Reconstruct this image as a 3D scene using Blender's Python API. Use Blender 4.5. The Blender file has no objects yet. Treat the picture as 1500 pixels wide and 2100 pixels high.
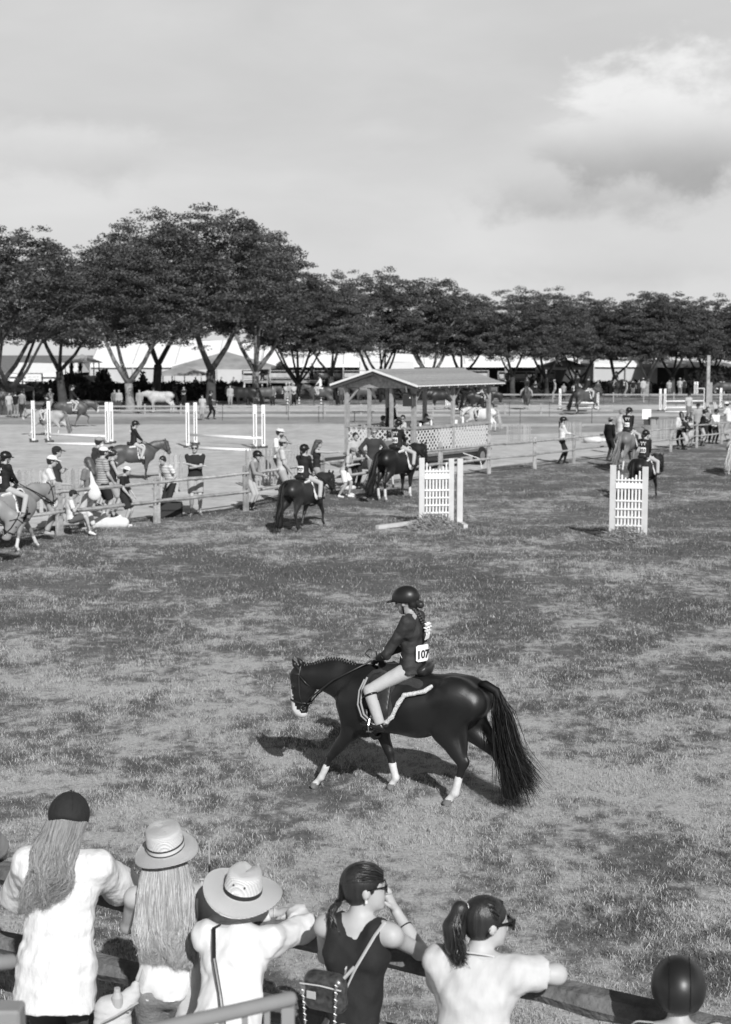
import bpy, math, random
import numpy as np
from mathutils import Vector, Matrix
R = math.radians
random.seed(7); rng = np.random.default_rng(7)
sc = bpy.context.scene
col = sc.collection

# ------------------------------------------------------------------ camera, sky, sun, exposure
CAMH = 4.0; FPX = 2917.0; PITCH = R(6.36)
cd = bpy.data.cameras.new('camera'); cam = bpy.data.objects.new('camera', cd); col.objects.link(cam)
cam.location = (0, 0, CAMH); cam.rotation_euler = (R(90) - PITCH, 0, 0)
cd.sensor_fit = 'VERTICAL'; cd.sensor_height = 36; cd.lens = 36 * FPX / 2100
cd.clip_start = .1; cd.clip_end = 6000
cd.dof.use_dof = True; cd.dof.focus_distance = 11.0; cd.dof.aperture_fstop = 3.6
sc.camera = cam
sc.view_settings.view_transform = 'Standard'; sc.view_settings.look = 'None'
sc.view_settings.exposure = 0.0; sc.view_settings.gamma = 1; sc.view_settings.use_curve_mapping = False
sc.render.engine = 'CYCLES'
sc.cycles.max_bounces = 6; sc.cycles.diffuse_bounces = 2; sc.cycles.transparent_max_bounces = 8
sc.cycles.use_denoising = True

SUN = Vector((-.42, 1.42, -1.0)).normalized()          # direction the light travels
w = bpy.data.worlds.new('World'); sc.world = w; w.use_nodes = True
nt = w.node_tree; nt.nodes.clear()
def N(nt, t, **k):
    n = nt.nodes.new(t)
    for a, b in k.items(): setattr(n, a, b)
    return n
def build_world():
    L = nt.links.new
    out = N(nt, 'ShaderNodeOutputWorld'); bg = N(nt, 'ShaderNodeBackground'); bg.inputs['Strength'].default_value = .1
    sky = N(nt, 'ShaderNodeTexSky', sky_type='NISHITA', sun_disc=False)
    toS = -SUN
    sky.sun_elevation = math.asin(toS.z); sky.sun_rotation = math.atan2(toS.x, toS.y)
    sky.air_density = 1.0; sky.dust_density = 1.5; sky.ozone_density = 1.0
    sep = N(nt, 'ShaderNodeSeparateColor'); L(sky.outputs[0], sep.inputs[0])      # red-filter black and white film
    tc = N(nt, 'ShaderNodeTexCoord'); sx = N(nt, 'ShaderNodeSeparateXYZ'); L(tc.outputs['Generated'], sx.inputs[0])
    veil = N(nt, 'ShaderNodeMapRange', interpolation_type='SMOOTHSTEP')            # bright haze low in the sky
    L(sx.outputs['Z'], veil.inputs['Value'])
    for a, b in (('From Min', .22), ('From Max', .50), ('To Min', 1), ('To Max', 0.02)): veil.inputs[a].default_value = b
    # stretched cloud coordinates: direction / (z + c)
    def noise(scale, det, rough, loc, sc3, dist=0.0):
        mp = N(nt, 'ShaderNodeMapping'); L(tc.outputs['Generated'], mp.inputs[0])
        mp.inputs['Location'].default_value = loc; mp.inputs['Scale'].default_value = sc3
        n = N(nt, 'ShaderNodeTexNoise'); L(mp.outputs[0], n.inputs['Vector'])
        n.inputs['Scale'].default_value = scale; n.inputs['Detail'].default_value = det
        n.inputs['Roughness'].default_value = rough; n.inputs['Distortion'].default_value = dist
        return n.outputs['Fac']
    def mr(v, a, b, c, d, smooth=True):
        m = N(nt, 'ShaderNodeMapRange', interpolation_type='SMOOTHSTEP' if smooth else 'LINEAR')
        if hasattr(v, 'links'): L(v, m.inputs['Value'])
        for k, x in zip(('From Min', 'From Max', 'To Min', 'To Max'), (a, b, c, d)): m.inputs[k].default_value = x
        return m.outputs[0]
    def ma(op, a, b=None, c=None):
        m = N(nt, 'ShaderNodeMath', operation=op)
        for i, x in enumerate((a, b, c)):
            if x is None: continue
            if hasattr(x, 'links'): L(x, m.inputs[i])
            else: m.inputs[i].default_value = x
        return m.outputs[0]
    grad = mr(sx.outputs['Z'], 0.0, .26, .72, .63, False)
    thin = noise(3.2, 5, .55, (3.1, 0, 1.4), (1, 1, 3.4), .3)
    base = ma('ADD', grad, mr(thin, .35, .7, -.05, .06, False))
    # individual cumulus puffs: position (azimuth x, height z), radii, brightness
    def puff(cx, cz, rx, rz, seed, thr=.5):
        dx = ma('DIVIDE', ma('SUBTRACT', ma('DIVIDE', sx.outputs['X'], ma('MAXIMUM', sx.outputs['Y'], .05)), cx), rx)
        dz = ma('DIVIDE', ma('SUBTRACT', sx.outputs['Z'], cz), rz)
        d = ma('SQRT', ma('ADD', ma('MULTIPLY', dx, dx), ma('MULTIPLY', dz, dz)))
        n = noise(9, 7, .58, (seed, seed * .7, 0), (1, 1, 1.5), .15)
        v = ma('SUBTRACT', ma('ADD', ma('SUBTRACT', 1.0, d), ma('MULTIPLY', ma('SUBTRACT', n, .5), 2.6)), 0.0)
        return v, dz
    v1, dz1 = puff(.218, .150, .100, .050, 2.7)
    v1b, dz1b = puff(.170, .112, .10, .034, 8.1); v1c, dz1c = puff(.20, .06, .14, .022, 4.1)
    v2, dz2 = puff(-.235, .135, .10, .03, 5.2)
    v3, dz3 = puff(.025, .145, .045, .018, 6.6)
    res = base
    for v, dz, br, sh, op, w_ in ((v2, dz2, .76, .56, .7, .6), (v3, dz3, .70, .56, .5, .6), (v1c, dz1c, .66, .54, .5, .7), (v1b, dz1b, .64, .43, .85, .6), (v1, dz1, .88, .42, .97, .36)):
        m = ma('MULTIPLY', mr(v, .02, w_, 0, 1), op)
        shade = mr(dz, -.75, .45, sh, br)
        n2 = noise(14, 6, .6, (1.3, 4.4, 2), (1, 1, 1.3))
        shade = ma('ADD', shade, mr(n2, .3, .7, -.035, .035, False))
        res = ma('ADD', ma('MULTIPLY', res, ma('SUBTRACT', 1.0, m)), ma('MULTIPLY', shade, m))
    sk = ma('MULTIPLY', sep.outputs[0], .45)
    tot = ma('ADD', ma('MULTIPLY', ma('MULTIPLY', res, 10.0), veil.outputs[0]), ma('MULTIPLY', sk, ma('SUBTRACT', 1.0, veil.outputs[0])))
    cmb = N(nt, 'ShaderNodeCombineColor')
    for i in range(3): L(tot, cmb.inputs[i])
    L(cmb.outputs[0], bg.inputs[0]); L(bg.outputs[0], out.inputs[0])
build_world()
sd = bpy.data.lights.new('sun', 'SUN'); sun = bpy.data.objects.new('sun', sd); col.objects.link(sun)
sd.energy = 4.6; sd.angle = R(.55); sd.color = (1, 1, 1)
sun.rotation_euler = SUN.to_track_quat('-Z', 'Y').to_euler()

# ------------------------------------------------------------------ a point on the ground / at a height / at a distance seen from the stand
def _ray(px, py):
    x, y = (px - 750) / FPX, (1050 - py) / FPX
    return Vector((x, math.cos(PITCH) + y * math.sin(PITCH), -math.sin(PITCH) + y * math.cos(PITCH)))
def G(px, py, h=0.0):
    r = _ray(px, py); t = (h - CAMH) / r.z
    return Vector((r.x * t, r.y * t, h))
def W(px, py, D):
    r = _ray(px, py); t = D / r.y
    return Vector((r.x * t, D, CAMH + r.z * t))

# ------------------------------------------------------------------ materials (all grey: the photograph is black and white)
def lin(g): g /= 255.; return g / 12.92 if g <= .04045 else ((g + .055) / 1.055) ** 2.4
MAT = {}
def mat(name, v, rough=.8, var=.0, scale=20., bump=0., bscale=None, spec=.5, coat=0., metal=0., stretch=(1, 1, 1), det=6, rand=0., trans=0.):
    if name in MAT: return MAT[name]
    m = bpy.data.materials.new(name); m.use_nodes = True; t = m.node_tree; b = t.nodes['Principled BSDF']; L = t.links.new
    b.inputs['Base Color'].default_value = (v, v, v, 1); b.inputs['Roughness'].default_value = rough
    b.inputs['Specular IOR Level'].default_value = spec; b.inputs['Metallic'].default_value = metal
    b.inputs['Coat Weight'].default_value = coat
    if trans: b.inputs['Transmission Weight'].default_value = trans
    if var or bump:
        tc = N(t, 'ShaderNodeTexCoord'); mp = N(t, 'ShaderNodeMapping'); L(tc.outputs['Object'], mp.inputs[0]); mp.inputs['Scale'].default_value = stretch
        n = N(t, 'ShaderNodeTexNoise'); L(mp.outputs[0], n.inputs[0]); n.inputs['Scale'].default_value = scale; n.inputs['Detail'].default_value = det
        n.inputs['Roughness'].default_value = .62
    if var:
        r = N(t, 'ShaderNodeMapRange'); L(n.outputs[0], r.inputs[0]); r.inputs[1].default_value = .28; r.inputs[2].default_value = .72
        r.inputs[3].default_value = v * (1 - var); r.inputs[4].default_value = min(.95, v * (1 + var))
        o = r.outputs[0]
        if rand:
            oi = N(t, 'ShaderNodeObjectInfo'); rr = N(t, 'ShaderNodeMapRange'); L(oi.outputs['Random'], rr.inputs[0]); rr.inputs[3].default_value = 1 - rand; rr.inputs[4].default_value = 1 + rand
            mm = N(t, 'ShaderNodeMath', operation='MULTIPLY'); L(o, mm.inputs[0]); L(rr.outputs[0], mm.inputs[1]); o = mm.outputs[0]
        c = N(t, 'ShaderNodeCombineColor')
        for i in range(3): L(o, c.inputs[i])
        L(c.outputs[0], b.inputs['Base Color'])
    if bump:
        n2 = n
        if bscale:
            n2 = N(t, 'ShaderNodeTexNoise'); L(mp.outputs[0], n2.inputs[0]); n2.inputs['Scale'].default_value = bscale; n2.inputs['Detail'].default_value = 5
        bp = N(t, 'ShaderNodeBump'); L(n2.outputs[0], bp.inputs['Height']); bp.inputs['Strength'].default_value = min(1, bump); bp.inputs['Distance'].default_value = .02
        L(bp.outputs[0], b.inputs['Normal'])
    MAT[name] = m; return m
def stripe_mat(name, a, bb, period, axis='Z', duty=.5, rough=.85, off=0.):
    if name in MAT: return MAT[name]
    m = bpy.data.materials.new(name); m.use_nodes = True; t = m.node_tree; b = t.nodes['Principled BSDF']; L = t.links.new
    tc = N(t, 'ShaderNodeTexCoord'); s = N(t, 'ShaderNodeSeparateXYZ'); L(tc.outputs['Object'], s.inputs[0])
    q = N(t, 'ShaderNodeMath', operation='DIVIDE'); L(s.outputs[axis], q.inputs[0]); q.inputs[1].default_value = period
    q2 = N(t, 'ShaderNodeMath', operation='FRACT'); L(q.outputs[0], q2.inputs[0])
    g = N(t, 'ShaderNodeMath', operation='GREATER_THAN'); L(q2.outputs[0], g.inputs[0]); g.inputs[1].default_value = duty
    r = N(t, 'ShaderNodeMapRange'); L(g.outputs[0], r.inputs[0]); r.inputs[3].default_value = a; r.inputs[4].default_value = bb
    c = N(t, 'ShaderNodeCombineColor')
    for i in range(3): L(r.outputs[0], c.inputs[i])
    L(c.outputs[0], b.inputs['Base Color']); b.inputs['Roughness'].default_value = rough
    MAT[name] = m; return m
def attr_mat(name, a, bb, rough=.6, spec=.4, attr='rnd', trans=0., pos_scale=0., pos_amt=0.):
    """base colour runs from a to bb with the per-strand / per-leaf attribute 'rnd'"""
    if name in MAT: return MAT[name]
    m = bpy.data.materials.new(name); m.use_nodes = True; t = m.node_tree; b = t.nodes['Principled BSDF']; L = t.links.new
    at = N(t, 'ShaderNodeAttribute', attribute_name=attr)
    r = N(t, 'ShaderNodeMapRange'); L(at.outputs['Fac'], r.inputs[0]); r.inputs[3].default_value = a; r.inputs[4].default_value = bb
    o = r.outputs[0]
    if pos_scale:
        g = N(t, 'ShaderNodeNewGeometry'); n = N(t, 'ShaderNodeTexNoise'); L(g.outputs['Position'], n.inputs[0]); n.inputs['Scale'].default_value = pos_scale
        rr = N(t, 'ShaderNodeMapRange'); L(n.outputs[0], rr.inputs[0]); rr.inputs[1].default_value = .3; rr.inputs[2].default_value = .7; rr.inputs[3].default_value = 1 - pos_amt; rr.inputs[4].default_value = 1 + pos_amt
        mm = N(t, 'ShaderNodeMath', operation='MULTIPLY'); L(o, mm.inputs[0]); L(rr.outputs[0], mm.inputs[1]); o = mm.outputs[0]
    c = N(t, 'ShaderNodeCombineColor')
    for i in range(3): L(o, c.inputs[i])
    L(c.outputs[0], b.inputs['Base Color']); b.inputs['Roughness'].default_value = rough; b.inputs['Specular IOR Level'].default_value = spec
    if trans:
        tr = N(t, 'ShaderNodeBsdfTranslucent'); L(c.outputs[0], tr.inputs[0]); mx = N(t, 'ShaderNodeMixShader'); mx.inputs[0].default_value = trans
        L(b.outputs[0], mx.inputs[1]); L(tr.outputs[0], mx.inputs[2]); L(mx.outputs[0], t.nodes['Material Output'].inputs[0])
    MAT[name] = m; return m

# ------------------------------------------------------------------ objects
def thing(name, label, cat, loc=(0, 0, 0), yaw=0., group=None):
    o = bpy.data.objects.new(name, None); col.objects.link(o); o.location = loc; o.rotation_euler = (0, 0, yaw)
    o['label'] = label; o['category'] = cat
    if group: o['group'] = group
    o.empty_display_size = .1
    return o
def tag(o, label=None, cat=None, group=None, kind=None):
    for k, v in (('label', label), ('category', cat), ('group', group), ('kind', kind)):
        if v: o[k] = v
    return o
def mk(name, verts, faces, m=None, parent=None, smooth=False, midx=None, attr=None, loc=None):
    """verts (N,3); faces: ndarray (M,3|4) or list of tuples"""
    me = bpy.data.meshes.new(name)
    verts = np.asarray(verts, dtype=np.float32)
    if isinstance(faces, np.ndarray):
        k = faces.shape[1]; nf = len(faces)
        me.vertices.add(len(verts)); me.vertices.foreach_set('co', verts.ravel())
        me.loops.add(nf * k); me.loops.foreach_set('vertex_index', faces.astype(np.int32).ravel())
        me.polygons.add(nf); me.polygons.foreach_set('loop_start', np.arange(0, nf * k, k, dtype=np.int32))
        me.update(calc_edges=True)
    else:
        me.from_pydata(verts.tolist(), [], [tuple(f) for f in faces]); me.update()
    for x in (m if isinstance(m, (list, tuple)) else [m]):
        if x: me.materials.append(x)
    if midx is not None: me.polygons.foreach_set('material_index', np.asarray(midx, dtype=np.int32))
    if smooth: me.polygons.foreach_set('use_smooth', np.ones(len(me.polygons), dtype=bool))
    if attr is not None:
        a = me.attributes.new('rnd', 'FLOAT', 'POINT'); a.data.foreach_set('value', np.asarray(attr, dtype=np.float32))
    o = bpy.data.objects.new(name, me); col.objects.link(o)
    if parent is not None: o.parent = parent
    if loc is not None: o.location = loc
    return o
def dup(o, parent=None, loc=None, rot=None, scale=None):
    c = o.copy(); col.objects.link(c)
    if parent is not None: c.parent = parent
    if loc is not None: c.location = loc
    if rot is not None: c.rotation_euler = rot
    if scale is not None: c.scale = scale
    return c
class MB:
    """collects boxes, bars, tubes, lathes into one mesh"""
    def __init__(s): s.v = []; s.f = []; s.mi = []
    def add(s, vs, fs, mi=0):
        n = len(s.v); s.v += [tuple(v) for v in vs]; s.f += [tuple(i + n for i in f) for f in fs]; s.mi += [mi] * len(fs); return s
    def box(s, c, d, rot=None, mi=0, taper=1.0):
        x, y, z = d[0] / 2, d[1] / 2, d[2] / 2; c = Vector(c)
        vs = [Vector((a * x * (taper if k > 0 else 1), b * y * (taper if k > 0 else 1), k * z)) for k in (-1, 1) for a, b in ((-1, -1), (1, -1), (1, 1), (-1, 1))]
        if rot is not None:
            M = rot if isinstance(rot, Matrix) else Matrix.Rotation(rot, 3, 'Z'); vs = [M @ v for v in vs]
        return s.add([v + c for v in vs], [(0, 3, 2, 1), (4, 5, 6, 7), (0, 1, 5, 4), (1, 2, 6, 5), (2, 3, 7, 6), (3, 0, 4, 7)], mi)
    def bar(s, a, b, wd, th, up=(0, 0, 1), mi=0):
        a, b = Vector(a), Vector(b); d = (b - a); L = d.length; d.normalize(); up = Vector(up)
        sd = d.cross(up)
        if sd.length < 1e-4: sd = d.cross(Vector((1, 0, 0)))
        sd.normalize(); u = sd.cross(d).normalized()
        M = Matrix((d, sd, u)).transposed()
        return s.box((a + b) / 2, (L, wd, th), M, mi)
    def tube(s, pts, r, n=8, mi=0, caps=True, flat=1.0, rj=0.0, seed=0):
        pts = [Vector(p) for p in pts]; rs = r if isinstance(r, (list, tuple)) else [r] * len(pts)
        rr = random.Random(seed); base = len(s.v); ref = None
        for i, p in enumerate(pts):
            t = (pts[min(i + 1, len(pts) - 1)] - pts[max(i - 1, 0)])
            if t.length < 1e-7: t = Vector((0, 0, 1))
            t.normalize()
            if ref is None: ref = Vector((0, 0, 1)) if abs(t.z) < .9 else Vector((1, 0, 0))
            a = t.cross(ref).normalized(); b = a.cross(t).normalized(); ref = b
            for k in range(n):
                an = 2 * math.pi * k / n; q = rs[i] * (1 + (rr.random() - .5) * rj)
                s.v.append(tuple(p + a * math.cos(an) * q + b * math.sin(an) * q * flat))
        for i in range(len(pts) - 1):
            for k in range(n):
                k2 = (k + 1) % n; s.f.append((base + i * n + k, base + i * n + k2, base + (i + 1) * n + k2, base + (i + 1) * n + k)); s.mi.append(mi)
        if caps:
            s.f.append(tuple(base + k for k in range(n))[::-1]); s.f.append(tuple(base + (len(pts) - 1) * n + k for k in range(n))); s.mi += [mi, mi]
        return s
    def lathe(s, prof, M, n=28, mi=0, ell=1.0, wav=None):
        """prof: list of (r,z); M: 4x4 to place"""
        base = len(s.v)
        for (r, z) in prof:
            for k in range(n):
                an = 2 * math.pi * k / n
                dz = wav(an, r) if wav else 0
                s.v.append(tuple(M @ Vector((r * math.cos(an), r * math.sin(an) * ell, z + dz))))
        for i in range(len(prof) - 1):
            for k in range(n):
                k2 = (k + 1) % n; s.f.append((base + i * n + k, base + i * n + k2, base + (i + 1) * n + k2, base + (i + 1) * n + k)); s.mi.append(mi)
        return s
    def build(s, name, m, parent=None, smooth=False, loc=None):
        o = mk(name, s.v, s.f, m, parent, smooth, s.mi if isinstance(m, (list, tuple)) else None, loc=loc)
        return o
def bevel(o, wd=.004, seg=1):
    b = o.modifiers.new('bevel', 'BEVEL'); b.width = wd; b.segments = seg; b.limit_method = 'ANGLE'; return o
def text(body, size, M, m, parent, name='number', bold=0.004):
    c = bpy.data.curves.new(name, 'FONT'); c.body = body; c.size = size; c.align_x = 'CENTER'; c.align_y = 'CENTER'; c.extrude = .0015; c.offset = bold
    tmp = bpy.data.objects.new('t', c); col.objects.link(tmp); bpy.context.view_layer.update(); me = bpy.data.meshes.new_from_object(tmp.evaluated_get(bpy.context.evaluated_depsgraph_get())); bpy.data.objects.remove(tmp)
    me.materials.clear(); me.materials.append(m); o = bpy.data.objects.new(name, me); col.objects.link(o); o.parent = parent; o.matrix_local = M
    return o

# ------------------------------------------------------------------ smooth-union modelling: bodies, clothes and animals as one continuous surface
V = Vector
def A(v): return np.array([v[0], v[1], v[2]], dtype=np.float32)
def wob(P, f, seed=0):
    """cheap smooth pseudo-noise in -1..1"""
    r = np.random.default_rng(seed); o = 0
    for i in range(4):
        d = r.normal(size=3); d /= np.linalg.norm(d); d2 = r.normal(size=3)
        o = o + np.sin((P[0] * d[0] + P[1] * d[1] + P[2] * d[2]) * f * (1 + .45 * i) + 1.3 * np.sin((P[0] * d2[0] + P[1] * d2[1] + P[2] * d2[2]) * f * .5 + i))
    return o / 4
def folds(P, f, seed=0):
    """ridged, creased version of wob: cloth folds"""
    return 1 - 2 * np.sqrt(np.abs(wob(P, f, seed)) + .02)
def creases(P, f, seed=0, n=5, horiz=.6):
    """long narrow pulled folds running in a few directions"""
    r = np.random.default_rng(seed); o = 0
    for i in range(n):
        d = r.normal(size=3) * np.array([1, 1, .55 + horiz]); d /= np.linalg.norm(d); e = np.cross(d, r.normal(size=3)); c = r.normal(size=3) * 5
        q = (P[0] * d[0] + P[1] * d[1] + P[2] * d[2]) * f * (.7 + .6 * r.random()) + 1.6 * np.sin((P[0] * e[0] + P[1] * e[1] + P[2] * e[2]) * 5 + i)
        m_ = np.clip(np.sin(P[0] * c[0] * 2 + P[2] * c[2] * 2 + P[1] * c[1] * 2 + i * 2) + .25, 0, 1)
        o = o + m_ * np.abs(np.sin(q * .5)) ** 7
    return o * 1.1 - .3
class Blob:
    def __init__(s, vox): s.p = []; s.vox = vox; s.fn = None
    def cap(s, a, b, ra, rb=None, k=.03, side=None, sx=1., m=0, flat=0, sub=False):
        s.p.append(('c', A(a), A(b), ra, ra if rb is None else rb, k, None if side is None else A(Vector(side).normalized()), sx, m, flat, sub)); return s
    def ell(s, c, r, k=.03, M=None, m=0, sub=False):
        s.p.append(('e', A(c), np.array(r, dtype=np.float32), k, None if M is None else np.array(M, dtype=np.float32), m, sub)); return s
    def cut(s, pt, nrm, k=0): s.p.append(('p', A(pt), A(Vector(nrm).normalized()), k)); return s   # keeps the side against nrm
    def chain(s, pts, rs, **kw):
        for i in range(len(pts) - 1): s.cap(pts[i], pts[i + 1], rs[i], rs[i + 1], **kw)
        return s
    @staticmethod
    def dist(q, X, Y, Z):
        if q[0] == 'c':
            _, a, b, ra, rb, k, side, sx, m, flat, sub = q
            ba = b - a; L2 = float(ba @ ba) + 1e-12
            px, py, pz = X - a[0], Y - a[1], Z - a[2]
            tt = (px * ba[0] + py * ba[1] + pz * ba[2]) / L2; t = np.clip(tt, 0, 1)
            qx, qy, qz = px - t * ba[0], py - t * ba[1], pz - t * ba[2]
            n2 = qx * qx + qy * qy + qz * qz
            if side is not None:
                qs = qx * side[0] + qy * side[1] + qz * side[2]; n2 = n2 - qs * qs + (qs / sx) ** 2
            d = np.sqrt(np.maximum(n2, 1e-12)) - (ra + (rb - ra) * t)
            L = math.sqrt(L2)
            if flat & 1: d = np.maximum(d, (tt - 1) * L)
            if flat & 2: d = np.maximum(d, -tt * L)
            return d
        _, c, r, k, M, m, sub = q
        px, py, pz = X - c[0], Y - c[1], Z - c[2]
        if M is not None:
            px, py, pz = (M[0][0] * px + M[1][0] * py + M[2][0] * pz, M[0][1] * px + M[1][1] * py + M[2][1] * pz, M[0][2] * px + M[1][2] * py + M[2][2] * pz)
        k0 = np.sqrt((px / r[0]) ** 2 + (py / r[1]) ** 2 + (pz / r[2]) ** 2); k1 = np.sqrt((px / r[0] ** 2) ** 2 + (py / r[1] ** 2) ** 2 + (pz / r[2] ** 2) ** 2)
        return k0 * (k0 - 1) / np.maximum(k1, 1e-6)
    def bounds(s, q):
        if q[0] == 'c':
            r = max(q[3], q[4]) * max(1., q[7]); return np.minimum(q[1], q[2]) - r, np.maximum(q[1], q[2]) + r
        r = float(np.max(q[2])); return q[1] - r, q[1] + r
    def build(s, name, m, parent=None, smooth=True):
        h = s.vox; bs = [s.bounds(q) for q in s.p if q[0] != 'p' and not q[-1]]
        lo = np.min([b[0] for b in bs], 0) - 3 * h; hi = np.max([b[1] for b in bs], 0) + 3 * h
        n = np.ceil((hi - lo) / h).astype(int) + 1
        ax = [(lo[i] + h * np.arange(n[i])).astype(np.float32) for i in range(3)]
        D = np.full(n, 1., dtype=np.float32)
        for q in s.p:
            if q[0] == 'p':
                X, Y, Z = ax[0][:, None, None], ax[1][None, :, None], ax[2][None, None, :]
                d = (X - q[1][0]) * q[2][0] + (Y - q[1][1]) * q[2][1] + (Z - q[1][2]) * q[2][2]
                D = np.maximum(D, d.astype(np.float32)); continue
            b0, b1 = s.bounds(q); k = q[5] if q[0] == 'c' else q[3]; mg = k + 4 * h
            i0 = np.clip(np.floor((b0 - mg - lo) / h).astype(int), 0, n - 1); i1 = np.clip(np.ceil((b1 + mg - lo) / h).astype(int) + 1, 1, n)
            sl = tuple(slice(i0[i], i1[i]) for i in range(3))
            d = Blob.dist(q, ax[0][sl[0]][:, None, None], ax[1][sl[1]][None, :, None], ax[2][sl[2]][None, None, :])
            o = D[sl]
            if q[-1]:
                d = -d; hh = np.maximum(k - np.abs(o - d), 0) / max(k, 1e-6); D[sl] = np.maximum(o, d) + hh * hh * k * .25
            else:
                hh = np.maximum(k - np.abs(o - d), 0) / max(k, 1e-6); D[sl] = np.minimum(o, d) - hh * hh * k * .25
        if s.fn is not None:
            D += s.fn((ax[0][:, None, None], ax[1][None, :, None], ax[2][None, None, :])).astype(np.float32)
        vs, fs = nets(D, lo, h)
        mi = None
        ms = m if isinstance(m, (list, tuple)) else [m]
        if len(ms) > 1:
            c = vs[fs].mean(1); best = np.full(len(c), 9.); mi = np.zeros(len(c), dtype=int)
            for q in s.p:
                if q[0] == 'p' or q[-1]: continue
                d = Blob.dist(q, c[:, 0], c[:, 1], c[:, 2]); u = d < best; best[u] = d[u]; mi[u] = (q[8] if q[0] == 'c' else q[5])
        return mk(name, vs, fs, ms, parent, smooth, mi)
def nets(D, lo, h):
    n = np.array(D.shape); S = D < 0
    cell = np.zeros(n - 1, dtype=np.int8)
    offs = [(i, j, k) for i in (0, 1) for j in (0, 1) for k in (0, 1)]
    for (i, j, k) in offs: cell += S[i:n[0] - 1 + i, j:n[1] - 1 + j, k:n[2] - 1 + k]
    act = np.argwhere((cell > 0) & (cell < 8))
    if len(act) == 0: return np.zeros((0, 3)), np.zeros((0, 4), dtype=int)
    cv = np.stack([D[act[:, 0] + i, act[:, 1] + j, act[:, 2] + k] for (i, j, k) in offs], 1)
    acc = np.zeros((len(act), 3)); cnt = np.zeros(len(act))
    O = np.array(offs, dtype=float)
    for a in range(8):
        for b in range(a + 1, 8):
            if np.abs(O[a] - O[b]).sum() != 1: continue
            da, db = cv[:, a], cv[:, b]; mk_ = (da < 0) != (db < 0)
            t = np.where(mk_, da / np.where(mk_, da - db, 1), 0)
            acc += mk_[:, None] * (O[a] + t[:, None] * (O[b] - O[a])); cnt += mk_
    vs = lo + h * (act + acc / cnt[:, None])
    idx = np.full(n - 1, -1, dtype=np.int64); idx[act[:, 0], act[:, 1], act[:, 2]] = np.arange(len(act))
    F = []
    for ax in range(3):
        o1, o2 = [(1, 2), (2, 0), (0, 1)][ax]
        sl0 = [slice(None)] * 3; sl1 = [slice(None)] * 3; sl0[ax] = slice(0, n[ax] - 1); sl1[ax] = slice(1, n[ax])
        s0, s1 = S[tuple(sl0)], S[tuple(sl1)]
        e = np.argwhere(s0 != s1); e = e[(e[:, o1] > 0) & (e[:, o2] > 0) & (e[:, o1] < n[o1] - 1) & (e[:, o2] < n[o2] - 1)]
        if len(e) == 0: continue
        sg = s0[e[:, 0], e[:, 1], e[:, 2]]
        def c(d1, d2):
            q = e.copy(); q[:, o1] -= d1; q[:, o2] -= d2; return idx[q[:, 0], q[:, 1], q[:, 2]]
        qd = np.stack([c(1, 1), c(0, 1), c(0, 0), c(1, 0)], 1)
        qd[~sg] = qd[~sg][:, ::-1]; F.append(qd)
    F = np.concatenate(F); F = F[(F >= 0).all(1)]
    return vs, F
def ribbons(name, guides, n, width, m, parent=None, spread=(.01, .04), jit=.01, seg=9, seed=1, wave=.0, wfreq=3., tipw=.3, cup=None, shell=False):
    """hair: n ribbons that follow blends of guide polylines"""
    r = np.random.default_rng(seed)
    gs = []
    for g in guides:                                       # resample
        g = np.array([tuple(p) for p in g]); t = np.linspace(0, len(g) - 1, seg); i = np.clip(t.astype(int), 0, len(g) - 2); f = (t - i)[:, None]
        gs.append(g[i] * (1 - f) + g[i + 1] * f)
    gs = np.array(gs); T = np.linspace(0, 1, seg)
    vs = np.zeros((n, seg, 2, 3)); at = np.zeros((n, seg, 2))
    for q in range(n):
        u = r.random() * (len(gs) - 1); i = min(int(u), len(gs) - 2) if len(gs) > 1 else 0; f = u - i
        g = gs[i] * (1 - f) + gs[min(i + 1, len(gs) - 1)] * f if len(gs) > 1 else gs[0].copy()
        if shell:
            a = r.random() * 2 * np.pi; e = np.array([np.cos(a), np.sin(a), r.normal() * .3])
        else: e = r.normal(size=3) * .6
        sp = (spread[0] + (spread[1] - spread[0]) * T)[:, None]
        ph = u * 2.3 + r.normal() * .35; ln = .8 + .2 * r.random()
        c = g + e * sp + r.normal(size=(seg, 3)) * jit * T[:, None] * .4
        if wave:
            w_ = np.stack([np.sin(T * wfreq * 6.28 + ph), np.cos(T * wfreq * 6.28 + ph * .7), T * 0], 1) * wave * T[:, None]; c = c + w_
        c = c[0] + (c - c[0]) * ln if not wave else c
        tg = np.gradient(c, axis=0); tg /= np.linalg.norm(tg, axis=1)[:, None] + 1e-9
        sd = np.cross(tg, r.normal(size=3)); sd /= np.linalg.norm(sd, axis=1)[:, None] + 1e-9
        wd = (width * (.6 + .8 * r.random()) * (1 - (1 - tipw) * T ** 2))[:, None] * .5
        vs[q, :, 0] = c - sd * wd; vs[q, :, 1] = c + sd * wd; at[q] = r.random()
    b = (np.arange(n) * seg * 2)[:, None]; k = np.arange(seg - 1)[None] * 2
    F = np.stack([b + k, b + k + 1, b + k + 3, b + k + 2], -1).reshape(-1, 4)
    return mk(name, vs.reshape(-1, 3), F, m, parent, True, attr=at.ravel())
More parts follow.
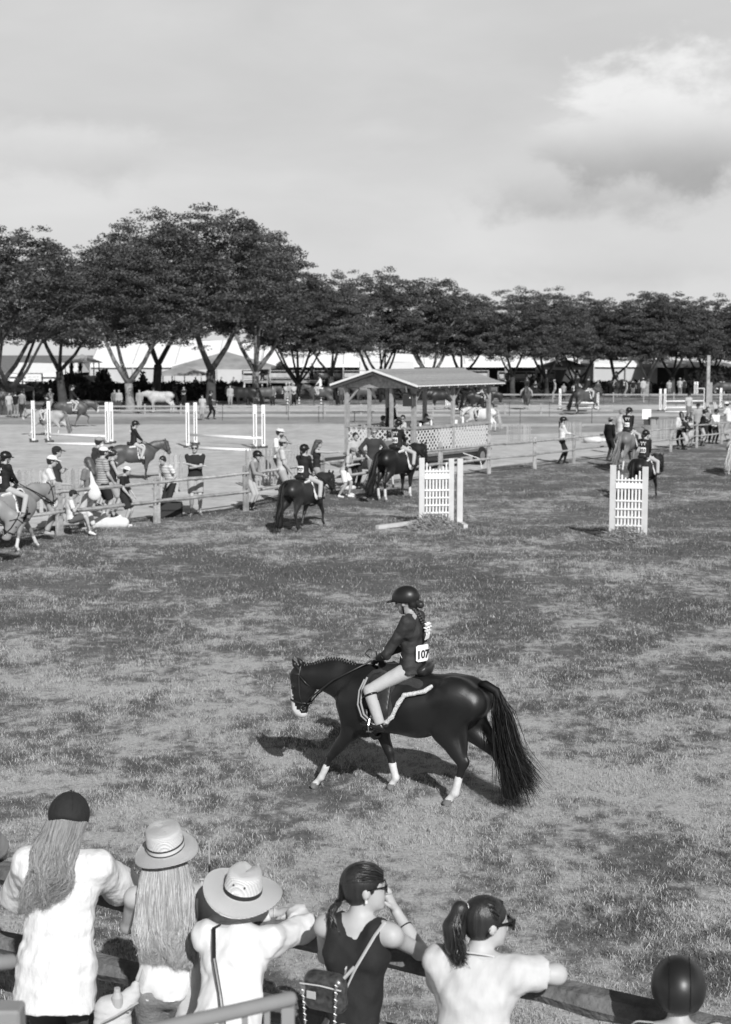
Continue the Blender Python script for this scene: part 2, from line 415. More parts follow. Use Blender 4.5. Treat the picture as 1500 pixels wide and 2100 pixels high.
# ------------------------------------------------------------------ people
def skinm(v=.42): return mat('skin_%d' % int(v * 100), v, .5, var=.08, scale=9, spec=.35)
def cloth(v, n=''): return mat('cloth%s_%d' % (n, int(v * 1000)), v, .9, var=.10, scale=6, bump=.35, bscale=14, spec=.15)
M_HAIRD = lambda: mat('dark_hair', .022, .38, var=.4, scale=60, spec=.5, stretch=(1, 1, .15), bump=.3)
M_HAIRM = lambda: mat('brown_hair', .07, .42, var=.35, scale=60, spec=.5, stretch=(1, 1, .15), bump=.3)
M_HAIRL = lambda: mat('fair_hair', .22, .5, var=.3, scale=60, spec=.4, stretch=(1, 1, .15), bump=.3)
M_HELM = lambda: mat('helmet_shell', .012, .34, spec=.5)
M_BOOT = lambda: mat('black_boot_leather', .012, .3, spec=.5)
M_BREECH = lambda: mat('beige_breeches', .42, .85, var=.06, scale=8, bump=.2, bscale=30, spec=.15)
M_COAT = lambda: mat('navy_show_coat', .018, .75, var=.25, scale=5, bump=.3, bscale=16, spec=.25)
M_LENS = lambda: mat('sunglass_lens', .01, .15, spec=.6)
M_WHITE = lambda: mat('white_cloth', .74, .85, var=.06, scale=5, bump=.4, bscale=14, spec=.2)
M_KHAKI = lambda: mat('khaki_cloth', .36, .9, var=.1, scale=6, bump=.35, bscale=14, spec=.15)
M_DARKC = lambda: mat('dark_cloth', .028, .9, var=.2, scale=6, bump=.35, bscale=14, spec=.2)

def ik(s, t, l1, l2, pole):
    s, t = V(s), V(t); d = t - s; L = d.length; mx = (l1 + l2) * .995
    if L > mx: t = s + d * (mx / L); d = t - s; L = mx
    a = (l1 * l1 - l2 * l2 + L * L) / (2 * L); h = math.sqrt(max(l1 * l1 - a * a, 1e-8)); u = d.normalized()
    p = V(pole); p = p - u * p.dot(u)
    p = p.normalized() if p.length > 1e-5 else V((0, 0, -1))
    return s + u * a + p * h, t
def pose(H, lean=0., side=0., twist=0., hy=0., hp=0., hips=None, hL=None, hR=None, pL=(-.6, .5, -.6), pR=(-.6, -.5, -.6), fL=None, fR=None, kp=(1, 0, 0), headscale=1.0, legs=None):
    """forward +x, left +y. angles in degrees; hand and foot targets in metres"""
    J = {}
    pel = V(hips) if hips is not None else V((0, 0, .53 * H))
    up = (Matrix.Rotation(R(side), 3, 'X') @ Matrix.Rotation(R(lean), 3, 'Y')) @ V((0, 0, 1))
    l = Matrix.Rotation(R(twist), 3, 'Z') @ V((0, 1, 0)); l = (l - up * l.dot(up)).normalized(); f = l.cross(up).normalized()
    J['pel'] = pel; J['chest'] = pel + up * .205 * H; J['neck'] = pel + up * .295 * H + V((0, 0, 0)); J['tf'] = f; J['tl'] = l; J['tu'] = up
    hu = (up * .45 + V((0, 0, 1)) * .55).normalized()
    Rm = Matrix.Rotation(R(hy), 3, 'Z'); hf = Rm @ V((f.x, f.y, 0)).normalized()
    hl = hu.cross(hf).normalized(); hf = hl.cross(hu).normalized()
    Rp = Matrix.Rotation(R(hp), 3, hl); hf = Rp @ hf; hu = Rp @ hu
    J['hf'], J['hl'], J['hu'] = hf, hl, hu
    J['head'] = J['neck'] + hu * .098 * H * headscale + hf * .018 * H + V((f.x, f.y, 0)) * .006 * H
    for s_, sg in (('L', 1), ('R', -1)):
        J['s' + s_] = J['neck'] + l * sg * .104 * H - up * .022 * H
        t = hL if sg > 0 else hR; pole = V(pL if sg > 0 else pR)
        if t is None:
            J['e' + s_] = J['s' + s_] + V((-.01 * H, sg * .03 * H, -.165 * H)); J['w' + s_] = J['e' + s_] + V((.045 * H, sg * -.003 * H, -.142 * H))
        else:
            J['e' + s_], J['w' + s_] = ik(J['s' + s_], t, .172 * H, .15 * H, pole)
        J['hip' + s_] = pel + V((0, sg * .052 * H, -.03 * H))
        if legs is not None:
            J['k' + s_], J['a' + s_], J['t' + s_] = [V((p[0], p[1] * sg, p[2])) for p in legs] if not isinstance(legs, dict) else [V(p) for p in legs[s_]]
        else:
            ft = (fL if sg > 0 else fR) or (0, sg * .06 * H, 0)
            an = V((ft[0] - .0 * H, ft[1], (ft[2] if len(ft) > 2 else 0) + .045 * H))
            J['k' + s_], J['a' + s_] = ik(J['hip' + s_], an, .25 * H, .245 * H, kp)
            J['t' + s_] = J['a' + s_] + V((.085 * H, sg * .015 * H, -.03 * H))
    return J

def figure(P, J, H, w, org=V((0, 0, 0))):
    J = {k: (v - org if k not in ('tf', 'tl', 'tu', 'hf', 'hl', 'hu') else v) for k, v in J.items()}
    vox = w.get('vox', .03); wd = w.get('wide', 1.0); hs = w.get('hs', 1.0); skin = w.get('skin') or skinm(.40)
    l, f, up = J['tl'], J['tf'], J['tu']; hl, hf, hu = J['hl'], J['hf'], J['hu']
    HM = [[hf.x, hl.x, hu.x], [hf.y, hl.y, hu.y], [hf.z, hl.z, hu.z]]
    h = H * hs; C = J['head']; waist = J['pel'].lerp(J['chest'], .5)
    belly = w.get('belly', 0)
    b = Blob(vox)
    b.cap(J['pel'], waist, .056 * H * wd, .050 * H * wd, k=.03, side=l, sx=1.4)
    b.cap(waist, J['chest'], .050 * H * wd, .060 * H * wd, k=.03, side=l, sx=1.4)
    b.cap(J['chest'], J['neck'] - up * .02 * H, .060 * H * wd, .04 * H, k=.03, side=l, sx=1.35)
    b.cap(J['sL'], J['sR'], .030 * H * wd, k=.04)
    for s_ in 'LR': b.cap(J['neck'] + up * .004 * H, J['s' + s_].lerp(J['neck'], .15) + up * .006 * H, .028 * H, .026 * H * wd, k=.04)
    b.cap(J['neck'] - up * .01 * H, C - hu * .02 * h - hf * .01 * h, .031 * H, .029 * H, k=.02)
    b.ell(C + hu * .012 * h - hf * .006 * h, (.059 * h, .046 * h, .054 * h), k=.02, M=HM)
    b.ell(C - hu * .022 * h + hf * .018 * h, (.038 * h, .035 * h, .046 * h), k=.02, M=HM)
    if vox < .035:
        b.cap(C + hf * .054 * h + hu * .004 * h, C + hf * .066 * h - hu * .014 * h, .006 * h, .010 * h, k=.01)
        b.ell(C - hu * .052 * h + hf * .040 * h, (.014 * h, .016 * h, .012 * h), k=.015, M=HM)
        for sg in (1, -1):
            b.ell(C + hl * sg * .048 * h - hf * .002 * h - hu * .008 * h, (.012 * h, .006 * h, .018 * h), k=.006, M=HM)
            if vox < .02: b.ell(C + hf * .054 * h + hl * sg * .019 * h + hu * .004 * h, (.009 * h, .012 * h, .008 * h), k=.008, M=HM, sub=True)
    for s_, sg in (('L', 1), ('R', -1)):
        b.chain([J['s' + s_], J['e' + s_], J['w' + s_]], [.027 * H * wd, .022 * H * wd, .0155 * H], k=.035 if vox < .02 else .015)
        ua = (J['e' + s_] - J['s' + s_]); fa = (J['w' + s_] - J['e' + s_]).normalized()
        b.cap(J['e' + s_] + fa * .02 * H, J['e' + s_] + fa * .07 * H, .0235 * H * wd, .020 * H, k=.015)
        hd = V(w['hd' + s_]).normalized() if w.get('hd' + s_) is not None else fa
        pn = V(w['pn' + s_]).normalized() if w.get('pn' + s_) is not None else (hd.cross(V((0, 0, 1))).cross(hd) * -1)
        if pn.length < .1: pn = V((0, 1, 0))
        pn = (pn - hd * pn.dot(hd)).normalized(); sd = hd.cross(pn).normalized()         # pn: palm normal
        wr = J['w' + s_]
        b.cap(wr + hd * .01 * H, wr + hd * .05 * H, .0125 * H, .0155 * H, k=.01, side=sd, sx=1.35)
        if w.get('fingers', vox < .02):
            kn = wr + hd * .052 * H
            for i, (o, ln) in enumerate(((-.019, .038), (-.007, .044), (.006, .042), (.018, .033))):
                cu = w.get('curl', .55); p0 = kn + sd * o * H; d1 = (hd + pn * cu * .6).normalized(); d2 = (hd * (1 - cu * .8) + pn * cu * 1.3).normalized()
                p1 = p0 + d1 * ln * H * .55; p2 = p1 + d2 * ln * H * .5
                b.chain([p0, p1, p2], [.0062 * H, .0055 * H, .0045 * H], k=.004)
            ts = -1 if w.get('thumb', -sg) < 0 else 1
            p0 = wr + hd * .015 * H + sd * ts * .013 * H; p1 = p0 + (hd * .6 + sd * ts * .7 + pn * .2).normalized() * .026 * H; p2 = p1 + (hd * .9 + sd * ts * .2 + pn * .3).normalized() * .022 * H
            b.chain([p0, p1, p2], [.009 * H, .007 * H, .0055 * H], k=.006)
        else:
            b.cap(wr + hd * .05 * H, wr + hd * .085 * H + pn * .015 * H, .0125 * H, .009 * H, k=.01, side=sd, sx=1.4)
            b.cap(wr + hd * .02 * H, wr + hd * .05 * H - sd * .02 * H * sg, .007 * H, k=.01)
        if w.get('bare_legs', True) or True:
            b.chain([J['hip' + s_], J['k' + s_], J['a' + s_]], [.050 * H * wd, .031 * H, .018 * H], k=.02)
            b.cap(J['k' + s_].lerp(J['a' + s_], .15), J['k' + s_].lerp(J['a' + s_], .45), .031 * H, .029 * H, k=.02)
            b.cap(J['a' + s_] - V((0, 0, .015 * H)), J['t' + s_], .019 * H, .013 * H, k=.01)
    if w.get('extra'): w['extra'](b, J)
    b.build('body', skin, P)
    # ---- top
    if w.get('top'):
        m, sl, hem = w['top'][:3]; th = w['top'][3] if len(w['top']) > 3 else .010; nk = w.get('neckline', .045)
        b = Blob(vox); t = th
        lowp = J['pel'] - up * max(hem, -.04 * H)
        fl = w.get('flare', 1.0)
        if hem >= .02:
            b.cap(waist, J['pel'], .052 * H * wd + t, .060 * H * wd * (1 + (fl - 1) * .5) + t, k=.04, side=l, sx=1.42)
            b.cap(J['pel'], lowp, .060 * H * wd * (1 + (fl - 1) * .5) + t, .062 * H * wd * fl + t, k=.03, side=l, sx=1.42, flat=1)
        else:
            b.cap(waist, J['pel'] - up * hem, .052 * H * wd + t, .056 * H * wd + t, k=.04, side=l, sx=1.42, flat=1)
        b.cap(waist, J['chest'], .052 * H * wd + t, .061 * H * wd + t, k=.04, side=l, sx=1.42)
        b.cap(J['chest'], J['neck'] - up * .025 * H, .061 * H * wd + t, .036 * H + t, k=.03, side=l, sx=1.4)
        if belly: b.ell(waist + f * .03 * H, (.07 * H * belly, .085 * H * belly, .08 * H), k=.05, M=[[f.x, l.x, up.x], [f.y, l.y, up.y], [f.z, l.z, up.z]])
        if sl != 'none':
            b.cap(J['sL'], J['sR'], .026 * H * wd + t * .8, k=.07)
            for s_ in 'LR':
                sh, el, wr = J['s' + s_], J['e' + s_], J['w' + s_]; lo_ = w.get('loose', 1.0)
                if sl == 'short':
                    b.cap(sh, sh.lerp(el, w.get('slen', .72)), .029 * H * wd + t * .7, (.030 * H + t * 1.1) * lo_, k=.07 if vox < .02 else .03, flat=1)
                elif sl == 'elbow':
                    b.cap(sh, el, .031 * H * wd + t, (.027 * H + t) * lo_, k=.03); b.cap(el, el.lerp(wr, .12), (.027 * H + t) * lo_, k=.01, flat=1)
                else:
                    b.cap(sh, el, .029 * H * wd + t * .7, (.0235 * H + t) * lo_, k=.06 if vox < .02 else .03); b.cap(el, el.lerp(wr, .94), (.0235 * H + t) * lo_, (.0165 * H + t * .8) * lo_, k=.012, flat=1)
        else:
            for sg in (1, -1): b.cap(J['neck'] + l * sg * .058 * H - up * .006 * H, J['chest'] + l * sg * .055 * H, .024 * H + t, .034 * H, k=.04, side=f, sx=1.9)
        if w.get('collar'): b.cap(J['neck'] - up * .012 * H - f * .006 * H, J['neck'] + up * .014 * H + f * .004 * H, .036 * H + t * .6, .037 * H + t * .3, k=.008, flat=1)
        fa = w.get('fold', .004 if vox < .02 else 0)
        if fa: b.fn = lambda Pq: fa * .12 * wob((Pq[0], Pq[1], Pq[2] * .55), 20, 5) + fa * .8 * creases(Pq, 55, w.get('seed', 3)) - fa * .6 * creases(Pq, 80, w.get('seed', 3) + 20, 6)
        o = b.build(w.get('topname', 'shirt'), m, P)
    # ---- trousers
    if w.get('bottom'):
        m, kind = w['bottom'][:2]; t = w['bottom'][2] if len(w['bottom']) > 2 else .008
        b = Blob(vox)
        b.cap(J['pel'] + up * .035 * H, J['pel'] - up * .02 * H, .055 * H * wd + t, .060 * H * wd + t, k=.03, side=l, sx=1.42, flat=2)
        for s_ in 'LR':
            hp, kn, an = J['hip' + s_], J['k' + s_], J['a' + s_]
            if kind == 'shorts':
                b.cap(hp, hp.lerp(kn, .85), .052 * H * wd + t, .042 * H + t * 1.6, k=.02, flat=1)
            elif kind == 'skirt': b.cap(hp, hp.lerp(kn, .6), .056 * H * wd + t, .06 * H + t, k=.04, flat=1)
            else:
                tw = 0 if kind == 'breeches' else .007
                b.cap(hp, kn, .051 * H * wd + t, .034 * H + t + tw, k=.02)
                b.cap(kn, kn.lerp(an, .96), .034 * H + t * .8 + tw, .021 * H + t * .8 + tw * 1.6, k=.012, flat=1)
                b.cap(kn.lerp(an, .1), kn.lerp(an, .45), .032 * H + t, .029 * H + t, k=.015)
        fa = w.get('fold', .003 if vox < .02 else 0)
        if fa: b.fn = lambda Pq: fa * .8 * wob(Pq, 32, 3)
        b.build({'shorts': 'shorts', 'breeches': 'breeches', 'skirt': 'skirt'}.get(kind, 'trousers'), m, P)
    # ---- footwear
    if w.get('shoes'):
        for s_ in 'LR':
            b = Blob(max(.014, vox * .7)); an, to = J['a' + s_], J['t' + s_]; d = (to - an); d.z = 0; d = d.normalized() if d.length > .001 else f
            hl_ = an - d * .012 * H - V((0, 0, .022 * H))
            if w.get('heelz') is not None: hl_.z = w['heelz']
            b.cap(hl_, to - V((0, 0, .002 * H)), .021 * H, .018 * H, k=.01, side=d.cross(V((0, 0, 1))), sx=1.1)
            b.cap(an - V((0, 0, .005 * H)), hl_, .022 * H, .02 * H, k=.01)
            if w.get('boots'): b.cap(an.lerp(J['k' + s_], w['boots']), an, .030 * H + .004, .022 * H + .004, k=.01, flat=2)
            b.build('boot' if w.get('boots') else 'shoe', w['shoes'], P)
    if w.get('chaps'):
        for s_ in 'LR':
            b = Blob(max(.01, vox * .7)); b.cap(J['k' + s_].lerp(J['a' + s_], .16), J['a' + s_], .034 * H + .007, .027 * H + .006, k=.01, flat=3)
            b.build('half_chap', w['chaps'], P)
    # ---- hair
    hk = w.get('hair')
    if hk:
        style, hm = hk; b = Blob(min(vox, .02))
        if style != 'tail_only':
            b.ell(C + hu * .017 * h - hf * .010 * h, (.063 * h, .052 * h, .056 * h), k=.01, M=HM)
            if style in ('short', 'bald'): b.ell(C - hu * .012 * h - hf * .022 * h, (.043 * h, .046 * h, .04 * h), k=.01, M=HM)
            b.ell(C + hf * .062 * h - hu * .028 * h, (.058 * h, .058 * h, .058 * h), k=.012, M=HM, sub=True)
        if style == 'long':
            b.chain([C - hf * .03 * h, C - hf * .055 * h - hu * .07 * h, J['chest'].lerp(J['neck'], .35) - f * .075 * H], [.05 * h, .045 * h, .03 * h], k=.02, side=hl, sx=1.25)
        if style in ('pony', 'tail_only'):
            tp = w.get('tail', .12)
            b.chain([C - hf * .055 * h + hu * .0 * h, C - hf * .085 * h - hu * .03 * h, C - hf * .078 * h - hu * (.03 + tp) * h], [.018 * h, .022 * h, .012 * h], k=.012)
        if style == 'bun': b.ell(C - hf * .07 * h - hu * .01 * h, (.028 * h,) * 3, k=.01)
        b.build('hair', hm, P)
    if w.get('beard'):
        b = Blob(min(vox, .018)); b.ell(C - hu * .042 * h + hf * .028 * h, (.034 * h, .037 * h, .034 * h), M=HM); b.build('beard', w['beard'], P)
    # ---- hats
    hk = w.get('hat')
    if hk:
        style, hm = hk[0], hk[1]; hv = min(vox, .016) if vox < .03 else vox * .6
        if style == 'helmet':
            b = Blob(hv); b.ell(C + hu * .028 * h - hf * .006 * h, (.083 * h, .068 * h, .066 * h), M=HM, k=.01)
            b.cut(C + hu * .000 * h, -(hu + hf * -.22))
            b.ell(C - hu * .018 * h - hf * .045 * h, (.03 * h, .045 * h, .03 * h), M=HM, k=.01)
            b.ell(C + hf * .088 * h + hu * .020 * h, (.030 * h, .045 * h, .0075 * h), M=HM, k=.012)
            b.build('helmet', hm, P)
            mb = MB(); ch = C - hu * .062 * h + hf * .022 * h
            for sg in (1, -1): mb.tube([C + hl * sg * .050 * h + hu * .01 * h, C + hl * sg * .043 * h - hu * .035 * h + hf * .006 * h, ch + hl * sg * .012 * h, ch], .006 * h, 5)
            mb.build('chin_strap', M_BOOT(), P)
        elif style in ('cap', 'backcap', 'visor'):
            d = -1 if style == 'backcap' else 1
            b = Blob(hv)
            b.ell(C + hu * .030 * h - hf * .006 * h, (.066 * h, .055 * h, .050 * h), M=HM, k=.01); b.cut(C + hu * .022 * h, -(hu))
            tilt = Matrix(((hf.x, hl.x, hu.x), (hf.y, hl.y, hu.y), (hf.z, hl.z, hu.z))) @ Matrix.Rotation(R(12 * d), 3, 'Y')
            b.ell(C + hf * d * .082 * h + hu * .020 * h, (.046 * h, .043 * h, .0065 * h), M=[list(r_) for r_ in tilt], k=.01)
            b.build('cap' if style != 'visor' else 'visor', hm, P)
        elif style == 'brim':
            br = hk[2] if len(hk) > 2 else .13; tx = hk[3] if len(hk) > 3 else 0
            M4 = Matrix(((hf.x, hl.x, hu.x, C.x + hu.x * .035 * h), (hf.y, hl.y, hu.y, C.y + hu.y * .035 * h), (hf.z, hl.z, hu.z, C.z + hu.z * .035 * h), (0, 0, 0, 1))) @ Matrix.Rotation(R(tx), 4, 'Y')
            mb = MB(); mb.lathe([(br * .985, -.010), (br, -.006), (br * .8, .001), (.062 * h, .004), (.058 * h, .03), (.054 * h, .052), (.045 * h, .060), (.001, .062)], M4, 24 if vox < .04 else 12, ell=.88)
            mb.lathe([(.001, -.004), (br * .9, -.010), (br * .985, -.010)], M4, 24 if vox < .04 else 12, ell=.88)
            mb.build('hat', hm, P, smooth=True)
            if w.get('band'): MB().lathe([(.0635 * h, .004), (.061 * h, .022)], M4, 24, ell=.88).build('hat_band', w['band'], P, smooth=True)
    if w.get('glasses'):
        mb = MB()
        for sg in (1, -1):
            c = C + hf * .058 * h + hl * sg * .02 * h + hu * .004 * h
            mb.box(c, (.005, .031 * h, .022 * h), Matrix(((hf.x, hl.x, hu.x), (hf.y, hl.y, hu.y), (hf.z, hl.z, hu.z))))
            mb.tube([c + hl * sg * .014 * h + hu * .006 * h, C + hl * sg * .050 * h + hu * .004 * h], .0022 * h + .0006, 4)
        mb.tube([C + hf * .060 * h + hl * .008 * h, C + hf * .060 * h - hl * .008 * h], .002 * h + .0005, 4)
        mb.build('sunglasses', M_LENS(), P)
    elif w.get('eyes', vox < .03):
        mb = MB()
        for sg in (1, -1):
            c = C + hf * .0545 * h + hl * sg * .019 * h + hu * .004 * h
            mb.tube([c - hl * .009 * h, c, c + hl * .009 * h], [.002 * h, .005 * h, .002 * h], 6)
        c = C + hf * .0555 * h - hu * .031 * h; mb.tube([c - hl * .013 * h, c, c + hl * .013 * h], [.001 * h, .0035 * h, .001 * h], 5)
        mb.build('face_features', mat('eye_dark', .03, .4), P)
    return P

def bib(P, J, H, num, dz=0., w_=.17, h_=.15, back=None, yoff=0., rot=0.):
    """number card tied on the back"""
    f, l, up = J['tf'], J['tl'], J['tu']
    c = J['pel'].lerp(J['chest'], .45 + dz); Rr_ = Matrix.Rotation(R(rot), 3, up); f = Rr_ @ f; l = Rr_ @ l; c = c - f * (back or .098 * H) + l * yoff
    M = Matrix(((-l.x, up.x, -f.x, c.x), (-l.y, up.y, -f.y, c.y), (-l.z, up.z, -f.z, c.z), (0, 0, 0, 1)))
    mb = MB(); n = 8
    vs = []; fs = []
    for i in range(n + 1):
        x = (i / n - .5); zc = -.35 * x * x * w_
        e = .012 if i in (0, n) else 0
        for yy in (-h_ / 2 + e, h_ / 2 - e):
            for zz in (0, .004): vs.append(M @ V((x * w_, yy, zc + zz)))
    for i in range(n):
        a = i * 4; fs += [(a + 1, a + 5, a + 7, a + 3), (a, a + 2, a + 6, a + 4), (a, a + 4, a + 5, a + 1), (a + 2, a + 3, a + 7, a + 6)]
    fs += [(0, 1, 3, 2), (n * 4, n * 4 + 2, n * 4 + 3, n * 4 + 1)]
    mb.add(vs, fs); o = mb.build('number_card', mat('card_white', .85, .6), P)
    return M

# ------------------------------------------------------------------ horses.  forward +x, left +y; a pony 1.22 m at the withers is scale 1
LEG = {   # (shoulder/hip, elbow/stifle, knee/hock, fetlock, hoof) as (x, z) for fore-left, fore-right, hind-left, hind-right
    'walk': (((.43, .86), (.44, .58), (.63, .33), (.735, .115), (.80, .03)), ((.40, .86), (.24, .58), (.15, .36), (.085, .12), (.135, .03)),
             ((-.58, .95), (-.46, .67), (-.63, .39), (-.565, .125), (-.50, .03)), ((-.62, .95), (-.58, .67), (-.88, .44), (-.97, .15), (-1.02, .03))),
    'stand': (((.42, .86), (.32, .58), (.33, .35), (.31, .12), (.35, .03)), ((.40, .86), (.30, .58), (.29, .35), (.27, .12), (.31, .03)),
              ((-.58, .95), (-.48, .67), (-.70, .42), (-.66, .13), (-.62, .03)), ((-.60, .95), (-.52, .67), (-.78, .42), (-.76, .13), (-.72, .03))),
    'walk2': (((.40, .86), (.24, .58), (.13, .36), (.03, .13), (.06, .03)), ((.43, .86), (.42, .59), (.56, .36), (.56, .15), (.62, .05)),
              ((-.60, .95), (-.56, .67), (-.84, .44), (-.90, .15), (-.93, .04)), ((-.58, .95), (-.46, .67), (-.60, .40), (-.53, .13), (-.47, .03))),
    'trot': (((.45, .86), (.44, .60), (.66, .46), (.60, .24), (.66, .14)), ((.38, .86), (.26, .58), (.16, .35), (.06, .12), (.10, .03)),
             ((-.60, .95), (-.56, .67), (-.84, .46), (-.98, .20), (-1.04, .10)), ((-.56, .95), (-.42, .67), (-.54, .40), (-.42, .13), (-.36, .03))),
    'canter': (((.45, .88), (.46, .62), (.70, .50), (.62, .28), (.68, .18)), ((.45, .88), (.42, .62), (.62, .42), (.70, .18), (.76, .08)),
               ((-.58, .95), (-.46, .67), (-.66, .42), (-.60, .15), (-.56, .05)), ((-.60, .95), (-.50, .67), (-.74, .42), (-.74, .14), (-.70, .03))),
}
def horse(P, s=1.0, legs='walk', neck=0., head=0., nyaw=0., coat=None, vox=.03, socks=(1, 1, 1, 1), blaze=True, dark=None, muzzle=None, tack=True, tail='full', mane='plait', tailm=None, fleece=True, tail_swing=0., tail_len=1.0, white=None, fine=False):
    coat = coat or mat('dark_coat', .014, .36); dark = dark or coat; white = white or mat('white_hair', .62, .7, var=.12, scale=30)
    b = Blob(vox); Y = V((0, 1, 0))
    def p(x, z, y=0.): return V((x * s, y * s, z * s))
    base = V((.42, 0, .98)); poll = V((.95, 0, 1.08))
    Rn = Matrix.Rotation(R(-neck), 3, 'Y'); Ry = Matrix.Rotation(R(nyaw), 3, 'Z'); Rh = Matrix.Rotation(R(-head), 3, 'Y')
    def nk(x, z, y=0., f=1.0):      # neck point (f = how much of the turn has built up)
        v = V((x, y, z)) - base; v = Matrix.Rotation(R(nyaw * f), 3, 'Z') @ (Matrix.Rotation(R(-neck * f), 3, 'Y') @ v); return (v + base) * s
    def hd(x, z, y=0.):
        v = Rh @ (V((x, y, z)) - poll) + poll - base; v = Ry @ (Rn @ v); return (v + base) * s
    def hdir(v): return Ry @ (Rn @ (Rh @ V(v)))
    # trunk
    b.cap(p(.26, .87), p(-.18, .85), .305 * s, .275 * s, k=.06 * s, side=Y, sx=.80)
    b.cap(p(-.18, .85), p(-.46, .92), .275 * s, .235 * s, k=.06 * s, side=Y, sx=.88)
    b.cap(p(-.10, 1.02), p(-.60, 1.03), .10 * s, .12 * s, k=.08 * s, side=Y, sx=1.1)
    for sg in (1, -1):
        b.cap(p(-.50, .98, sg * .09), p(-.70, .93, sg * .09), .16 * s, .145 * s, k=.06 * s)
        b.cap(p(.42, .84, sg * .10), p(.30, .66, sg * .12), .15 * s, .12 * s, k=.06 * s, side=Y, sx=.75)
    b.ell(p(.44, .82), (.17 * s, .16 * s, .21 * s), k=.06 * s)
    b.cap(p(.42, 1.07), p(.05, 1.08), .09 * s, .07 * s, k=.08 * s, side=Y, sx=.6)
    # neck
    nb, nm, nt_ = p(.40, .95), nk(.64, 1.04, f=.75), nk(.88, 1.045)
    side_n = Ry @ Y
    b.cap(nb, nm, .225 * s, .165 * s, k=.07 * s, side=Y, sx=.52)
    b.cap(nm, nt_, .165 * s, .115 * s, k=.05 * s, side=side_n, sx=.52)
    b.cap(p(.36, 1.10), nk(.60, 1.15, f=.7), .06 * s, .05 * s, k=.05 * s, side=Y, sx=.5); b.cap(nk(.60, 1.15, f=.7), nk(.90, 1.10), .05 * s, .04 * s, k=.05 * s, side=side_n, sx=.5)
    # head
    lat = hdir((0, 1, 0)); M1 = V
    b.cap(nt_, hd(.955, 1.05), .11 * s, .085 * s, k=.03 * s, side=lat, sx=.66)
    b.ell(hd(.940, .955), (.112 * s, .066 * s, .125 * s), k=.03 * s, M=[list(r_) for r_ in (Ry @ Rn @ Rh)])
    b.cap(hd(.992, 1.03), hd(.985, .84), .104 * s, .094 * s, k=.03 * s, side=lat, sx=.62); b.cap(hd(.985, .84), hd(.995, .72), .094 * s, .070 * s, k=.02 * s, side=lat, sx=.66)
    b.ell(hd(1.015, .700), (.068 * s, .050 * s, .052 * s), k=.02 * s, m=3 if blaze and muzzle is not False else 0)
    b.ell(hd(.985, .675), (.055 * s, .038 * s, .035 * s), k=.02 * s, m=3 if blaze and muzzle is not False else 0)
    if blaze:
        b.cap(hd(1.080, 1.00), hd(1.058, .86), .020 * s, .032 * s, k=.010 * s, m=3, side=lat, sx=1.3); b.cap(hd(1.058, .86), hd(1.04, .73), .032 * s, .044 * s, k=.010 * s, m=3, side=lat, sx=1.15)
    for sg in (1, -1):
        b.chain([hd(.99, 1.105, sg * .045), hd(1.02, 1.155, sg * .060), hd(1.05, 1.205, sg * .050)], [.022 * s, .025 * s, .006 * s], k=.012 * s)
        if vox < .025:
            b.ell(hd(1.03, .945, sg * .056), (.026 * s, .016 * s, .020 * s), k=.012 * s)
            b.ell(hd(1.058, .690, sg * .042), (.013 * s, .012 * s, .011 * s), k=.006 * s, sub=True)
    if fine: b.fn = lambda Pq: .006 * s * wob(Pq, 13, 4) + .003 * s * wob((Pq[0], Pq[1], Pq[2] * .6), 30, 6) + .004 * s * folds(Pq, 9, 2)
    # legs
    for i, (nm_, sg) in enumerate((('f', 1), ('f', -1), ('h', 1), ('h', -1))):
        pts = LEG[legs][i] if isinstance(legs, str) else legs[i]
        q = [p(x, z, sg * (.115 if nm_ == 'f' else .12) * (1 if j > 0 else .9)) for j, (x, z) in enumerate(pts)]
        low = 2 if dark is not coat else 0; wm = 3 if socks[i] else low
        if nm_ == 'f':
            b.cap(q[0], q[1], .12 * s, .085 * s, k=.05 * s, side=Y, sx=.7); b.cap(q[1], q[2], .078 * s, .040 * s, k=.03 * s, side=Y, sx=.85, m=0)
            b.ell(q[2], (.041 * s,) * 3, k=.015 * s, m=low); b.cap(q[2], q[3], .031 * s, .026 * s, k=.012 * s, m=low)
        else:
            b.cap(q[0], q[1], .19 * s, .115 * s, k=.06 * s, side=Y, sx=.62); b.cap(q[1], q[2], .105 * s, .044 * s, k=.05 * s, side=Y, sx=.72)
            b.cap(q[2] + V((-.03 * s, 0, .02 * s)), q[2] - V((0, 0, .03 * s)), .036 * s, .038 * s, k=.02 * s, side=Y, sx=.8, m=low); b.cap(q[2], q[3], .037 * s, .029 * s, k=.012 * s, side=Y, sx=.85, m=low)
            b.cap(q[2] + V((-.035 * s, 0, .035 * s)), q[0].lerp(q[1], .45) + V((-.10 * s, 0, 0)), .018 * s, .05 * s, k=.04 * s, side=Y, sx=.6)
        if socks[i]:
            tp = q[3].lerp(q[2], .52); b.cap(tp, q[3], .034 * s, .031 * s, k=.01 * s, m=3)
        b.ell(q[3], (.034 * s, .034 * s, .036 * s), k=.012 * s, m=wm)
        b.cap(q[3], q[4] + V((0, 0, .012 * s)), .027 * s, .031 * s, k=.01 * s, m=wm)
        b.cap(q[4] + V((-.008 * s, 0, .012 * s)), q[4] + V((.012 * s, 0, -.022 * s)), .036 * s, .046 * s, k=.006 * s, m=4, flat=1)
    b.build('body', [coat, coat, dark, white, mat('hoof', .16, .6, var=.3, scale=20)], P)
    # eyes
    mb = MB()
    for sg in (1, -1):
        c = hd(1.035, .940, sg * .064); mb.tube([c - hdir((0, .004 * s, 0)) * 0 - hdir((.012, 0, 0)) * s, c, c + hdir((.012, 0, 0)) * s], [.004 * s, .011 * s, .004 * s], 8)
    if vox < .04: mb.build('eye', mat('horse_eye', .008, .12, spec=.7), P, smooth=True)
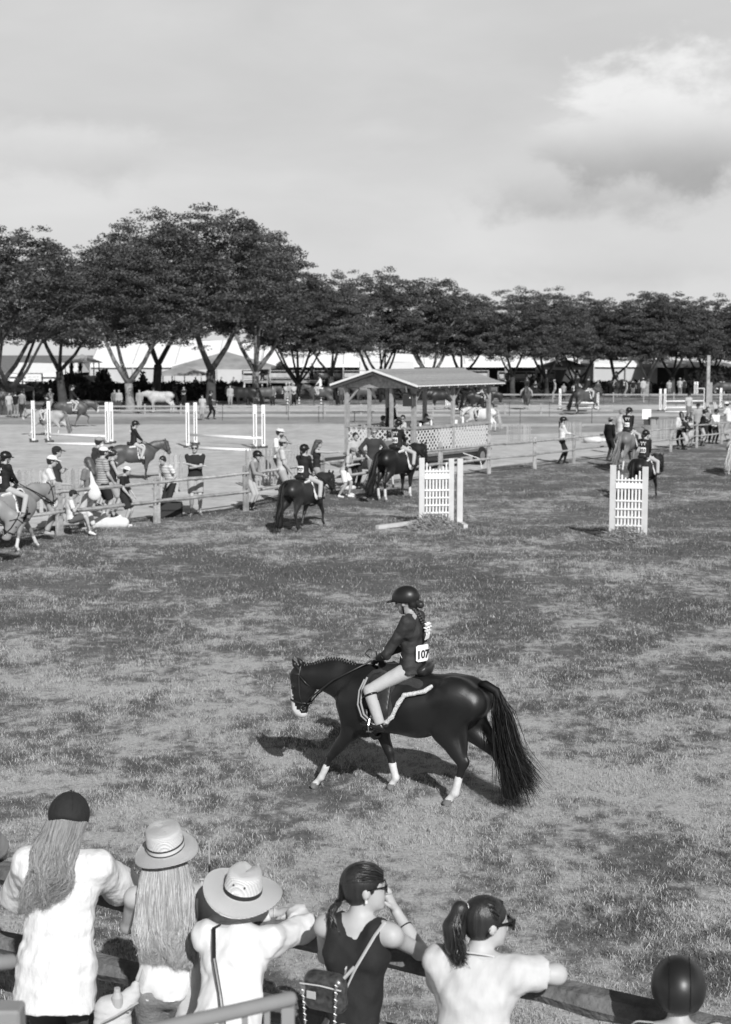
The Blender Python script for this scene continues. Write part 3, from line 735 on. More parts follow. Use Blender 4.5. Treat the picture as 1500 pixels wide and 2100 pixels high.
    # mane
    if mane == 'plait':
        n = 22 if fine else 12; mb = MB()
        for i in range(n):
            t = i / (n - 1); x = .38 + .56 * t; z = 1.165 + .055 * math.sin(math.pi * min(1, t * 1.15)) - .035 * max(0, t - .6)
            z -= .0; c = nk(x, z, f=min(1, .3 + t)); mb.tube([c + V((0, 0, .010 * s)), c + V((0, .016 * s, -.004 * s)), c + V((0, .03 * s, -.035 * s))], [.007 * s, .013 * s, .006 * s], 6)
        mb.build('plaited_mane', tailm or coat, P, smooth=True)
    elif mane:
        g = [[nk(.36 + .6 * t, 1.17 + .05 * math.sin(math.pi * t), .02, f=min(1, .3 + t)), nk(.37 + .6 * t, 1.08 + .04 * math.sin(math.pi * t), .10, f=min(1, .3 + t)), nk(.36 + .6 * t, .98 + .05 * t, .12, f=min(1, .3 + t))] for t in (0, .2, .4, .6, .8, 1)]
        ribbons('mane', g, 240, .02 * s, tailm or coat, P, (.004, .02), .02, 5, 3)
    # tail
    tm = tailm or attr_mat('dark_tail_hair', .006, .022, .62, .25)
    sw = tail_swing; d0 = p(-.80, 1.10); d1 = p(-.90, 1.05, sw * .05); d2 = p(-.955, .82, sw * .15); e = p(-1.06 - .1 * (tail_len - 1), 1.10 - 1.02 * tail_len, sw)
    if tail == 'full':
        mb = MB(); mb.tube([d0 + V((.05 * s, 0, 0)), d0, d1, p(-.94, .95, sw * .08), d2], [.03 * s, .04 * s, .042 * s, .038 * s, .035 * s], 8)
        mb.build('tail_dock', tm, P, smooth=True)
        if fine:
            mb = MB()
            for i in range(13):
                t = i / 12; c = p(-.86 - .115 * math.sin(t * 1.5), 1.085 - .27 * t, .0); mb.tube([c + V((-.004 * s, -.022 * s, .008 * s)), c + V((-.028 * s, 0, -.012 * s)), c + V((-.004 * s, .022 * s, .008 * s))], .011 * s, 6)
            mb.build('tail_plait', tm, P, smooth=True)
        g = [[d1, p(-.93, .92, sw * .1), d2, d2.lerp(e, .5) + V((-.03 * s, 0, 0)), e], [d1 + V((-.02 * s, 0, 0)), p(-.95, .90, sw * .1), d2 + V((-.03 * s, 0, 0)), p(-1.06, .48, sw * .6), p(-1.30 if fine else -1.19, .24, sw * 1.1)]]
        ribbons('tail', g, 2200 if fine else 260, (.0055 if fine else .022) * s, tm, P, ((.010 if fine else .016) * s, (.11 if fine else .06) * s), .03 * s, 10, 5, wave=0)
        b2 = Blob(max(.02, vox)); b2.chain([d1, d2, d2.lerp(e, .4), d2.lerp(e, .85)], [.03 * s, .04 * s, .065 * s, .07 * s], k=.03 * s); b2.build('tail_core', tm, P)
    # tack
    if tack:
        lea = mat('dark_leather', .022, .38, spec=.5, var=.3, scale=30); pad = mat('white_saddle_pad', .70, .9, var=.1, scale=60, bump=.6) if not fine else mat('dark_saddle_pad', .03, .9, var=.2, scale=60, bump=.4)
        b = Blob(max(.012, min(vox, .02)))
        b.cap(p(.30, 1.10), p(-.20, 1.095), .095 * s, .10 * s, k=.03 * s, side=Y, sx=.9)
        b.cut(p(0, 1.12), (0, 0, 1)); 
        for sg in (1, -1):
            b.cap(p(.13, 1.05, sg * .17), p(.11, .79, sg * .255), .15 * s, .13 * s, k=.03 * s, side=(0, 1, 0), sx=.16)
            b.cap(p(-.05, 1.08, sg * .12), p(-.22, 1.07, sg * .14), .07 * s, .06 * s, k=.03 * s, side=(0, 1, .6), sx=.4)
        b.build('saddle_pad', pad, P)
        b = Blob(max(.010, min(vox, .018)))
        b.cap(p(.14, 1.165), p(-.24, 1.185), .05 * s, .06 * s, k=.03 * s, side=Y, sx=2.0)
        b.cap(p(-.24, 1.20), p(-.27, 1.225), .03 * s, k=.04 * s, side=Y, sx=3.2); b.cap(p(.18, 1.19), p(.19, 1.235), .03 * s, .02 * s, k=.03 * s, side=Y, sx=2)
        for sg in (1, -1):
            b.cap(p(.12, 1.06, sg * .19), p(.11, .84, sg * .268), .115 * s, .10 * s, k=.02 * s, side=(0, 1, 0), sx=.17)
        b.build('saddle', lea, P)
        mb = MB()
        r0 = .012 if not fine else .009
        ring = [p(.22, .85 + .33 * math.cos(a), .275 * math.sin(a) if abs(math.sin(a)) > .05 else .0) for a in [math.pi * 2 * i / 20 for i in range(21)]]
        ring = [v for v in ring if v.z < .95 * s]
        mb.tube(ring, .022 * s, 6, flat=1)
        mb.build('girth', lea, P, smooth=True)
        mb = MB(); hv = lambda x, z, y: hd(x, z, y)
        for sg in (1, -1):
            mb.tube([hv(.955, 1.165, 0), hv(.965, 1.13, sg * .055), hv(.975, 1.04, sg * .072), hv(.975, .87, sg * .068), hv(.945, .745, sg * .052)], r0 * s, 5)
            mb.tube([hv(1.10, 1.045, 0), hv(1.06, 1.055, sg * .045), hv(.97, 1.065, sg * .072)], r0 * s, 5)
            mb.tube([hv(.970, 1.055, sg * .074), hv(.90, .98, sg * .070), hv(.835, .90, 0)], r0 * .8 * s, 5)
            mb.tube([hv(1.088, .815, 0), hv(1.07, .81, sg * .040), hv(.985, .795, sg * .066), hv(.90, .785, sg * .04), hv(.885, .785, 0)], r0 * 1.2 * s, 5)
        mb.build('bridle', lea, P, smooth=True)
        hand = w_hand[0] if w_hand else p(.24, 1.26)
        mb = MB()
        for sg in (1, -1):
            mb.tube([hv(.945, .742, sg * .056), hv(.92, .78, sg * .07) * .5 + nk(.8, .92, sg * .12) * .5, nk(.60, 1.05, sg * .14, f=.7), hand + V((0, sg * .05, 0))], r0 * .9 * s, 5)
        mb.build('reins', lea, P, smooth=True)
        mb = MB()
        for sg in (1, -1):
            mb.tube([hv(.945 + .022 * math.cos(a), .742 + .024 * math.sin(a), sg * .058) for a in [i * math.pi / 5 for i in range(11)]], .004 * s, 5)
        if vox < .025: mb.build('bit', mat('steel', .6, .25, metal=1.), P, smooth=True)
    return dict(p=p, hd=hd, nk=nk)
w_hand = []
def rider_pose(H, s, hy=0, hp=8, lean=2, hands=(.22, 1.25), kneeup=0., two_point=0., x0=-.08):
    pel = (x0 * s, 0, 1.19 * s + .035 * H + two_point * .08)
    hx, hz = hands[0] * s, hands[1] * s
    J = pose(H, lean=lean, hips=pel, hy=hy, hp=hp, hL=(hx, .05, hz), hR=(hx, -.05, hz), pL=(-.8, .35, -.5), pR=(-.8, -.35, -.5))
    for s_, sg in (('L', 1), ('R', -1)):
        J['k' + s_] = V(((x0 + .27) * s, sg * (.265 * s + .025), 1.03 * s + .01)); J['a' + s_] = V(((x0 + .15) * s, sg * (.31 * s + .025), 1.03 * s - .215 * H))
        J['t' + s_] = J['a' + s_] + V((.10 * H, sg * .02 * H, -.012 * H))
    return J
def rider(loc, yaw, s, H, label, group, num=None, vox=.024, coat=None, top=None, hair='tail_only', hy=0, hp=8, lean=2, bows=True, hands=(.22, 1.25), hs=1.08, x0=-.08, sx=0, wide=1.0):
    P = thing('person', label, 'rider', loc, yaw, group); J = rider_pose(H, s, hy, hp, lean, hands, x0=x0)
    figure(P, J, H, dict(vox=vox, wide=wide, top=top or (coat or M_COAT(), 'long', .05 * H, .012), flare=1.15, topname='show_coat', bottom=(M_BREECH(), 'breeches', .004), shoes=M_BOOT(), boots=None, chaps=M_BREECH(),
                         hair=(hair, M_HAIRD()), hat=('helmet', M_HELM()), hs=hs, collar=True, tail=.10))
    if num:
        M = bib(P, J, H, num)
        text(num, .105, M @ Matrix.Translation((0, -.012, .0)) @ Matrix.Translation((0, 0, .006)), mat('print_black', .01, .7), P)
    if bows:
        mb = MB(); f, l, up = J['tf'], J['tl'], J['tu']
        for sg in (1, -1):
            c = J['chest'] + l * sg * .035 - f * .085 * H + up * .05
            for a in (-1, 1): mb.tube([c, c + l * a * .035 + up * .018, c + l * a * .045 - up * .01, c], [.004, .012, .010, .004], 5)
            mb.tube([c, c - up * .075 + l * sg * .01 - f * .008], [.007, .013], 4, flat=.4)
        mb.build('hair_bow', mat('bow_white', .7, .7), P)
    return P, J
# ------------------------------------------------------------------ ground
def dryness(t, pos):
    """how dry the turf is at a place, 0..1: the same nodes serve the soil, the blades and the blade lengths"""
    L = t.links.new
    def nz(s, d, r, st):
        mp = N(t, 'ShaderNodeVectorMath', operation='MULTIPLY'); L(pos, mp.inputs[0]); mp.inputs[1].default_value = st
        n = N(t, 'ShaderNodeTexNoise'); L(mp.outputs[0], n.inputs['Vector']); n.inputs['Scale'].default_value = s; n.inputs['Detail'].default_value = d; n.inputs['Roughness'].default_value = r; return n.outputs[0]
    def ma(op, a, bb):
        q = N(t, 'ShaderNodeMath', operation=op)
        for i, x in enumerate((a, bb)):
            if hasattr(x, 'links'): L(x, q.inputs[i])
            else: q.inputs[i].default_value = x
        return q.outputs[0]
    def mr(v, a, bb, c, d, sm=True):
        q = N(t, 'ShaderNodeMapRange', interpolation_type='SMOOTHSTEP' if sm else 'LINEAR'); L(v, q.inputs[0])
        for i, x in enumerate((a, bb, c, d)): q.inputs[i + 1].default_value = x
        return q.outputs[0]
    n1 = ma('ADD', ma('MULTIPLY', nz(.75, 9, .78, (1, .9, 0)), .62), ma('MULTIPLY', nz(5.5, 5, .7, (1, .8, 0)), .38)); n2 = nz(.19, 3, .5, (.8, 1.15, 0))
    s = N(t, 'ShaderNodeSeparateXYZ'); L(pos, s.inputs[0])
    thr = ma('ADD', .470, mr(s.outputs['Y'], 11.5, 25, 0, .066))
    v = ma('ADD', ma('SUBTRACT', n1, thr), ma('MULTIPLY', ma('SUBTRACT', n2, .5), .26))
    return mr(v, -.06, .075, 0, 1), n2
def ground_mat(name, lo, hi, dry, patch=.35, dryscale=.55, near=None, fine=9., bump=.5):
    m = bpy.data.materials.new(name); m.use_nodes = True; t = m.node_tree; b = t.nodes['Principled BSDF']; L = t.links.new
    g = N(t, 'ShaderNodeNewGeometry')
    def nz(s, d=6, r=.6, st=(1, 1, 1)):
        mp = N(t, 'ShaderNodeMapping'); L(g.outputs['Position'], mp.inputs[0]); mp.inputs['Scale'].default_value = st
        n = N(t, 'ShaderNodeTexNoise'); L(mp.outputs[0], n.inputs[0]); n.inputs['Scale'].default_value = s; n.inputs['Detail'].default_value = d; n.inputs['Roughness'].default_value = r; return n.outputs[0]
    def mr(v, a, bb, c, d, sm=False):
        q = N(t, 'ShaderNodeMapRange', interpolation_type='SMOOTHSTEP' if sm else 'LINEAR'); L(v, q.inputs[0])
        for i, x in enumerate((a, bb, c, d)): q.inputs[i + 1].default_value = x
        return q.outputs[0]
    def ma(op, a, bb):
        q = N(t, 'ShaderNodeMath', operation=op)
        for i, x in enumerate((a, bb)):
            if hasattr(x, 'links'): L(x, q.inputs[i])
            else: q.inputs[i].default_value = x
        return q.outputs[0]
    base = mr(nz(fine, 8, .7), .3, .7, lo, hi)
    mid = mr(nz(1.3, 6, .65), .3, .7, .78, 1.22); big = mr(nz(.16, 4, .55), .3, .7, .86, 1.14)
    c = ma('MULTIPLY', ma('MULTIPLY', base, mid), big)
    dn = mr(nz(dryscale, 7, .66, (1, .8, 1)), .47, .62, 0, patch, True)
    if near:
        dn, n2_ = dryness(t, g.outputs['Position']); dn = ma('MULTIPLY', dn, patch); c = ma('MULTIPLY', c, mr(n2_, .32, .68, .90, 1.12))
    d2 = mr(nz(fine * 2.2, 7, .8), .3, .7, dry * .5, dry * 1.35)
    c = ma('ADD', ma('MULTIPLY', c, ma('SUBTRACT', 1.0, dn)), ma('MULTIPLY', d2, dn))
    cc = N(t, 'ShaderNodeCombineColor')
    for i in range(3): L(c, cc.inputs[i])
    L(cc.outputs[0], b.inputs['Base Color']); b.inputs['Roughness'].default_value = .95; b.inputs['Specular IOR Level'].default_value = .1
    bp = N(t, 'ShaderNodeBump'); L(nz(fine * 3, 6, .7), bp.inputs['Height']); bp.inputs['Strength'].default_value = bump; bp.inputs['Distance'].default_value = .04; L(bp.outputs[0], b.inputs['Normal'])
    MAT[name] = m; return m
def sheet(name, pts, z, m, n=1):
    o = mk(name, [(p[0], p[1], z) for p in pts], [tuple(range(len(pts)))], m); o['kind'] = 'structure'; return o
turf = ground_mat('mown_turf', .10, .19, .52, .9, .55, near=(15, 34, .22), fine=14)
sheet('ground', [(-1500, -300), (1500, -300), (1500, 3000), (-1500, 3000)], 0, turf)
ar = ground_mat('pale_dry_turf', .44, .56, .62, .6, .18, fine=2.5, bump=.3)
st = ground_mat('worn_grass_strip', .24, .34, .44, .7, .25, fine=2.5, bump=.3)
fencepx = [(-95, 1130), (123, 1098), (322, 1073), (505, 1048), (662, 1018), (790, 998), (903, 984), (1003, 972), (1097, 962), (1177, 950), (1278, 938), (1376, 927), (1429, 918), (1480, 911), (1560, 903)]
FP = [G(x, y) for x, y in fencepx]
def off(p, d): return V((p.x - .8 * d, p.y + .6 * d, 0))
edge = [off(p, 1.2 + .5 * math.sin(i * 1.7)) for i, p in enumerate(FP)]
edge = [V((-24, 17, 0))] + edge + [V((90, 108, 0))]
sheet('riding_arena', [(p.x, p.y) for p in edge] + [(120, 112), (-110, 112), (-110, 30)], .004, ar)
for nm, a, b_ in (('grass_strip', 856, 871), ('grass_strip', 843, 850)):
    sheet(nm, [G(-300, b_)[:2], G(1800, b_ - 3)[:2], G(1800, a - 3)[:2], G(-300, a)[:2]], .008, st)
sheet('grass_strip', [G(1000, 893)[:2], G(1250, 885)[:2], G(1800, 872)[:2], G(1800, 866)[:2], G(1000, 876)[:2]], .008, st)

# ------------------------------------------------------------------ grass blades in the near ring (nobody could count them)
def make_grass():
    tufts = []
    for v in range(4):
        vs, fs, at = [], [], []; r = random.Random(v)
        nb = 26
        for i in range(nb):
            a = r.random() * 6.28; d = .085 * math.sqrt(r.random()); x, y = d * math.cos(a), d * math.sin(a); h = .009 + .021 * r.random(); w_ = .0011 + .0012 * r.random()
            la = r.random() * 6.28; ln = h * (.5 + .9 * r.random()); q = r.random() * 6.28; sx, sy = math.cos(q) * w_, math.sin(q) * w_
            n = len(vs); mx, my = x + ln * .4 * math.cos(la), y + ln * .4 * math.sin(la)
            vs += [(x - sx, y - sy, -.003), (x + sx, y + sy, -.003), (mx + sx * .8, my + sy * .8, h * .7), (mx - sx * .8, my - sy * .8, h * .7), (x + ln * math.cos(la), y + ln * math.sin(la), h)]
            fs += [(n, n + 1, n + 2, n + 3), (n + 3, n + 2, n + 4)]; q = r.random(); at += [q] * 5
        me = bpy.data.meshes.new('grass_tuft'); me.from_pydata(vs, [], fs); a_ = me.attributes.new('rnd', 'FLOAT', 'POINT'); a_.data.foreach_set('value', at)
        tufts.append(bpy.data.objects.new('grass_tuft', me))
    m = bpy.data.materials.new('grass_blade'); m.use_nodes = True; t = m.node_tree; b = t.nodes['Principled BSDF']; L = t.links.new
    g = N(t, 'ShaderNodeNewGeometry'); at = N(t, 'ShaderNodeAttribute', attribute_name='rnd')
    dn, n2_ = dryness(t, g.outputs['Position'])
    mu = N(t, 'ShaderNodeMath', operation='MULTIPLY'); L(dn, mu.inputs[0]); mu.inputs[1].default_value = .72
    ad = N(t, 'ShaderNodeMath', operation='ADD'); L(mu.outputs[0], ad.inputs[0]); ad.inputs[1].default_value = .07
    cmp_ = N(t, 'ShaderNodeMath', operation='LESS_THAN'); L(at.outputs['Fac'], cmp_.inputs[0]); L(ad.outputs[0], cmp_.inputs[1])
    gr = N(t, 'ShaderNodeMapRange'); L(at.outputs['Fac'], gr.inputs[0]); gr.inputs[3].default_value = .085; gr.inputs[4].default_value = .17
    dr = N(t, 'ShaderNodeMapRange'); L(at.outputs['Fac'], dr.inputs[0]); dr.inputs[3].default_value = .58; dr.inputs[4].default_value = .40
    mx = N(t, 'ShaderNodeMix'); L(cmp_.outputs[0], mx.inputs[0]); L(gr.outputs[0], mx.inputs[2]); L(dr.outputs[0], mx.inputs[3])
    c = N(t, 'ShaderNodeCombineColor')
    for i in range(3): L(mx.outputs[0], c.inputs[i])
    L(c.outputs[0], b.inputs['Base Color']); b.inputs['Roughness'].default_value = .7; b.inputs['Specular IOR Level'].default_value = .12
    tr = N(t, 'ShaderNodeBsdfTranslucent'); L(c.outputs[0], tr.inputs[0]); ms = N(t, 'ShaderNodeMixShader'); ms.inputs[0].default_value = .2
    L(b.outputs[0], ms.inputs[1]); L(tr.outputs[0], ms.inputs[2]); L(ms.outputs[0], t.nodes['Material Output'].inputs[0])
    for q in tufts: q.data.materials.append(m)
    P_, S_ = [], []
    for (y0, y1, dens, sc_) in ((6.6, 11, 230, 1.0), (11, 16, 190, 1.05), (16, 24, 90, 1.25), (24, 33, 45, 1.45), (33, 42, 22, 1.45), (42, 52, 9, 1.45)):
        hw = lambda y: y * .257 * 1.12 + .8
        area = (hw(y0) + hw(y1)) * (y1 - y0); k = int(area * dens)
        y = rng.uniform(y0, y1, k); x = rng.uniform(-1, 1, k) * hw(y1); keep = np.abs(x) < hw(0) + (y * .257 * 1.12)
        P_.append(np.stack([x, y, 0 * x], 1)[keep]); S_.append((sc_ * rng.uniform(.7, 1.35, k))[keep])
    Pt = np.concatenate(P_); Sc = np.concatenate(S_)
    # only inside the near ring (right of the far fence)
    fx = np.array([p.x for p in edge]); fy = np.array([p.y for p in edge])
    lim = np.interp(Pt[:, 0], fx, fy); k = Pt[:, 1] < lim - .2
    Pt, Sc = Pt[k], Sc[k]
    Sc *= 1 + .35 * np.sin(Pt[:, 0] * 2.1 + np.sin(Pt[:, 1] * 1.3)) * np.sin(Pt[:, 1] * 1.7 + 1.1 * np.sin(Pt[:, 0] * .9))
    me = bpy.data.meshes.new('grass'); me.vertices.add(len(Pt)); me.vertices.foreach_set('co', Pt.astype(np.float32).ravel())
    a_ = me.attributes.new('sc', 'FLOAT', 'POINT'); a_.data.foreach_set('value', Sc.astype(np.float32))
    o = bpy.data.objects.new('grass', me); col.objects.link(o); o['kind'] = 'stuff'; o['label'] = 'short patchy turf with dry pale blades in the near ring'; o['category'] = 'grass'
    ng = bpy.data.node_groups.new('grass_scatter', 'GeometryNodeTree')
    ng.interface.new_socket('Geometry', in_out='INPUT', socket_type='NodeSocketGeometry'); ng.interface.new_socket('Geometry', in_out='OUTPUT', socket_type='NodeSocketGeometry')
    gi, go = N(ng, 'NodeGroupInput'), N(ng, 'NodeGroupOutput'); ip = N(ng, 'GeometryNodeInstanceOnPoints'); jn = N(ng, 'GeometryNodeJoinGeometry')
    for q in tufts:
        oi = N(ng, 'GeometryNodeObjectInfo'); oi.inputs['Object'].default_value = q; oi.inputs['As Instance'].default_value = True; ng.links.new(oi.outputs['Geometry'], jn.inputs[0])
    ng.links.new(gi.outputs[0], ip.inputs['Points']); ng.links.new(jn.outputs[0], ip.inputs['Instance']); ip.inputs['Pick Instance'].default_value = True
    ri = N(ng, 'FunctionNodeRandomValue', data_type='INT'); ri.inputs['Min'].default_value = 0; ri.inputs['Max'].default_value = 3; ng.links.new(ri.outputs[2], ip.inputs['Instance Index'])
    rv = N(ng, 'FunctionNodeRandomValue', data_type='FLOAT_VECTOR'); rv.inputs[0].default_value = (-.1, -.1, 0); rv.inputs[1].default_value = (.1, .1, 6.28); ng.links.new(rv.outputs[0], ip.inputs['Rotation'])
    na = N(ng, 'GeometryNodeInputNamedAttribute', data_type='FLOAT'); na.inputs['Name'].default_value = 'sc'; 
    ps = N(ng, 'GeometryNodeInputPosition'); dn, n2_ = dryness(ng, ps.outputs[0]); q1 = N(ng, 'ShaderNodeMapRange'); ng.links.new(dn, q1.inputs[0]); q1.inputs[3].default_value = 1.15; q1.inputs[4].default_value = .75
    q2 = N(ng, 'ShaderNodeMath', operation='MULTIPLY'); ng.links.new(q1.outputs[0], q2.inputs[0]); ng.links.new(na.outputs[0], q2.inputs[1]); ng.links.new(q2.outputs[0], ip.inputs['Scale'])
    ng.links.new(ip.outputs[0], go.inputs[0])
    md = o.modifiers.new('scatter', 'NODES'); md.node_group = ng
    return len(Pt)
print('grass tufts', make_grass())

# ------------------------------------------------------------------ split-rail fences
oldwood = mat('weathered_wood', .33, .9, var=.45, scale=5, bump=.9, bscale=22, stretch=(1, 1, 1), rand=.15)
darkwood = mat('old_dark_rail_wood', .13, .9, var=.5, scale=7, bump=.9, bscale=30, rand=.2)
def rail_mesh(name, a, b, r, m, P, seed=0, n=7, flat=.72):
    a, b = V(a), V(b); rr = random.Random(seed); mb = MB(); pts = []; rs = []
    for i in range(n):
        t = i / (n - 1); pts.append(a.lerp(b, t) + V((0, rr.uniform(-.006, .006), rr.uniform(-.007, .007)))); rs.append(r * (.78 if i in (0, n - 1) else rr.uniform(.92, 1.12)))
    mb.tube(pts, rs, 7, flat=flat, rj=.22, seed=seed); return mb.build(name, m, P)
def split_post(name, p, h, wd, m, P, ang, seed=0, slots=(.5, .95)):
    rr = random.Random(seed); mb = MB(); M = Matrix.Rotation(ang, 3, 'Z'); t = wd * .36
    lean = V((rr.uniform(-.015, .015), rr.uniform(-.015, .015), 0))
    zs = [-.05] + [z for s_ in slots for z in (s_ - .07, s_ + .07)] + [h]
    # two side cheeks joined between the slots
    for i in range(len(zs) - 1):
        z0, z1 = zs[i], zs[i + 1]; slot = i % 2 == 1
        c = p + lean * (z0 + z1) / 2 + V((0, 0, (z0 + z1) / 2))
        if slot:
            for sg in (-1, 1): mb.box(c + M @ V((0, sg * wd * .36, 0)), (t, wd * .26, z1 - z0), M)
        else: mb.box(c, (t * 1.02, wd, z1 - z0), M, taper=.8 if i == len(zs) - 2 else 1)
    o = mb.build(name, m, P); return bevel(o, .008, 1)
F1 = thing('rail_fence', 'long weathered split-rail fence behind which spectators stand at the edge of the ring', 'fence', (0, 0, 0))
for i, p in enumerate(FP):
    ang = math.atan2((FP[min(i + 1, len(FP) - 1)] - FP[max(i - 1, 0)]).y, (FP[min(i + 1, len(FP) - 1)] - FP[max(i - 1, 0)]).x)
    tall = 1.32 if i in (7,) else 1.14 + .05 * math.sin(i * 2.3)
    split_post('post', p, tall, .19 if i < 7 else .17, oldwood, F1, ang + R(90) * 0 + R(90), i)
    if i < len(FP) - 1:
        q = FP[i + 1]; d = (q - p).normalized() * .09
        for z, k in ((.95, 0), (.50, 1)):
            rail_mesh('rail', p - d + V((0, 0, z + .02 * math.sin(i))), q + d + V((0, 0, z + .02 * math.sin(i * 1.3 + k))), .062 if i < 7 else .05, oldwood, F1, i * 2 + k)
# near fence the spectators lean on
NF = [V((-3.4, 8.45, 0)), V((-1.02, 7.28, 0)), V((1.52, 5.93, 0)), V((3.9, 4.7, 0))]
F2 = thing('rail_fence', 'near split-rail fence that the spectators in the foreground lean on', 'fence', (0, 0, 0))
for i, p in enumerate(NF):
    split_post('post', p + V((.02, .03, 0)), 1.10, .17, darkwood, F2, R(-27 + 90), 40 + i, slots=(.62, 1.02))
    if i < 3:
        for z, k in ((1.075, 0), (.66, 1)):
            a, b = NF[i] + V((0, 0, z)), NF[i + 1] + V((0, 0, z)); rail_mesh('rail', a, b, .092, darkwood, F2, 60 + i * 2 + k, 12, .62)

# picket (snow) fences inside the arena
pk = mat('grey_picket_wood', .34, .9, var=.25, scale=12, bump=.3, rand=.25)
def picket_fence(a, b, h, label, pitch=.15, wv=.05, rails=True, jag=.03):
    a, b = V(a), V(b); d = b - a; L = d.length; d.normalize(); ang = math.atan2(d.y, d.x)
    P = thing('picket_fence', label, 'fence', a, ang)
    mb = MB(); mb.box((0, 0, .5), (wv, .018, 1)); x, z = wv / 2, 1
    mb.add([(-x, -.009, z), (x, -.009, z), (0, -.009, z + .045), (-x, .009, z), (x, .009, z), (0, .009, z + .045)], [(0, 1, 2), (5, 4, 3), (0, 2, 5, 3), (2, 1, 4, 5)])
    first = None; n = int(L / pitch); rr = random.Random(int(L * 100))
    for i in range(n):
        sz = h + rr.uniform(-jag, jag)
        if first is None: first = mb.build('picket', pk, P); first.location = (i * pitch, 0, 0); first.scale = (1, 1, sz)
        else: dup(first, P, (i * pitch, rr.uniform(-.01, .01), 0), (0, rr.uniform(-.02, .02), 0), (1, 1, sz))
    if rails:
        for z in (h * .25, h * .78): MB().box((L / 2, .022, z), (L, .02, .035)).build('rail', pk, P)
    return P
picket_fence(G(30, 1062), G(196, 1052), 1.12, 'pale picket fence behind the man in the white cap', .17, .09)
picket_fence(G(330, 1012), G(392, 1008), 1.1, 'short run of picket fence behind the crossed-arms man', .17, .1)
picket_fence(G(506, 1000), G(640, 984), 1.1, 'picket fence behind the man in the pale cap', .16, .08)
picket_fence(G(1040, 914), G(1092, 911), .85, 'short white picket panel right of the judges stand', .11, .05)
picket_fence(G(1158, 906), G(1198, 903), .85, 'short white picket panel behind the walking girl in the white shirt', .11, .05)
picket_fence(G(1336, 903), G(1392, 898), .9, 'white picket panel behind the fence right of the chestnut pony', .10, .05)

# ------------------------------------------------------------------ ornamental gate wings (white picket jump standards) with brush at their feet
wpaint = mat('white_paint', .80, .55, var=.07, scale=7, bump=.15, bscale=40)
grpaint = mat('pale_grey_paint', .56, .6, var=.10, scale=5, bump=.2, bscale=40)
def wing(name, label, c, yaw, h, wd, second=True, topdip=True):
    """front is local -y; width along x"""
    P = thing(name, label, 'jump standard', c, yaw)
    x0 = -wd / 2
    for x, z_, wv in ((x0 + .06, h, .13), (wd / 2 - .06, h * .985, .13)):
        o = MB().box((x, 0, z_ / 2), (wv, .05, z_)).build('board', grpaint, P); bevel(o, .005)
        o = MB().box((x - .0, .05, z_ / 2 - .01), (.04, .055, z_ - .03)).build('post', grpaint, P)
    if second:
        o = MB().box((wd / 2 + .17, .10, h * .49), (.14, .05, h * .98)).build('board', grpaint, P); bevel(o, .005)
    n = 7; gap = (wd - .28) / n
    pm = MB().tube([(0, 0, 0), (0, 0, .985), (0, 0, 1.0)], [.021, .021, .012], 8); first = None
    for i in range(n):
        x = x0 + .14 + gap * (i + .5); hh = h * (.955 - (.13 * math.sin(math.pi * (i + .5) / n) if topdip else 0)); z0 = .16
        if first is None: first = pm.build('picket', wpaint, P, smooth=False); q = first
        else: q = dup(first, P)
        q.location = (x, -.005, z0); q.scale = (1, 1, hh - z0)
    for z, t in ((h * .805, .03), (h * .73, .12), (h * .53, .035), (h * .42, .035), (h * .31, .035), (h * .20, .035)):
        MB().box((0, -.035, z), (wd - .24, .022, t)).build('cross_board' if t > .1 else 'cross_slat', wpaint, P)
    MB().box((0, -.035, .10), (wd - .24, .03, .18)).build('bottom_board', wpaint, P)
    for x in (x0 + .06, wd / 2 + (.17 if second else -.06)): MB().box((x + .0, -.06, .045), (.10, .95, .09)).build('foot', grpaint, P)
    return P
def brush(c, yaw, rx, label):
    r = random.Random(int(c[0] * 10)); gs = []
    m = attr_mat('dry_brush', .10, .42, .8, .1)
    vs, fs, at = [], [], []
    for i in range(2600):
        a = r.random() * 6.28; d = math.sqrt(r.random()); x, y = rx * d * math.cos(a), .24 * d * math.sin(a); z = .36 * (1 - d * d) * r.random()
        dx, dy, dz = r.gauss(0, .09), r.gauss(0, .07), r.gauss(.01, .06); w_ = .006; n = len(vs)
        w_ = .016; vs += [(x, y, max(z, .01)), (x + w_, y, max(z, .01) + w_), (x + dx, y + dy, max(.0, z + dz))]; fs.append((n, n + 1, n + 2)); q = r.random(); at += [q] * 3
    o = mk('brush_pile', vs, fs, m, attr=at); o.location = c; o.rotation_euler = (0, 0, yaw); tag(o, label, 'brush', kind='stuff')
    return o
wing('jump_wing', 'left of the two white picket jump wings standing in the ring with brush', G(895, 1079), R(9), 1.60, .82)
brush(tuple(G(889, 1084) + V((0, -.05, 0))), R(5), .60, 'dry cut brush heaped at the foot of the left picket wing')
brush(tuple(G(945, 1070) + V((0, .1, 0))), R(5), .25, 'small tuft of dry brush right of the left picket wing')
wing('jump_wing', 'right of the two white picket jump wings standing in the ring with brush', G(1288, 1108), R(-14), 1.62, .80, second=False)
brush(tuple(G(1284, 1113) + V((0, -.05, 0))), R(-8), .58, 'dry cut brush heaped at the foot of the right picket wing')
gp = thing('ground_pole', 'pale painted plank lying on the turf left of the left picket wing', 'pole', G(812, 1081), 0)
a, b = G(774, 1086) - G(812, 1081), G(850, 1076) - G(812, 1081)
MB().bar(a + V((0, 0, .05)), b + V((0, 0, .05)), .10, .09).build('plank', grpaint, gp)

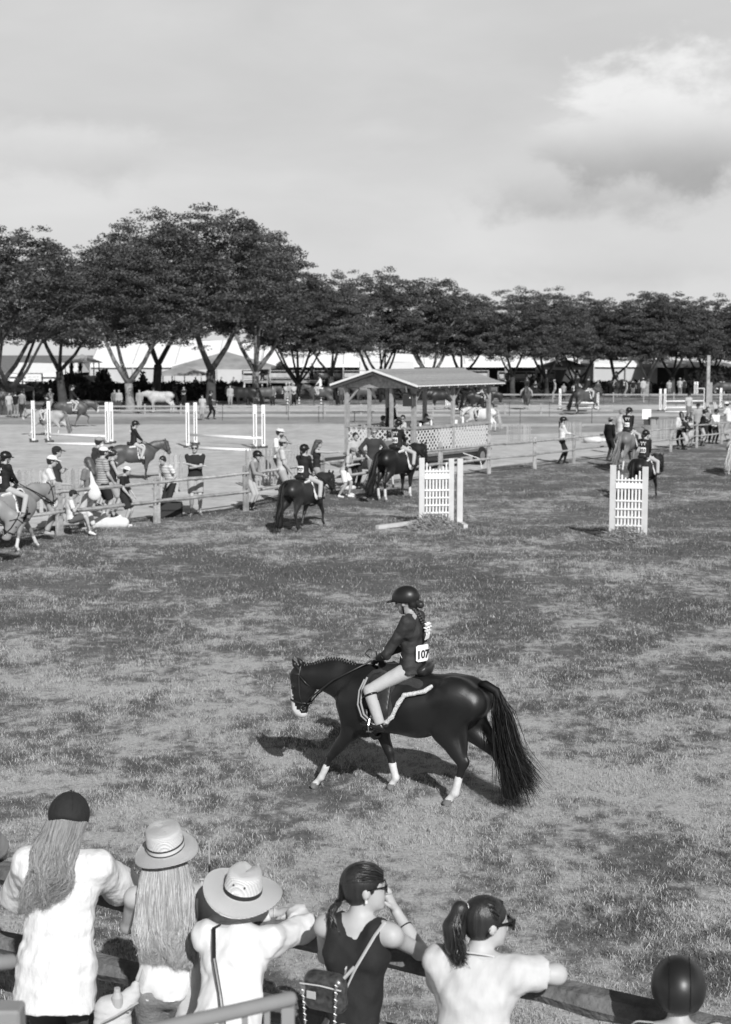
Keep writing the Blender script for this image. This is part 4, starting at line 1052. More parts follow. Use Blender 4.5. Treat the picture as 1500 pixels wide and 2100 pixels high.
# ------------------------------------------------------------------ show jumps in the far arena
cup = mat('jump_foot_dark', .05, .7)
def jump(label, st_px, poles, h):
    """st_px: list of (x, y_base, height); poles: list of ((x, y),(x, y), height)"""
    c = G(*st_px[0][:2]); P = thing('show_jump', label, 'jump', c, 0)
    for (x, y, hh) in st_px:
        g = G(x, y) - c
        o = MB().box(g + V((0, 0, hh / 2)), (.15, .12, hh)).build('standard', wpaint, P)
        MB().box(g + V((0, 0, .05)), (.34, .34, .08)).build('foot', cup, P)
        MB().box(g + V((0, -.065, hh * .45)), (.04, .02, hh * .7)).build('cup_track', cup, P)
    for (p0, p1, z0, z1) in poles:
        a, b_ = G(*p0) - c, G(*p1) - c; MB().tube([a + V((0, 0, z0)), b_ + V((0, 0, z1))], .055, 8).build('pole', wpaint, P, smooth=True)
jump('white jump with two rails behind the left spectators', [(70, 907, 1.88), (102, 907, 1.86), (221, 911, 1.86), (230, 909, 1.83)],
     [((103, 908), (222, 911), .38, .35), ((99, 912), (212, 914), .06, .06)], 1.4)
jump('white jump with tall paired uprights behind the helmeted girl', [(386, 918, 1.9), (402, 912, 1.86), (524, 920, 1.86), (541, 919, 1.84)],
     [((389, 914), (528, 922), .48, .46), ((400, 908), (541, 914), .36, .33), ((388, 921), (515, 926), .06, .06)], 1.5)
jump('white jump partly hidden by the judges stand roof', [(916, 838, 1.35), (922, 836, 1.3), (988, 840, 1.6)], [((918, 838), (962, 838), .3, .3), ((918, 840), (958, 840), .05, .05)], 1.3)
jump('white jump with the cantering bay horse in front', [(1148.5, 840, 1.5), (1226, 841, 1.5)], [((1150, 840), (1226, 841), .50, .50), ((1150, 840), (1226, 841), .18, .18)], 1.5)
jump('wide white jump left of the tall wooden post', [(1354, 843, 1.55), (1363.5, 843, 1.55), (1445, 842, 1.55)], [((1364, 843), (1445, 842), .68, .68), ((1364, 843), (1445, 842), .24, .24), ((1364, 846), (1445, 846), .06, .06)], 1.5)
jump('far white jump with slanted wings behind the tall wooden post', [(1425, 812, 1.35), (1430, 812, 1.35), (1478, 812, 1.35), (1484, 812, 1.35)], [((1430, 812), (1478, 812), .70, .70)], 1.3)
jump('white jump at the right edge of the arena', [(1478, 838, 1.5), (1560, 840, 1.5)], [((1478, 838), (1560, 840), .5, .5)], 1.4)
# tall post and board
tp = thing('wooden_post', 'tall square wooden post with a grey board behind it, right of the arena jumps', 'post', G(1450, 873), 0)
MB().box((0, 0, 1.95), (.17, .17, 3.9)).build('post', oldwood, tp)
MB().box((.10, .25, 1.85), (.42, .06, 1.1)).build('board', mat('grey_board', .28, .8, var=.1), tp)
ch = thing('wooden_chair', 'slanted white lifeguard style ladder chair against the tall post', 'chair', G(1462, 872), 0)
for a, b in (((.0, 0, 0), (-.25, 0, 1.2)), ((.45, 0, 0), (.1, 0, 1.3)), ((.0, .4, 0), (-.25, .4, 1.2)), ((.45, .4, 0), (.1, .4, 1.3))): MB().bar(a, b, .05, .05).build('leg', grpaint, ch)
for z in (.3, .6, .9): MB().bar((.36 - z * .27, 0, z), (.36 - z * .27, .4, z), .05, .03).build('rung', grpaint, ch)

# thin electric-tape stakes across the arena
stk = mat('dark_stake', .04, .6); g0 = None
stakes = [(457, 862, 'by the walking groom'), (592, 862, 'left of the hatted man'), (588, 852, 'in the middle distance'), (654, 866, 'left of the judges stand'), (663, 860, 'just left of the judges stand'), (757, 852, 'seen through the judges stand'), (888, 846, 'under the stand roof'), (1045, 853, 'below the bay horse seen head-on'), (1067, 871, 'above the white picket panel'), (1127, 855, 'right of the bay seen head-on'),
          (1214, 869, 'below the jumping horse'), (1238, 833, 'right of the small jump'), (1277, 830, 'mid-arena'), (1331, 831, 'left of the wide jump'), (1387, 833, 'behind the wide jump'), (1493, 835, 'near the right edge')]
for x, y, nm in stakes:
    P = thing('tape_stake', 'thin dark tape stake standing ' + nm, 'stake', G(x, y), 0, 'tape stakes across the arena')
    if g0 is None: g0 = MB().tube([(0, 0, 0), (0, 0, .95)], .018, 5).tube([(-.02, 0, .9), (.1, 0, .92)], .015, 4).build('rod', stk, P)
    else: dup(g0, P)
# low rail fence round the arena
af = thing('rail_fence', 'low pale two-rail fence along the far side of the arena', 'fence', (0, 95, 0)); gw = mat('pale_grey_rail', .30, .8, var=.2, scale=3)
x = -19.5; pst = None; i = 0
while x < 15:
    if pst is None: pst = MB().box((0, 0, .33), (.10, .10, .66)).build('post', gw, af); pst.location = (x, 0, 0)
    else: dup(pst, af, (x, i * .0, 0))
    for z in (.50, .22):
        MB().box((x + 1.2, -.06, z), (2.4, .03, .11)).build('rail', gw, af) if i == 0 else None
    if i == 0: rl = [o for o in af.children if o.name.startswith('rail')]
    else:
        for o in rl: dup(o, af, (i * 2.4, 0, 0))
    x += 2.4; i += 1
af2 = thing('rail_fence', 'low pale rail fence under the trees on the right', 'fence', (0, 118, 0)); x = 10.5; i = 0; pst = None
while x < 34:
    if pst is None: pst = MB().box((0, 0, .4), (.1, .1, .8)).build('post', gw, af2); pst.location = (x, 0, 0); rl = MB().box((1.25, -.06, .62), (2.5, .03, .12)).build('rail', gw, af2); rl.location = (x, 0, 0)
    else: dup(pst, af2, (x, 0, 0)); dup(rl, af2, (x, 0, 0))
    x += 2.5

# ------------------------------------------------------------------ judges' stand: gabled shelter on a trailer
def judges_stand():
    O = G(849, 936, .56); O.z = 0
    ang = math.atan2(.82, .57)
    P = thing('judges_stand', 'open wooden judges stand with a shingled gable roof and lattice sides on a wheeled trailer', 'stand', O, ang)
    # local: x along the long side (away, right), y to the left-back (gable width)
    Lx, Wy, fl, top = 5.0, 2.75, .60, 2.86
    wood = mat('stand_wood', .30, .85, var=.3, scale=6, bump=.4, bscale=30, rand=.1); lat = mat('lattice_white', .62, .7, var=.1)
    for x, y, w_ in ((0, 0, .14), (0, Wy * .33, .11), (0, Wy * .66, .11), (0, Wy, .14), (Lx / 2, 0, .12), (Lx, 0, .13), (Lx, Wy, .13), (Lx / 2, Wy, .12)):
        bevel(MB().box((x, y, (fl + top) / 2), (w_, w_, top - fl)).build('post', wood, P), .006)
    for x, y in ((0, Wy * .52), (Lx / 2, 0), (0, 0)):
        pass
    for (a, b_) in (((0, Wy - .05, 2.35), (0, Wy - .5, 2.8)), ((Lx / 2 - .05, 0, 2.4), (Lx / 2 - .5, 0, 2.85)), ((Lx / 2 + .05, 0, 2.4), (Lx / 2 + .5, 0, 2.85)), ((Lx - .05, 0, 2.4), (Lx - .5, 0, 2.85)), ((0.05, 0, 2.4), (.5, 0, 2.85))):
        MB().bar(a, b_, .07, .07).build('brace', wood, P)
    # floor, deck edge
    MB().box((Lx / 2, Wy / 2, fl - .05), (Lx + .2, Wy + .2, .08)).build('floor', mat('deck_boards', .14, .8, var=.3, scale=8), P)
    MB().box((Lx / 2, Wy / 2, fl - .17), (Lx + .1, Wy + .1, .14)).build('trailer_frame', mat('dark_steel', .03, .6), P)
    for (x, y, sx, sy) in ((Lx / 2, -.04, Lx, .03), (-.04, Wy / 2, .03, Wy), (Lx / 2, Wy + .04, Lx, .03)):
        for z in (fl + .02, fl + .89): MB().box((x, y, z), (sx + .1 if sx > 1 else .09, sy + .1 if sy > 1 else .09, .05)).build('lattice_rail', wood, P)
    def lattice(p0, d, L, z0, h, nrm):
        mb = MB(); p0, d, nrm = V(p0), V(d), V(nrm); pitch = .20; k = int((L + h) / pitch)
        for s_ in (0, 1):
            for i in range(k + 1):
                t = i * pitch   # diagonal lines x - z = t - h   or   x + z = t
                pts = []
                if s_ == 0: x0 = t - h; a0, b0 = (max(0, x0), max(0, -x0)), (min(L, x0 + h), min(h, L - x0))
                else: a0, b0 = (min(L, t), max(0, t - L)), (max(0, t - h), min(h, t))
                A_ = p0 + d * a0[0] + V((0, 0, z0 + a0[1])) + nrm * (.006 * s_); B_ = p0 + d * b0[0] + V((0, 0, z0 + b0[1])) + nrm * (.006 * s_)
                if (A_ - B_).length > .05: mb.bar(A_, B_, .045, .007, up=nrm)
        o = mb.build('lattice_panel', lat, P); return o
    for x0, L_ in ((.07, Lx / 2 - .13), (Lx / 2 + .06, Lx / 2 - .13)): lattice((x0, -.02, 0), (1, 0, 0), L_, fl + .04, .83, (0, -1, 0))
    lattice((-.02, .07, 0), (0, 1, 0), Wy - .14, fl + .04, .83, (-1, 0, 0))
    lattice((.07, Wy, 0), (1, 0, 0), Lx - .14, fl + .04, .83, (0, -1, 0))
    MB().box((Lx / 2, .12, fl + .93), (Lx - .1, .34, .04)).build('counter', wood, P)
    # roof
    ov, og, rise = .42, .42, .52; ze = top + .06; yc = Wy / 2; hw = Wy / 2 + ov; zr = ze + rise
    sh = mat('roof_shingle', .30, .85, var=.22, scale=14, bump=.4, rand=.12)
    n = 9
    for sg in (-1, 1):
        for i in range(n):        # courses of shingles from the eave upward
            t0, t1 = i / n, (i + 1) / n + .02
            y0, y1 = yc + sg * hw * (1 - t0), yc + sg * hw * (1 - min(t1, 1)); z0, z1 = ze + rise * t0 + .03, ze + rise * min(t1, 1) + .012
            x0, x1 = -og, Lx + og
            vs = [(x0, y0, z0), (x1, y0, z0), (x1, y1, z1), (x0, y1, z1), (x0, y0, z0 - .03), (x1, y0, z0 - .03), (x1, y1, z1 - .03), (x0, y1, z1 - .03)]
            mk('shingle_course', vs, [(0, 1, 2, 3), (7, 6, 5, 4), (0, 4, 5, 1), (1, 5, 6, 2), (2, 6, 7, 3), (3, 7, 4, 0)] if sg < 0 else [(3, 2, 1, 0), (4, 5, 6, 7), (1, 5, 4, 0), (2, 6, 5, 1), (3, 7, 6, 2), (0, 4, 7, 3)], sh, P)
        MB().bar((-og - .015, yc + sg * hw, ze), (-og - .015, yc, zr), .035, .07).build('barge_board', wpaint, P)
        MB().bar((-og + .05, yc + sg * (hw - .02), ze - .085), (-og + .05, yc, zr - .085), .06, .12).build('fascia', mat('dark_fascia', .06, .8), P)
        MB().box((Lx / 2, yc + sg * (hw + .012), ze + .005), (Lx + 2 * og, .022, .035)).build('drip_edge', wpaint, P)
        for i in range(10):
            x = -og + .15 + i * (Lx + 2 * og - .3) / 9
            MB().bar((x, yc + sg * (hw + .0), ze - .045), (x, yc, zr - .045), .045, .075).build('rafter', wood, P)
    MB().box((Lx / 2, yc, zr + .02), (Lx + 2 * og, .12, .03)).build('ridge_cap', sh, P)
    for y in (0, Wy): MB().box((Lx / 2, y, top - .0), (Lx + .3, .09, .12)).build('beam', wood, P)
    vs = [(-.09, -.35, top - .02), (-.09, Wy + .35, top - .02), (-.09, Wy + .35, ze - .10 + rise * .02), (-.09, yc, zr - .14), (-.09, -.35, ze - .10 + rise * .02)]
    vs2 = [(v[0] + .04, v[1], v[2]) for v in vs]
    mk('gable_panel', vs + vs2, [(0, 1, 2, 3, 4)[::-1], (5, 6, 7, 8, 9), (0, 5, 6, 1)[::-1], (1, 6, 7, 2)[::-1], (2, 7, 8, 3)[::-1], (3, 8, 9, 4)[::-1], (4, 9, 5, 0)[::-1]], mat('chipboard', .30, .8, var=.5, scale=9, bump=.4, det=8), P)
    # wheel
    for y in (-.02, Wy + .02):
        wh = MB(); wh.tube([(4.35, y - .12, .33), (4.35, y - .105, .33), (4.35, y + .105, .33), (4.35, y + .12, .33)], [.28, .33, .33, .28], 24)
        o = wh.build('wheel', mat('tyre', .015, .8), P, smooth=False); r_ = MB().tube([(4.35, y - .135, .33), (4.35, y - .128, .33)], [.16, .17], 16).build('rim', mat('rim_grey', .35, .4, metal=.6), o)
    MB().tube([(3.05, -.1, .5), (3.15, -.35, .42), (3.45, -.55, .30), (3.2, -.75, .15), (3.0, -.9, .0)], .015, 5).build('hose', wpaint, P)
    # things inside / on it
    sp = thing('loudspeaker', 'dark box loudspeaker hung on the corner post of the judges stand', 'speaker', P.matrix_basis @ V((-.10, .12, 2.45)), ang)
    bevel(MB().box((0, 0, 0), (.22, .40, .42)).build('cabinet', mat('speaker_box', .06, .6), sp), .01)
    MB().box((-.113, 0, 0), (.006, .34, .36)).build('grille', mat('speaker_grille', .03, .8), sp)
    MB().box((-.118, -.1, .08), (.004, .05, .04)).build('badge', wpaint, sp)
    fg = thing('flag', 'small white pennant on the gable above the loudspeaker', 'flag', P.matrix_basis @ V((-.14, .18, 2.70)), ang)
    MB().add([(0, 0, 0), (0, .05, .02), (0, .09, .28), (0, .03, .2), (.01, 0, 0), (.01, .05, .02), (.01, .09, .28), (.01, .03, .2)], [(0, 1, 2, 3), (7, 6, 5, 4), (0, 4, 5, 1), (1, 5, 6, 2), (2, 6, 7, 3), (3, 7, 4, 0)]).build('cloth', wpaint, fg)
    for x, r_, h_, nm, lb in ((.55, .05, .1, 'paper_cup', 'white paper cup on the stand counter by the corner post'), (3.35, .045, .24, 'bottle', 'white bottle on the right half of the stand counter'), (2.85, .08, .13, 'tub', 'low white tub on the stand counter left of the bottle'), (1.25, .035, .2, 'water_bottle', 'clear water bottle in front of the hatted woman')):
        o = thing(nm, lb, nm.replace('_', ' '), P.matrix_basis @ V((x, .1, 1.55)), ang)
        MB().tube([(0, 0, 0), (0, 0, h_ * .7), (0, 0, h_ * .8), (0, 0, h_)], [r_ * .9, r_, r_ * .6 if 'bottle' in nm else r_, r_ * .4 if 'bottle' in nm else r_ * 1.02], 10).build('vessel', wpaint, o)
    tb = thing('table', 'dark folding table inside the judges stand', 'table', P.matrix_basis @ V((2.2, 1.2, fl - .01)), ang)
    MB().box((0, 0, .73), (1.8, .7, .04)).build('table_top', mat('dark_table', .05, .5), tb)
    for a, b_ in ((-.8, -.3), (.8, -.3), (-.8, .3), (.8, .3)): MB().box((a, b_, .36), (.04, .04, .71)).build('leg', mat('dark_table', .05, .5), tb)
    return P
JS = judges_stand()

# ------------------------------------------------------------------ far background: marquees, decks, hedges
canvas = mat('tent_canvas', .80, .6, var=.03, scale=1.2); canvas2 = mat('tent_wall', .50, .8, var=.08, scale=.5); dk = mat('tent_shade_and_dark_furniture', .05, .9); pole = mat('tent_pole', .5, .6)
def marquee(label, x0, x1, y, eave, ridge, depth, bay=5., walls='none'):
    P = thing('marquee', label, 'tent', ((x0 + x1) / 2, y, 0)); hw = (x1 - x0) / 2; n = max(1, round((x1 - x0) / bay)); b_ = 2 * hw / n
    for i in range(n):
        a, c = -hw + i * b_, -hw + (i + 1) * b_; mdl = (a + c) / 2
        vs = [(a, 0, eave), (mdl, 0, eave - .06), (c, 0, eave), (c, depth / 2, ridge), (mdl, depth / 2, ridge - .07), (a, depth / 2, ridge), (a, depth, eave), (c, depth, eave), (a, -.02, eave - .35), (mdl, -.02, eave - .38), (c, -.02, eave - .35)]
        mk('roof_bay', vs, [(0, 1, 4, 5), (1, 2, 3, 4), (5, 3, 7, 6), (8, 9, 1, 0), (9, 10, 2, 1)], canvas, P)
        MB().tube([(a, 0, eave - .3), (a, 0, 0)], .08, 6).build('pole', pole, P)
        MB().tube([(a, 0, eave + .02), (a, depth / 2, ridge + .02)], .05, 4).build('seam', mat('tent_seam', .45, .7), P)
    for sx in (-hw, hw): mk('end_wall', [(sx, 0, eave), (sx, depth / 2, ridge), (sx, depth, eave)], [(0, 1, 2)], canvas, P)
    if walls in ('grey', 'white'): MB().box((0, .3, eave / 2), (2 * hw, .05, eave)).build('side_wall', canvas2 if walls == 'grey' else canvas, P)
    MB().box((0, depth, eave / 2), (2 * hw, .05, eave)).build('rear_wall', dk if walls != 'grey' else canvas2, P)  # open tents: the shade inside is put into this wall's colour
    return P
def xat(px, D): return (px - 750) * D / FPX * 1.003
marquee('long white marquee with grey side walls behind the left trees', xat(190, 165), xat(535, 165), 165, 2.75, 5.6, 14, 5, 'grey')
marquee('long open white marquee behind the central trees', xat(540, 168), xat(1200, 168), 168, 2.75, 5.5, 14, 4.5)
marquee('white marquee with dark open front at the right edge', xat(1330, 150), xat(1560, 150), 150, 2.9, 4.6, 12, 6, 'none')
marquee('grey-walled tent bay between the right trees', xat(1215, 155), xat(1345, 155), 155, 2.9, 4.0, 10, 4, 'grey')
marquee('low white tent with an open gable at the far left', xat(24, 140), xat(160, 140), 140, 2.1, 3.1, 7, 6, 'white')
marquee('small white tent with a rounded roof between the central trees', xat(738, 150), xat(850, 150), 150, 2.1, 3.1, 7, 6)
def canopy(label, px, D, w_, eave, ridge, m, side=0):
    P = thing('canopy_tent', label, 'tent', (xat(px, D), D, 0)); h = w_ / 2
    mk('canopy', [(-h, -h, eave), (h, -h, eave), (h, h, eave), (-h, h, eave), (0, 0, ridge), (-h, -h, eave - .25), (h, -h, eave - .25), (h, h, eave - .25), (-h, h, eave - .25)], [(0, 1, 4), (1, 2, 4), (2, 3, 4), (3, 0, 4), (5, 6, 1, 0), (6, 7, 2, 1), (8, 5, 0, 3), (7, 8, 3, 2)], m, P)
    for a in (-1, 1):
        for b_ in (-1, 1): MB().tube([(a * (h - .05), b_ * (h - .05), 0), (a * (h - .05), b_ * (h - .05), eave)], .06, 6).build('leg', pole, P)
greyc = mat('grey_canopy_cloth', .30, .7, var=.3, scale=.6)
canopy('large grey peaked canopy left of the central tree trunks', 466, 146, 9.8, 2.7, 4.2, greyc)
canopy('small grey peaked canopy in front of the large one', 376, 140, 4.4, 2.1, 2.8, greyc)
canopy('small grey peaked canopy under the right trees', 1150, 138, 4.6, 2.7, 3.6, greyc)
canopy('dark low canopy at the far left beside the tree trunk', 22, 101, 3.0, 1.6, 2.1, mat('dark_canopy_cloth', .09, .7))
gz = thing('gazebo', 'small square gazebo with a hip roof standing on a raised box behind the hedge', 'gazebo', (xat(174, 132), 132, 0))
mk('roof', [(-1.65, -1.65, 3.15), (1.65, -1.65, 3.15), (1.65, 1.65, 3.15), (-1.65, 1.65, 3.15), (0, 0, 3.95)], [(0, 1, 4), (1, 2, 4), (2, 3, 4), (3, 0, 4), (3, 2, 1, 0)], mat('gazebo_roof', .30, .8, var=.1), gz)
for a in (-1.3, 1.3):
    for b_ in (-1.3, 1.3): MB().box((a, b_, 2.55), (.1, .1, 1.25)).build('post', gw, gz)
MB().box((0, 0, .98), (3.0, 3.0, 1.95)).build('base', mat('gazebo_base', .42, .8), gz)
bn = thing('banner', 'pale rectangular banner with small grey lettering on the low white tent', 'banner', (xat(75, 139.5), 139.3, 1.6))
MB().box((0, 0, 0), (1.5, .02, .72)).build('cloth', mat('banner_white', .72, .7), bn)
for z, n, s_ in ((.12, 12, .07), (-.13, 8, .10)):
    mb = MB(); r = random.Random(n)
    for i in range(n):
        if i % 5 == 4: continue
        mb.box(((i - n / 2 + .5) * s_ * 1.25, -.015, z), (s_ * .7, .006, s_ * 1.2 * r.uniform(.7, 1)))
    mb.build('lettering', mat('banner_ink', .25, .8), bn)
# raised viewing decks with pale railings
def deck(label, px0, px1, D, floor, panel=True, m=None):
    x0, x1 = xat(px0, D), xat(px1, D); P = thing('viewing_deck', label, 'deck', ((x0 + x1) / 2, D, 0)); L = x1 - x0
    MB().box((0, 1.5, floor - .15), (L, 3.2, .22)).build('deck_floor', gw, P)
    n = max(2, int(L / 2.2)); pm = rm = None
    for i in range(n + 1):
        x = -L / 2 + L * i / n
        if pm is None: pm = MB().box((0, -.05, (floor + 1.0) / 2), (.12, .12, floor + 1.0)).build('post', gw, P); pm.location = (x, 0, 0)
        else: dup(pm, P, (x, 0, 0))
        if i < n and panel:
            if rm is None: rm = MB().box((L / n / 2, 0, floor + .5), (L / n - .2, .03, .42)).build('railing_panel', mat('railing_cloth', .5, .8, var=.35, scale=.9), P); rm.location = (x, 0, 0)
            else: dup(rm, P, (x, 0, 0))
    for z in (floor + .95, floor + .2): MB().box((0, -.12, z), (L, .04, .09)).build('rail', gw, P)
    MB().box((0, 1.0, (floor - .3) / 2), (L - .3, .05, floor - .3)).build('skirt', mat('deck_skirt', .05, .9), P)
deck('raised deck with pale railing panels behind the central hedge', 500, 702, 142, 1.35)
deck('raised deck with pale railings seen between the right-hand trees', 1020, 1135, 142, 1.25)
deck('raised deck with pale railings behind the judges stand roof', 705, 1000, 146, 1.3)
deck('small raised deck with a railing by the low white tent', 12, 92, 132, 1.2, False)
# hedges
leafm = attr_mat('hedge_leaf', .012, .045, .6, .3)
def hedge(label, px0, px1, D, h, depth=1.6, seed=0, round_=0., cat='hedge', name='hedge'):
    x0, x1 = xat(px0, D), xat(px1, D); L = x1 - x0; r = np.random.default_rng(seed); P = thing(name, label, cat, ((x0 + x1) / 2, D, 0))
    n = int(min(9000, L * h * 45))
    x = r.uniform(-.5, .5, n) * L; face = r.random(n)
    hh = h * (1 - round_ * (2 * x / L) ** 2) * (1 + .03 * np.sin(x * 1.9 + seed))
    z = np.where(face < .65, r.random(n) * hh, hh + r.normal(size=n) * .05); y = np.where(face < .65, r.normal(size=n) * .06 - (depth / 2) * (1 - round_ * .3 * (z / h)), r.uniform(-.5, .5, n) * depth)
    c = np.stack([x, y, z], 1); a = r.normal(size=(n, 3)) * .12; b_ = r.normal(size=(n, 3)) * .10
    vs = np.stack([c - a, c + b_, c + a, c - b_], 1).reshape(-1, 3); F = np.arange(n * 4).reshape(-1, 4)
    o = mk('foliage', vs, F, leafm, P, attr=np.repeat(r.random(n), 4)); o['kind'] = 'stuff'
    mb = Blob(.22); 
    if round_: mb.ell((0, 0, h * .3), (L / 2 * .96, depth / 2, h * .68)); mb.build('bush_core', mat('hedge_core', .015, .9), P)
    else: MB().box((0, 0, h / 2 - .03), (L, depth * .9, h - .06)).build('hedge_core', mat('hedge_core', .015, .9), P)
hedge('long dark clipped hedge behind the left half of the arena', 60, 500, 122, 1.50, seed=1)
hedge('dark clipped hedge right of the low gate in the middle', 668, 1000, 124, 1.55, seed=2)
hedge('dark hedge behind the cantering bay horse', 1040, 1330, 136, 1.25, seed=3)
hedge('tall black hedge at the right edge under the white marquee', 1402, 1560, 140, 2.6, 2., seed=4)
hedge('low dark hedge between the right-hand trunks', 1330, 1402, 142, 1.0, seed=14)
hedge('rounded grey-green bush on top of the hedge line at left', 105, 198, 128, 2.25, 3.2, seed=5, round_=.8, cat='bush', name='bush')
hedge('smaller rounded bush right of the gazebo', 196, 236, 127, 2.5, 2.4, seed=6, round_=.7, cat='bush', name='bush')
hedge('round bush between the double tree trunk and the grey canopy', 288, 306, 128, 2.3, 2, seed=7, round_=.7, cat='bush', name='bush')
hedge('round dark bush behind the horse at the small open tent', 556, 600, 150, 2.9, 3, seed=8, round_=.6, cat='bush', name='bush')
hedge('round dark bush beside the tree right of the judges stand', 1075, 1110, 128, 1.9, 2, seed=9, round_=.7, cat='bush', name='bush')
# painted panels and striped posts in the middle gap
for px, lb in ((714, 'left'), (806 - 11, 'right')): pass
for x, w_, g, lb in ((600, .5, .5, 'pale leaning board left of the two riders at the gap'), (716 - 115 + 0, .3, .6, 'narrow white board in the gap'),):
    o = thing('board', lb, 'board', G(x, 826)); MB().box((0, 0, .6), (w_, .04, 1.1)).build('panel', mat('board_%d' % int(g * 100), g, .8), o)
for x, lb in ((590, 'left striped pole of the pair in the middle gap'), (614, 'right striped pole of the pair in the middle gap'), (659, 'striped pole below the horse left of the judges stand')):
    o = thing('striped_pole', lb, 'pole', G(x, 834)); MB().tube([(0, 0, 0), (0, 0, .7)], .06, 6).build('shaft', stripe_mat('pole_stripes', .75, .05, .22), o)

# ------------------------------------------------------------------ trees
bark = mat('tree_bark', .05, .9, var=.45, scale=4, bump=.8, bscale=9); bark2 = mat('pale_tree_bark', .24, .9, var=.45, scale=4, bump=.8, bscale=9)
leaf = attr_mat('locust_leaf', .036, .165, .55, .25, trans=.18, pos_scale=.35, pos_amt=.22)
def tree_meshes(seed, H, Rr, base=.30, trunks=1, fork=2.0, n_cl=260, per=70, dens=1.0):
    r = random.Random(seed); mb = MB(); ends = []
    for k in range(trunks):
        a0 = r.random() * 6.28; x0 = 0 if trunks == 1 else .25 * math.cos(k * 3.1 + a0)
        tilt = V((r.uniform(-.12, .12) + x0, r.uniform(-.08, .08), 1)).normalized(); f = fork * r.uniform(.9, 1.1); r0 = .028 * H * (.8 if trunks > 1 else 1)
        p0 = V((x0, 0, -.1)); p1 = V((x0, 0, 0)) + tilt * f
        mb.tube([p0, V((x0, 0, .15)), p0.lerp(p1, .5) + V((r.uniform(-.08, .08), 0, 0)), p1], [r0 * 1.5, r0 * 1.12, r0 * .95, r0 * .9], 9, rj=.08, seed=seed)
        nb = r.choice((3, 4, 4, 5))
        for j in range(nb):
            a = a0 + 6.28 * j / nb + r.uniform(-.3, .3); el = r.uniform(.75, 1.15); Lb = H * r.uniform(.30, .40)
            d = V((math.cos(a) * math.cos(el), math.sin(a) * math.cos(el), math.sin(el)))
            m_ = p1 + d * Lb * .5 + V((0, 0, -.03 * Lb)); e = p1 + d * Lb + V((0, 0, .10 * Lb)); rb = r0 * r.uniform(.42, .6)
            mb.tube([p1 - d * .2, m_, e], [rb * 1.15, rb * .85, rb * .6], 7, rj=.08, seed=seed + j)
            for q in range(3):
                a2 = a + r.uniform(-.9, .9); el2 = r.uniform(.25, .95); L2 = H * r.uniform(.18, .30); d2 = V((math.cos(a2) * math.cos(el2), math.sin(a2) * math.cos(el2), math.sin(el2)))
                s_ = m_.lerp(e, r.uniform(.4, 1)); e2 = s_ + d2 * L2; mb.tube([s_, s_.lerp(e2, .5) + V((0, 0, .05 * L2)), e2], [rb * .5, rb * .35, rb * .2], 5, seed=seed + q)
                for u in range(3):
                    a3 = a2 + r.uniform(-1, 1); el3 = r.uniform(0, .8); L3 = H * r.uniform(.08, .16); d3 = V((math.cos(a3) * math.cos(el3), math.sin(a3) * math.cos(el3), math.sin(el3)))
                    s3 = s_.lerp(e2, r.uniform(.4, 1)); mb.tube([s3, s3 + d3 * L3], [rb * .2, rb * .08], 4)
    g = np.random.default_rng(seed); C = []
    zc = H * base
    big = g.normal(size=(9, 3)); big /= np.linalg.norm(big, axis=1)[:, None]
    while len(C) < n_cl:
        v = g.normal(size=3); v /= np.linalg.norm(v)
        if v[2] < -.16: continue
        lump = 1 + .13 * np.max(big @ v) - .09 + .025 * g.normal()
        t = g.random() ** .33
        if t < .30: continue
        rad = Rr * lump * t; z = zc + v[2] * (H - zc) * lump * t
        p = np.array([v[0] * rad, v[1] * rad, z])
        if v[2] < .25: p[2] += g.uniform(-.06, .03) * H * abs(np.linalg.norm(v[:2]))
        C.append((p, g.uniform(.55, 1.15)))
    vs, at = [], []
    for p, s_ in C:
        k = int(per * s_ * s_ * dens) + 8
        # sprays: leaves gathered on flattened fans that droop at the edge
        q = g.normal(size=(k, 3)); q /= np.linalg.norm(q, axis=1)[:, None]; q *= (g.random((k, 1)) ** .45)
        c = p + q * np.array([1.0, 1.0, .36]) * s_ * H * .068; c[:, 2] -= (q[:, 0] ** 2 + q[:, 1] ** 2) * .16 * s_ * H * .068
        sz = g.uniform(.07, .15, (k, 1)) * H / 13
        a = g.normal(size=(k, 3)); a[:, 2] *= .45; a /= np.linalg.norm(a, axis=1)[:, None]; b_ = np.cross(a, g.normal(size=(k, 3)) + np.array([0, 0, 1.2])); b_ /= np.linalg.norm(b_, axis=1)[:, None]
        vs.append(np.stack([c - a * sz, c - b_ * sz * .5, c + a * sz, c + b_ * sz * .5], 1)); tone = g.uniform(0, .55); at.append(np.repeat(np.clip(tone + g.random(k) * .45, 0, 1), 4))
    vs = np.concatenate(vs); return mb, vs.reshape(-1, 3), np.arange(len(vs) * 4).reshape(-1, 4), np.concatenate(at)
TV = []
for sd, tr, fk, bs in ((11, 1, 2.2, .44), (22, 1, 2.4, .43), (33, 2, 1.7, .43), (44, 1, 2.6, .44)):
    mb, vs, fs, at = tree_meshes(sd, 13., 6.6, bs, tr, fk, 640, 100); TV.append((mb, vs, fs, at))
TM = [None] * 4
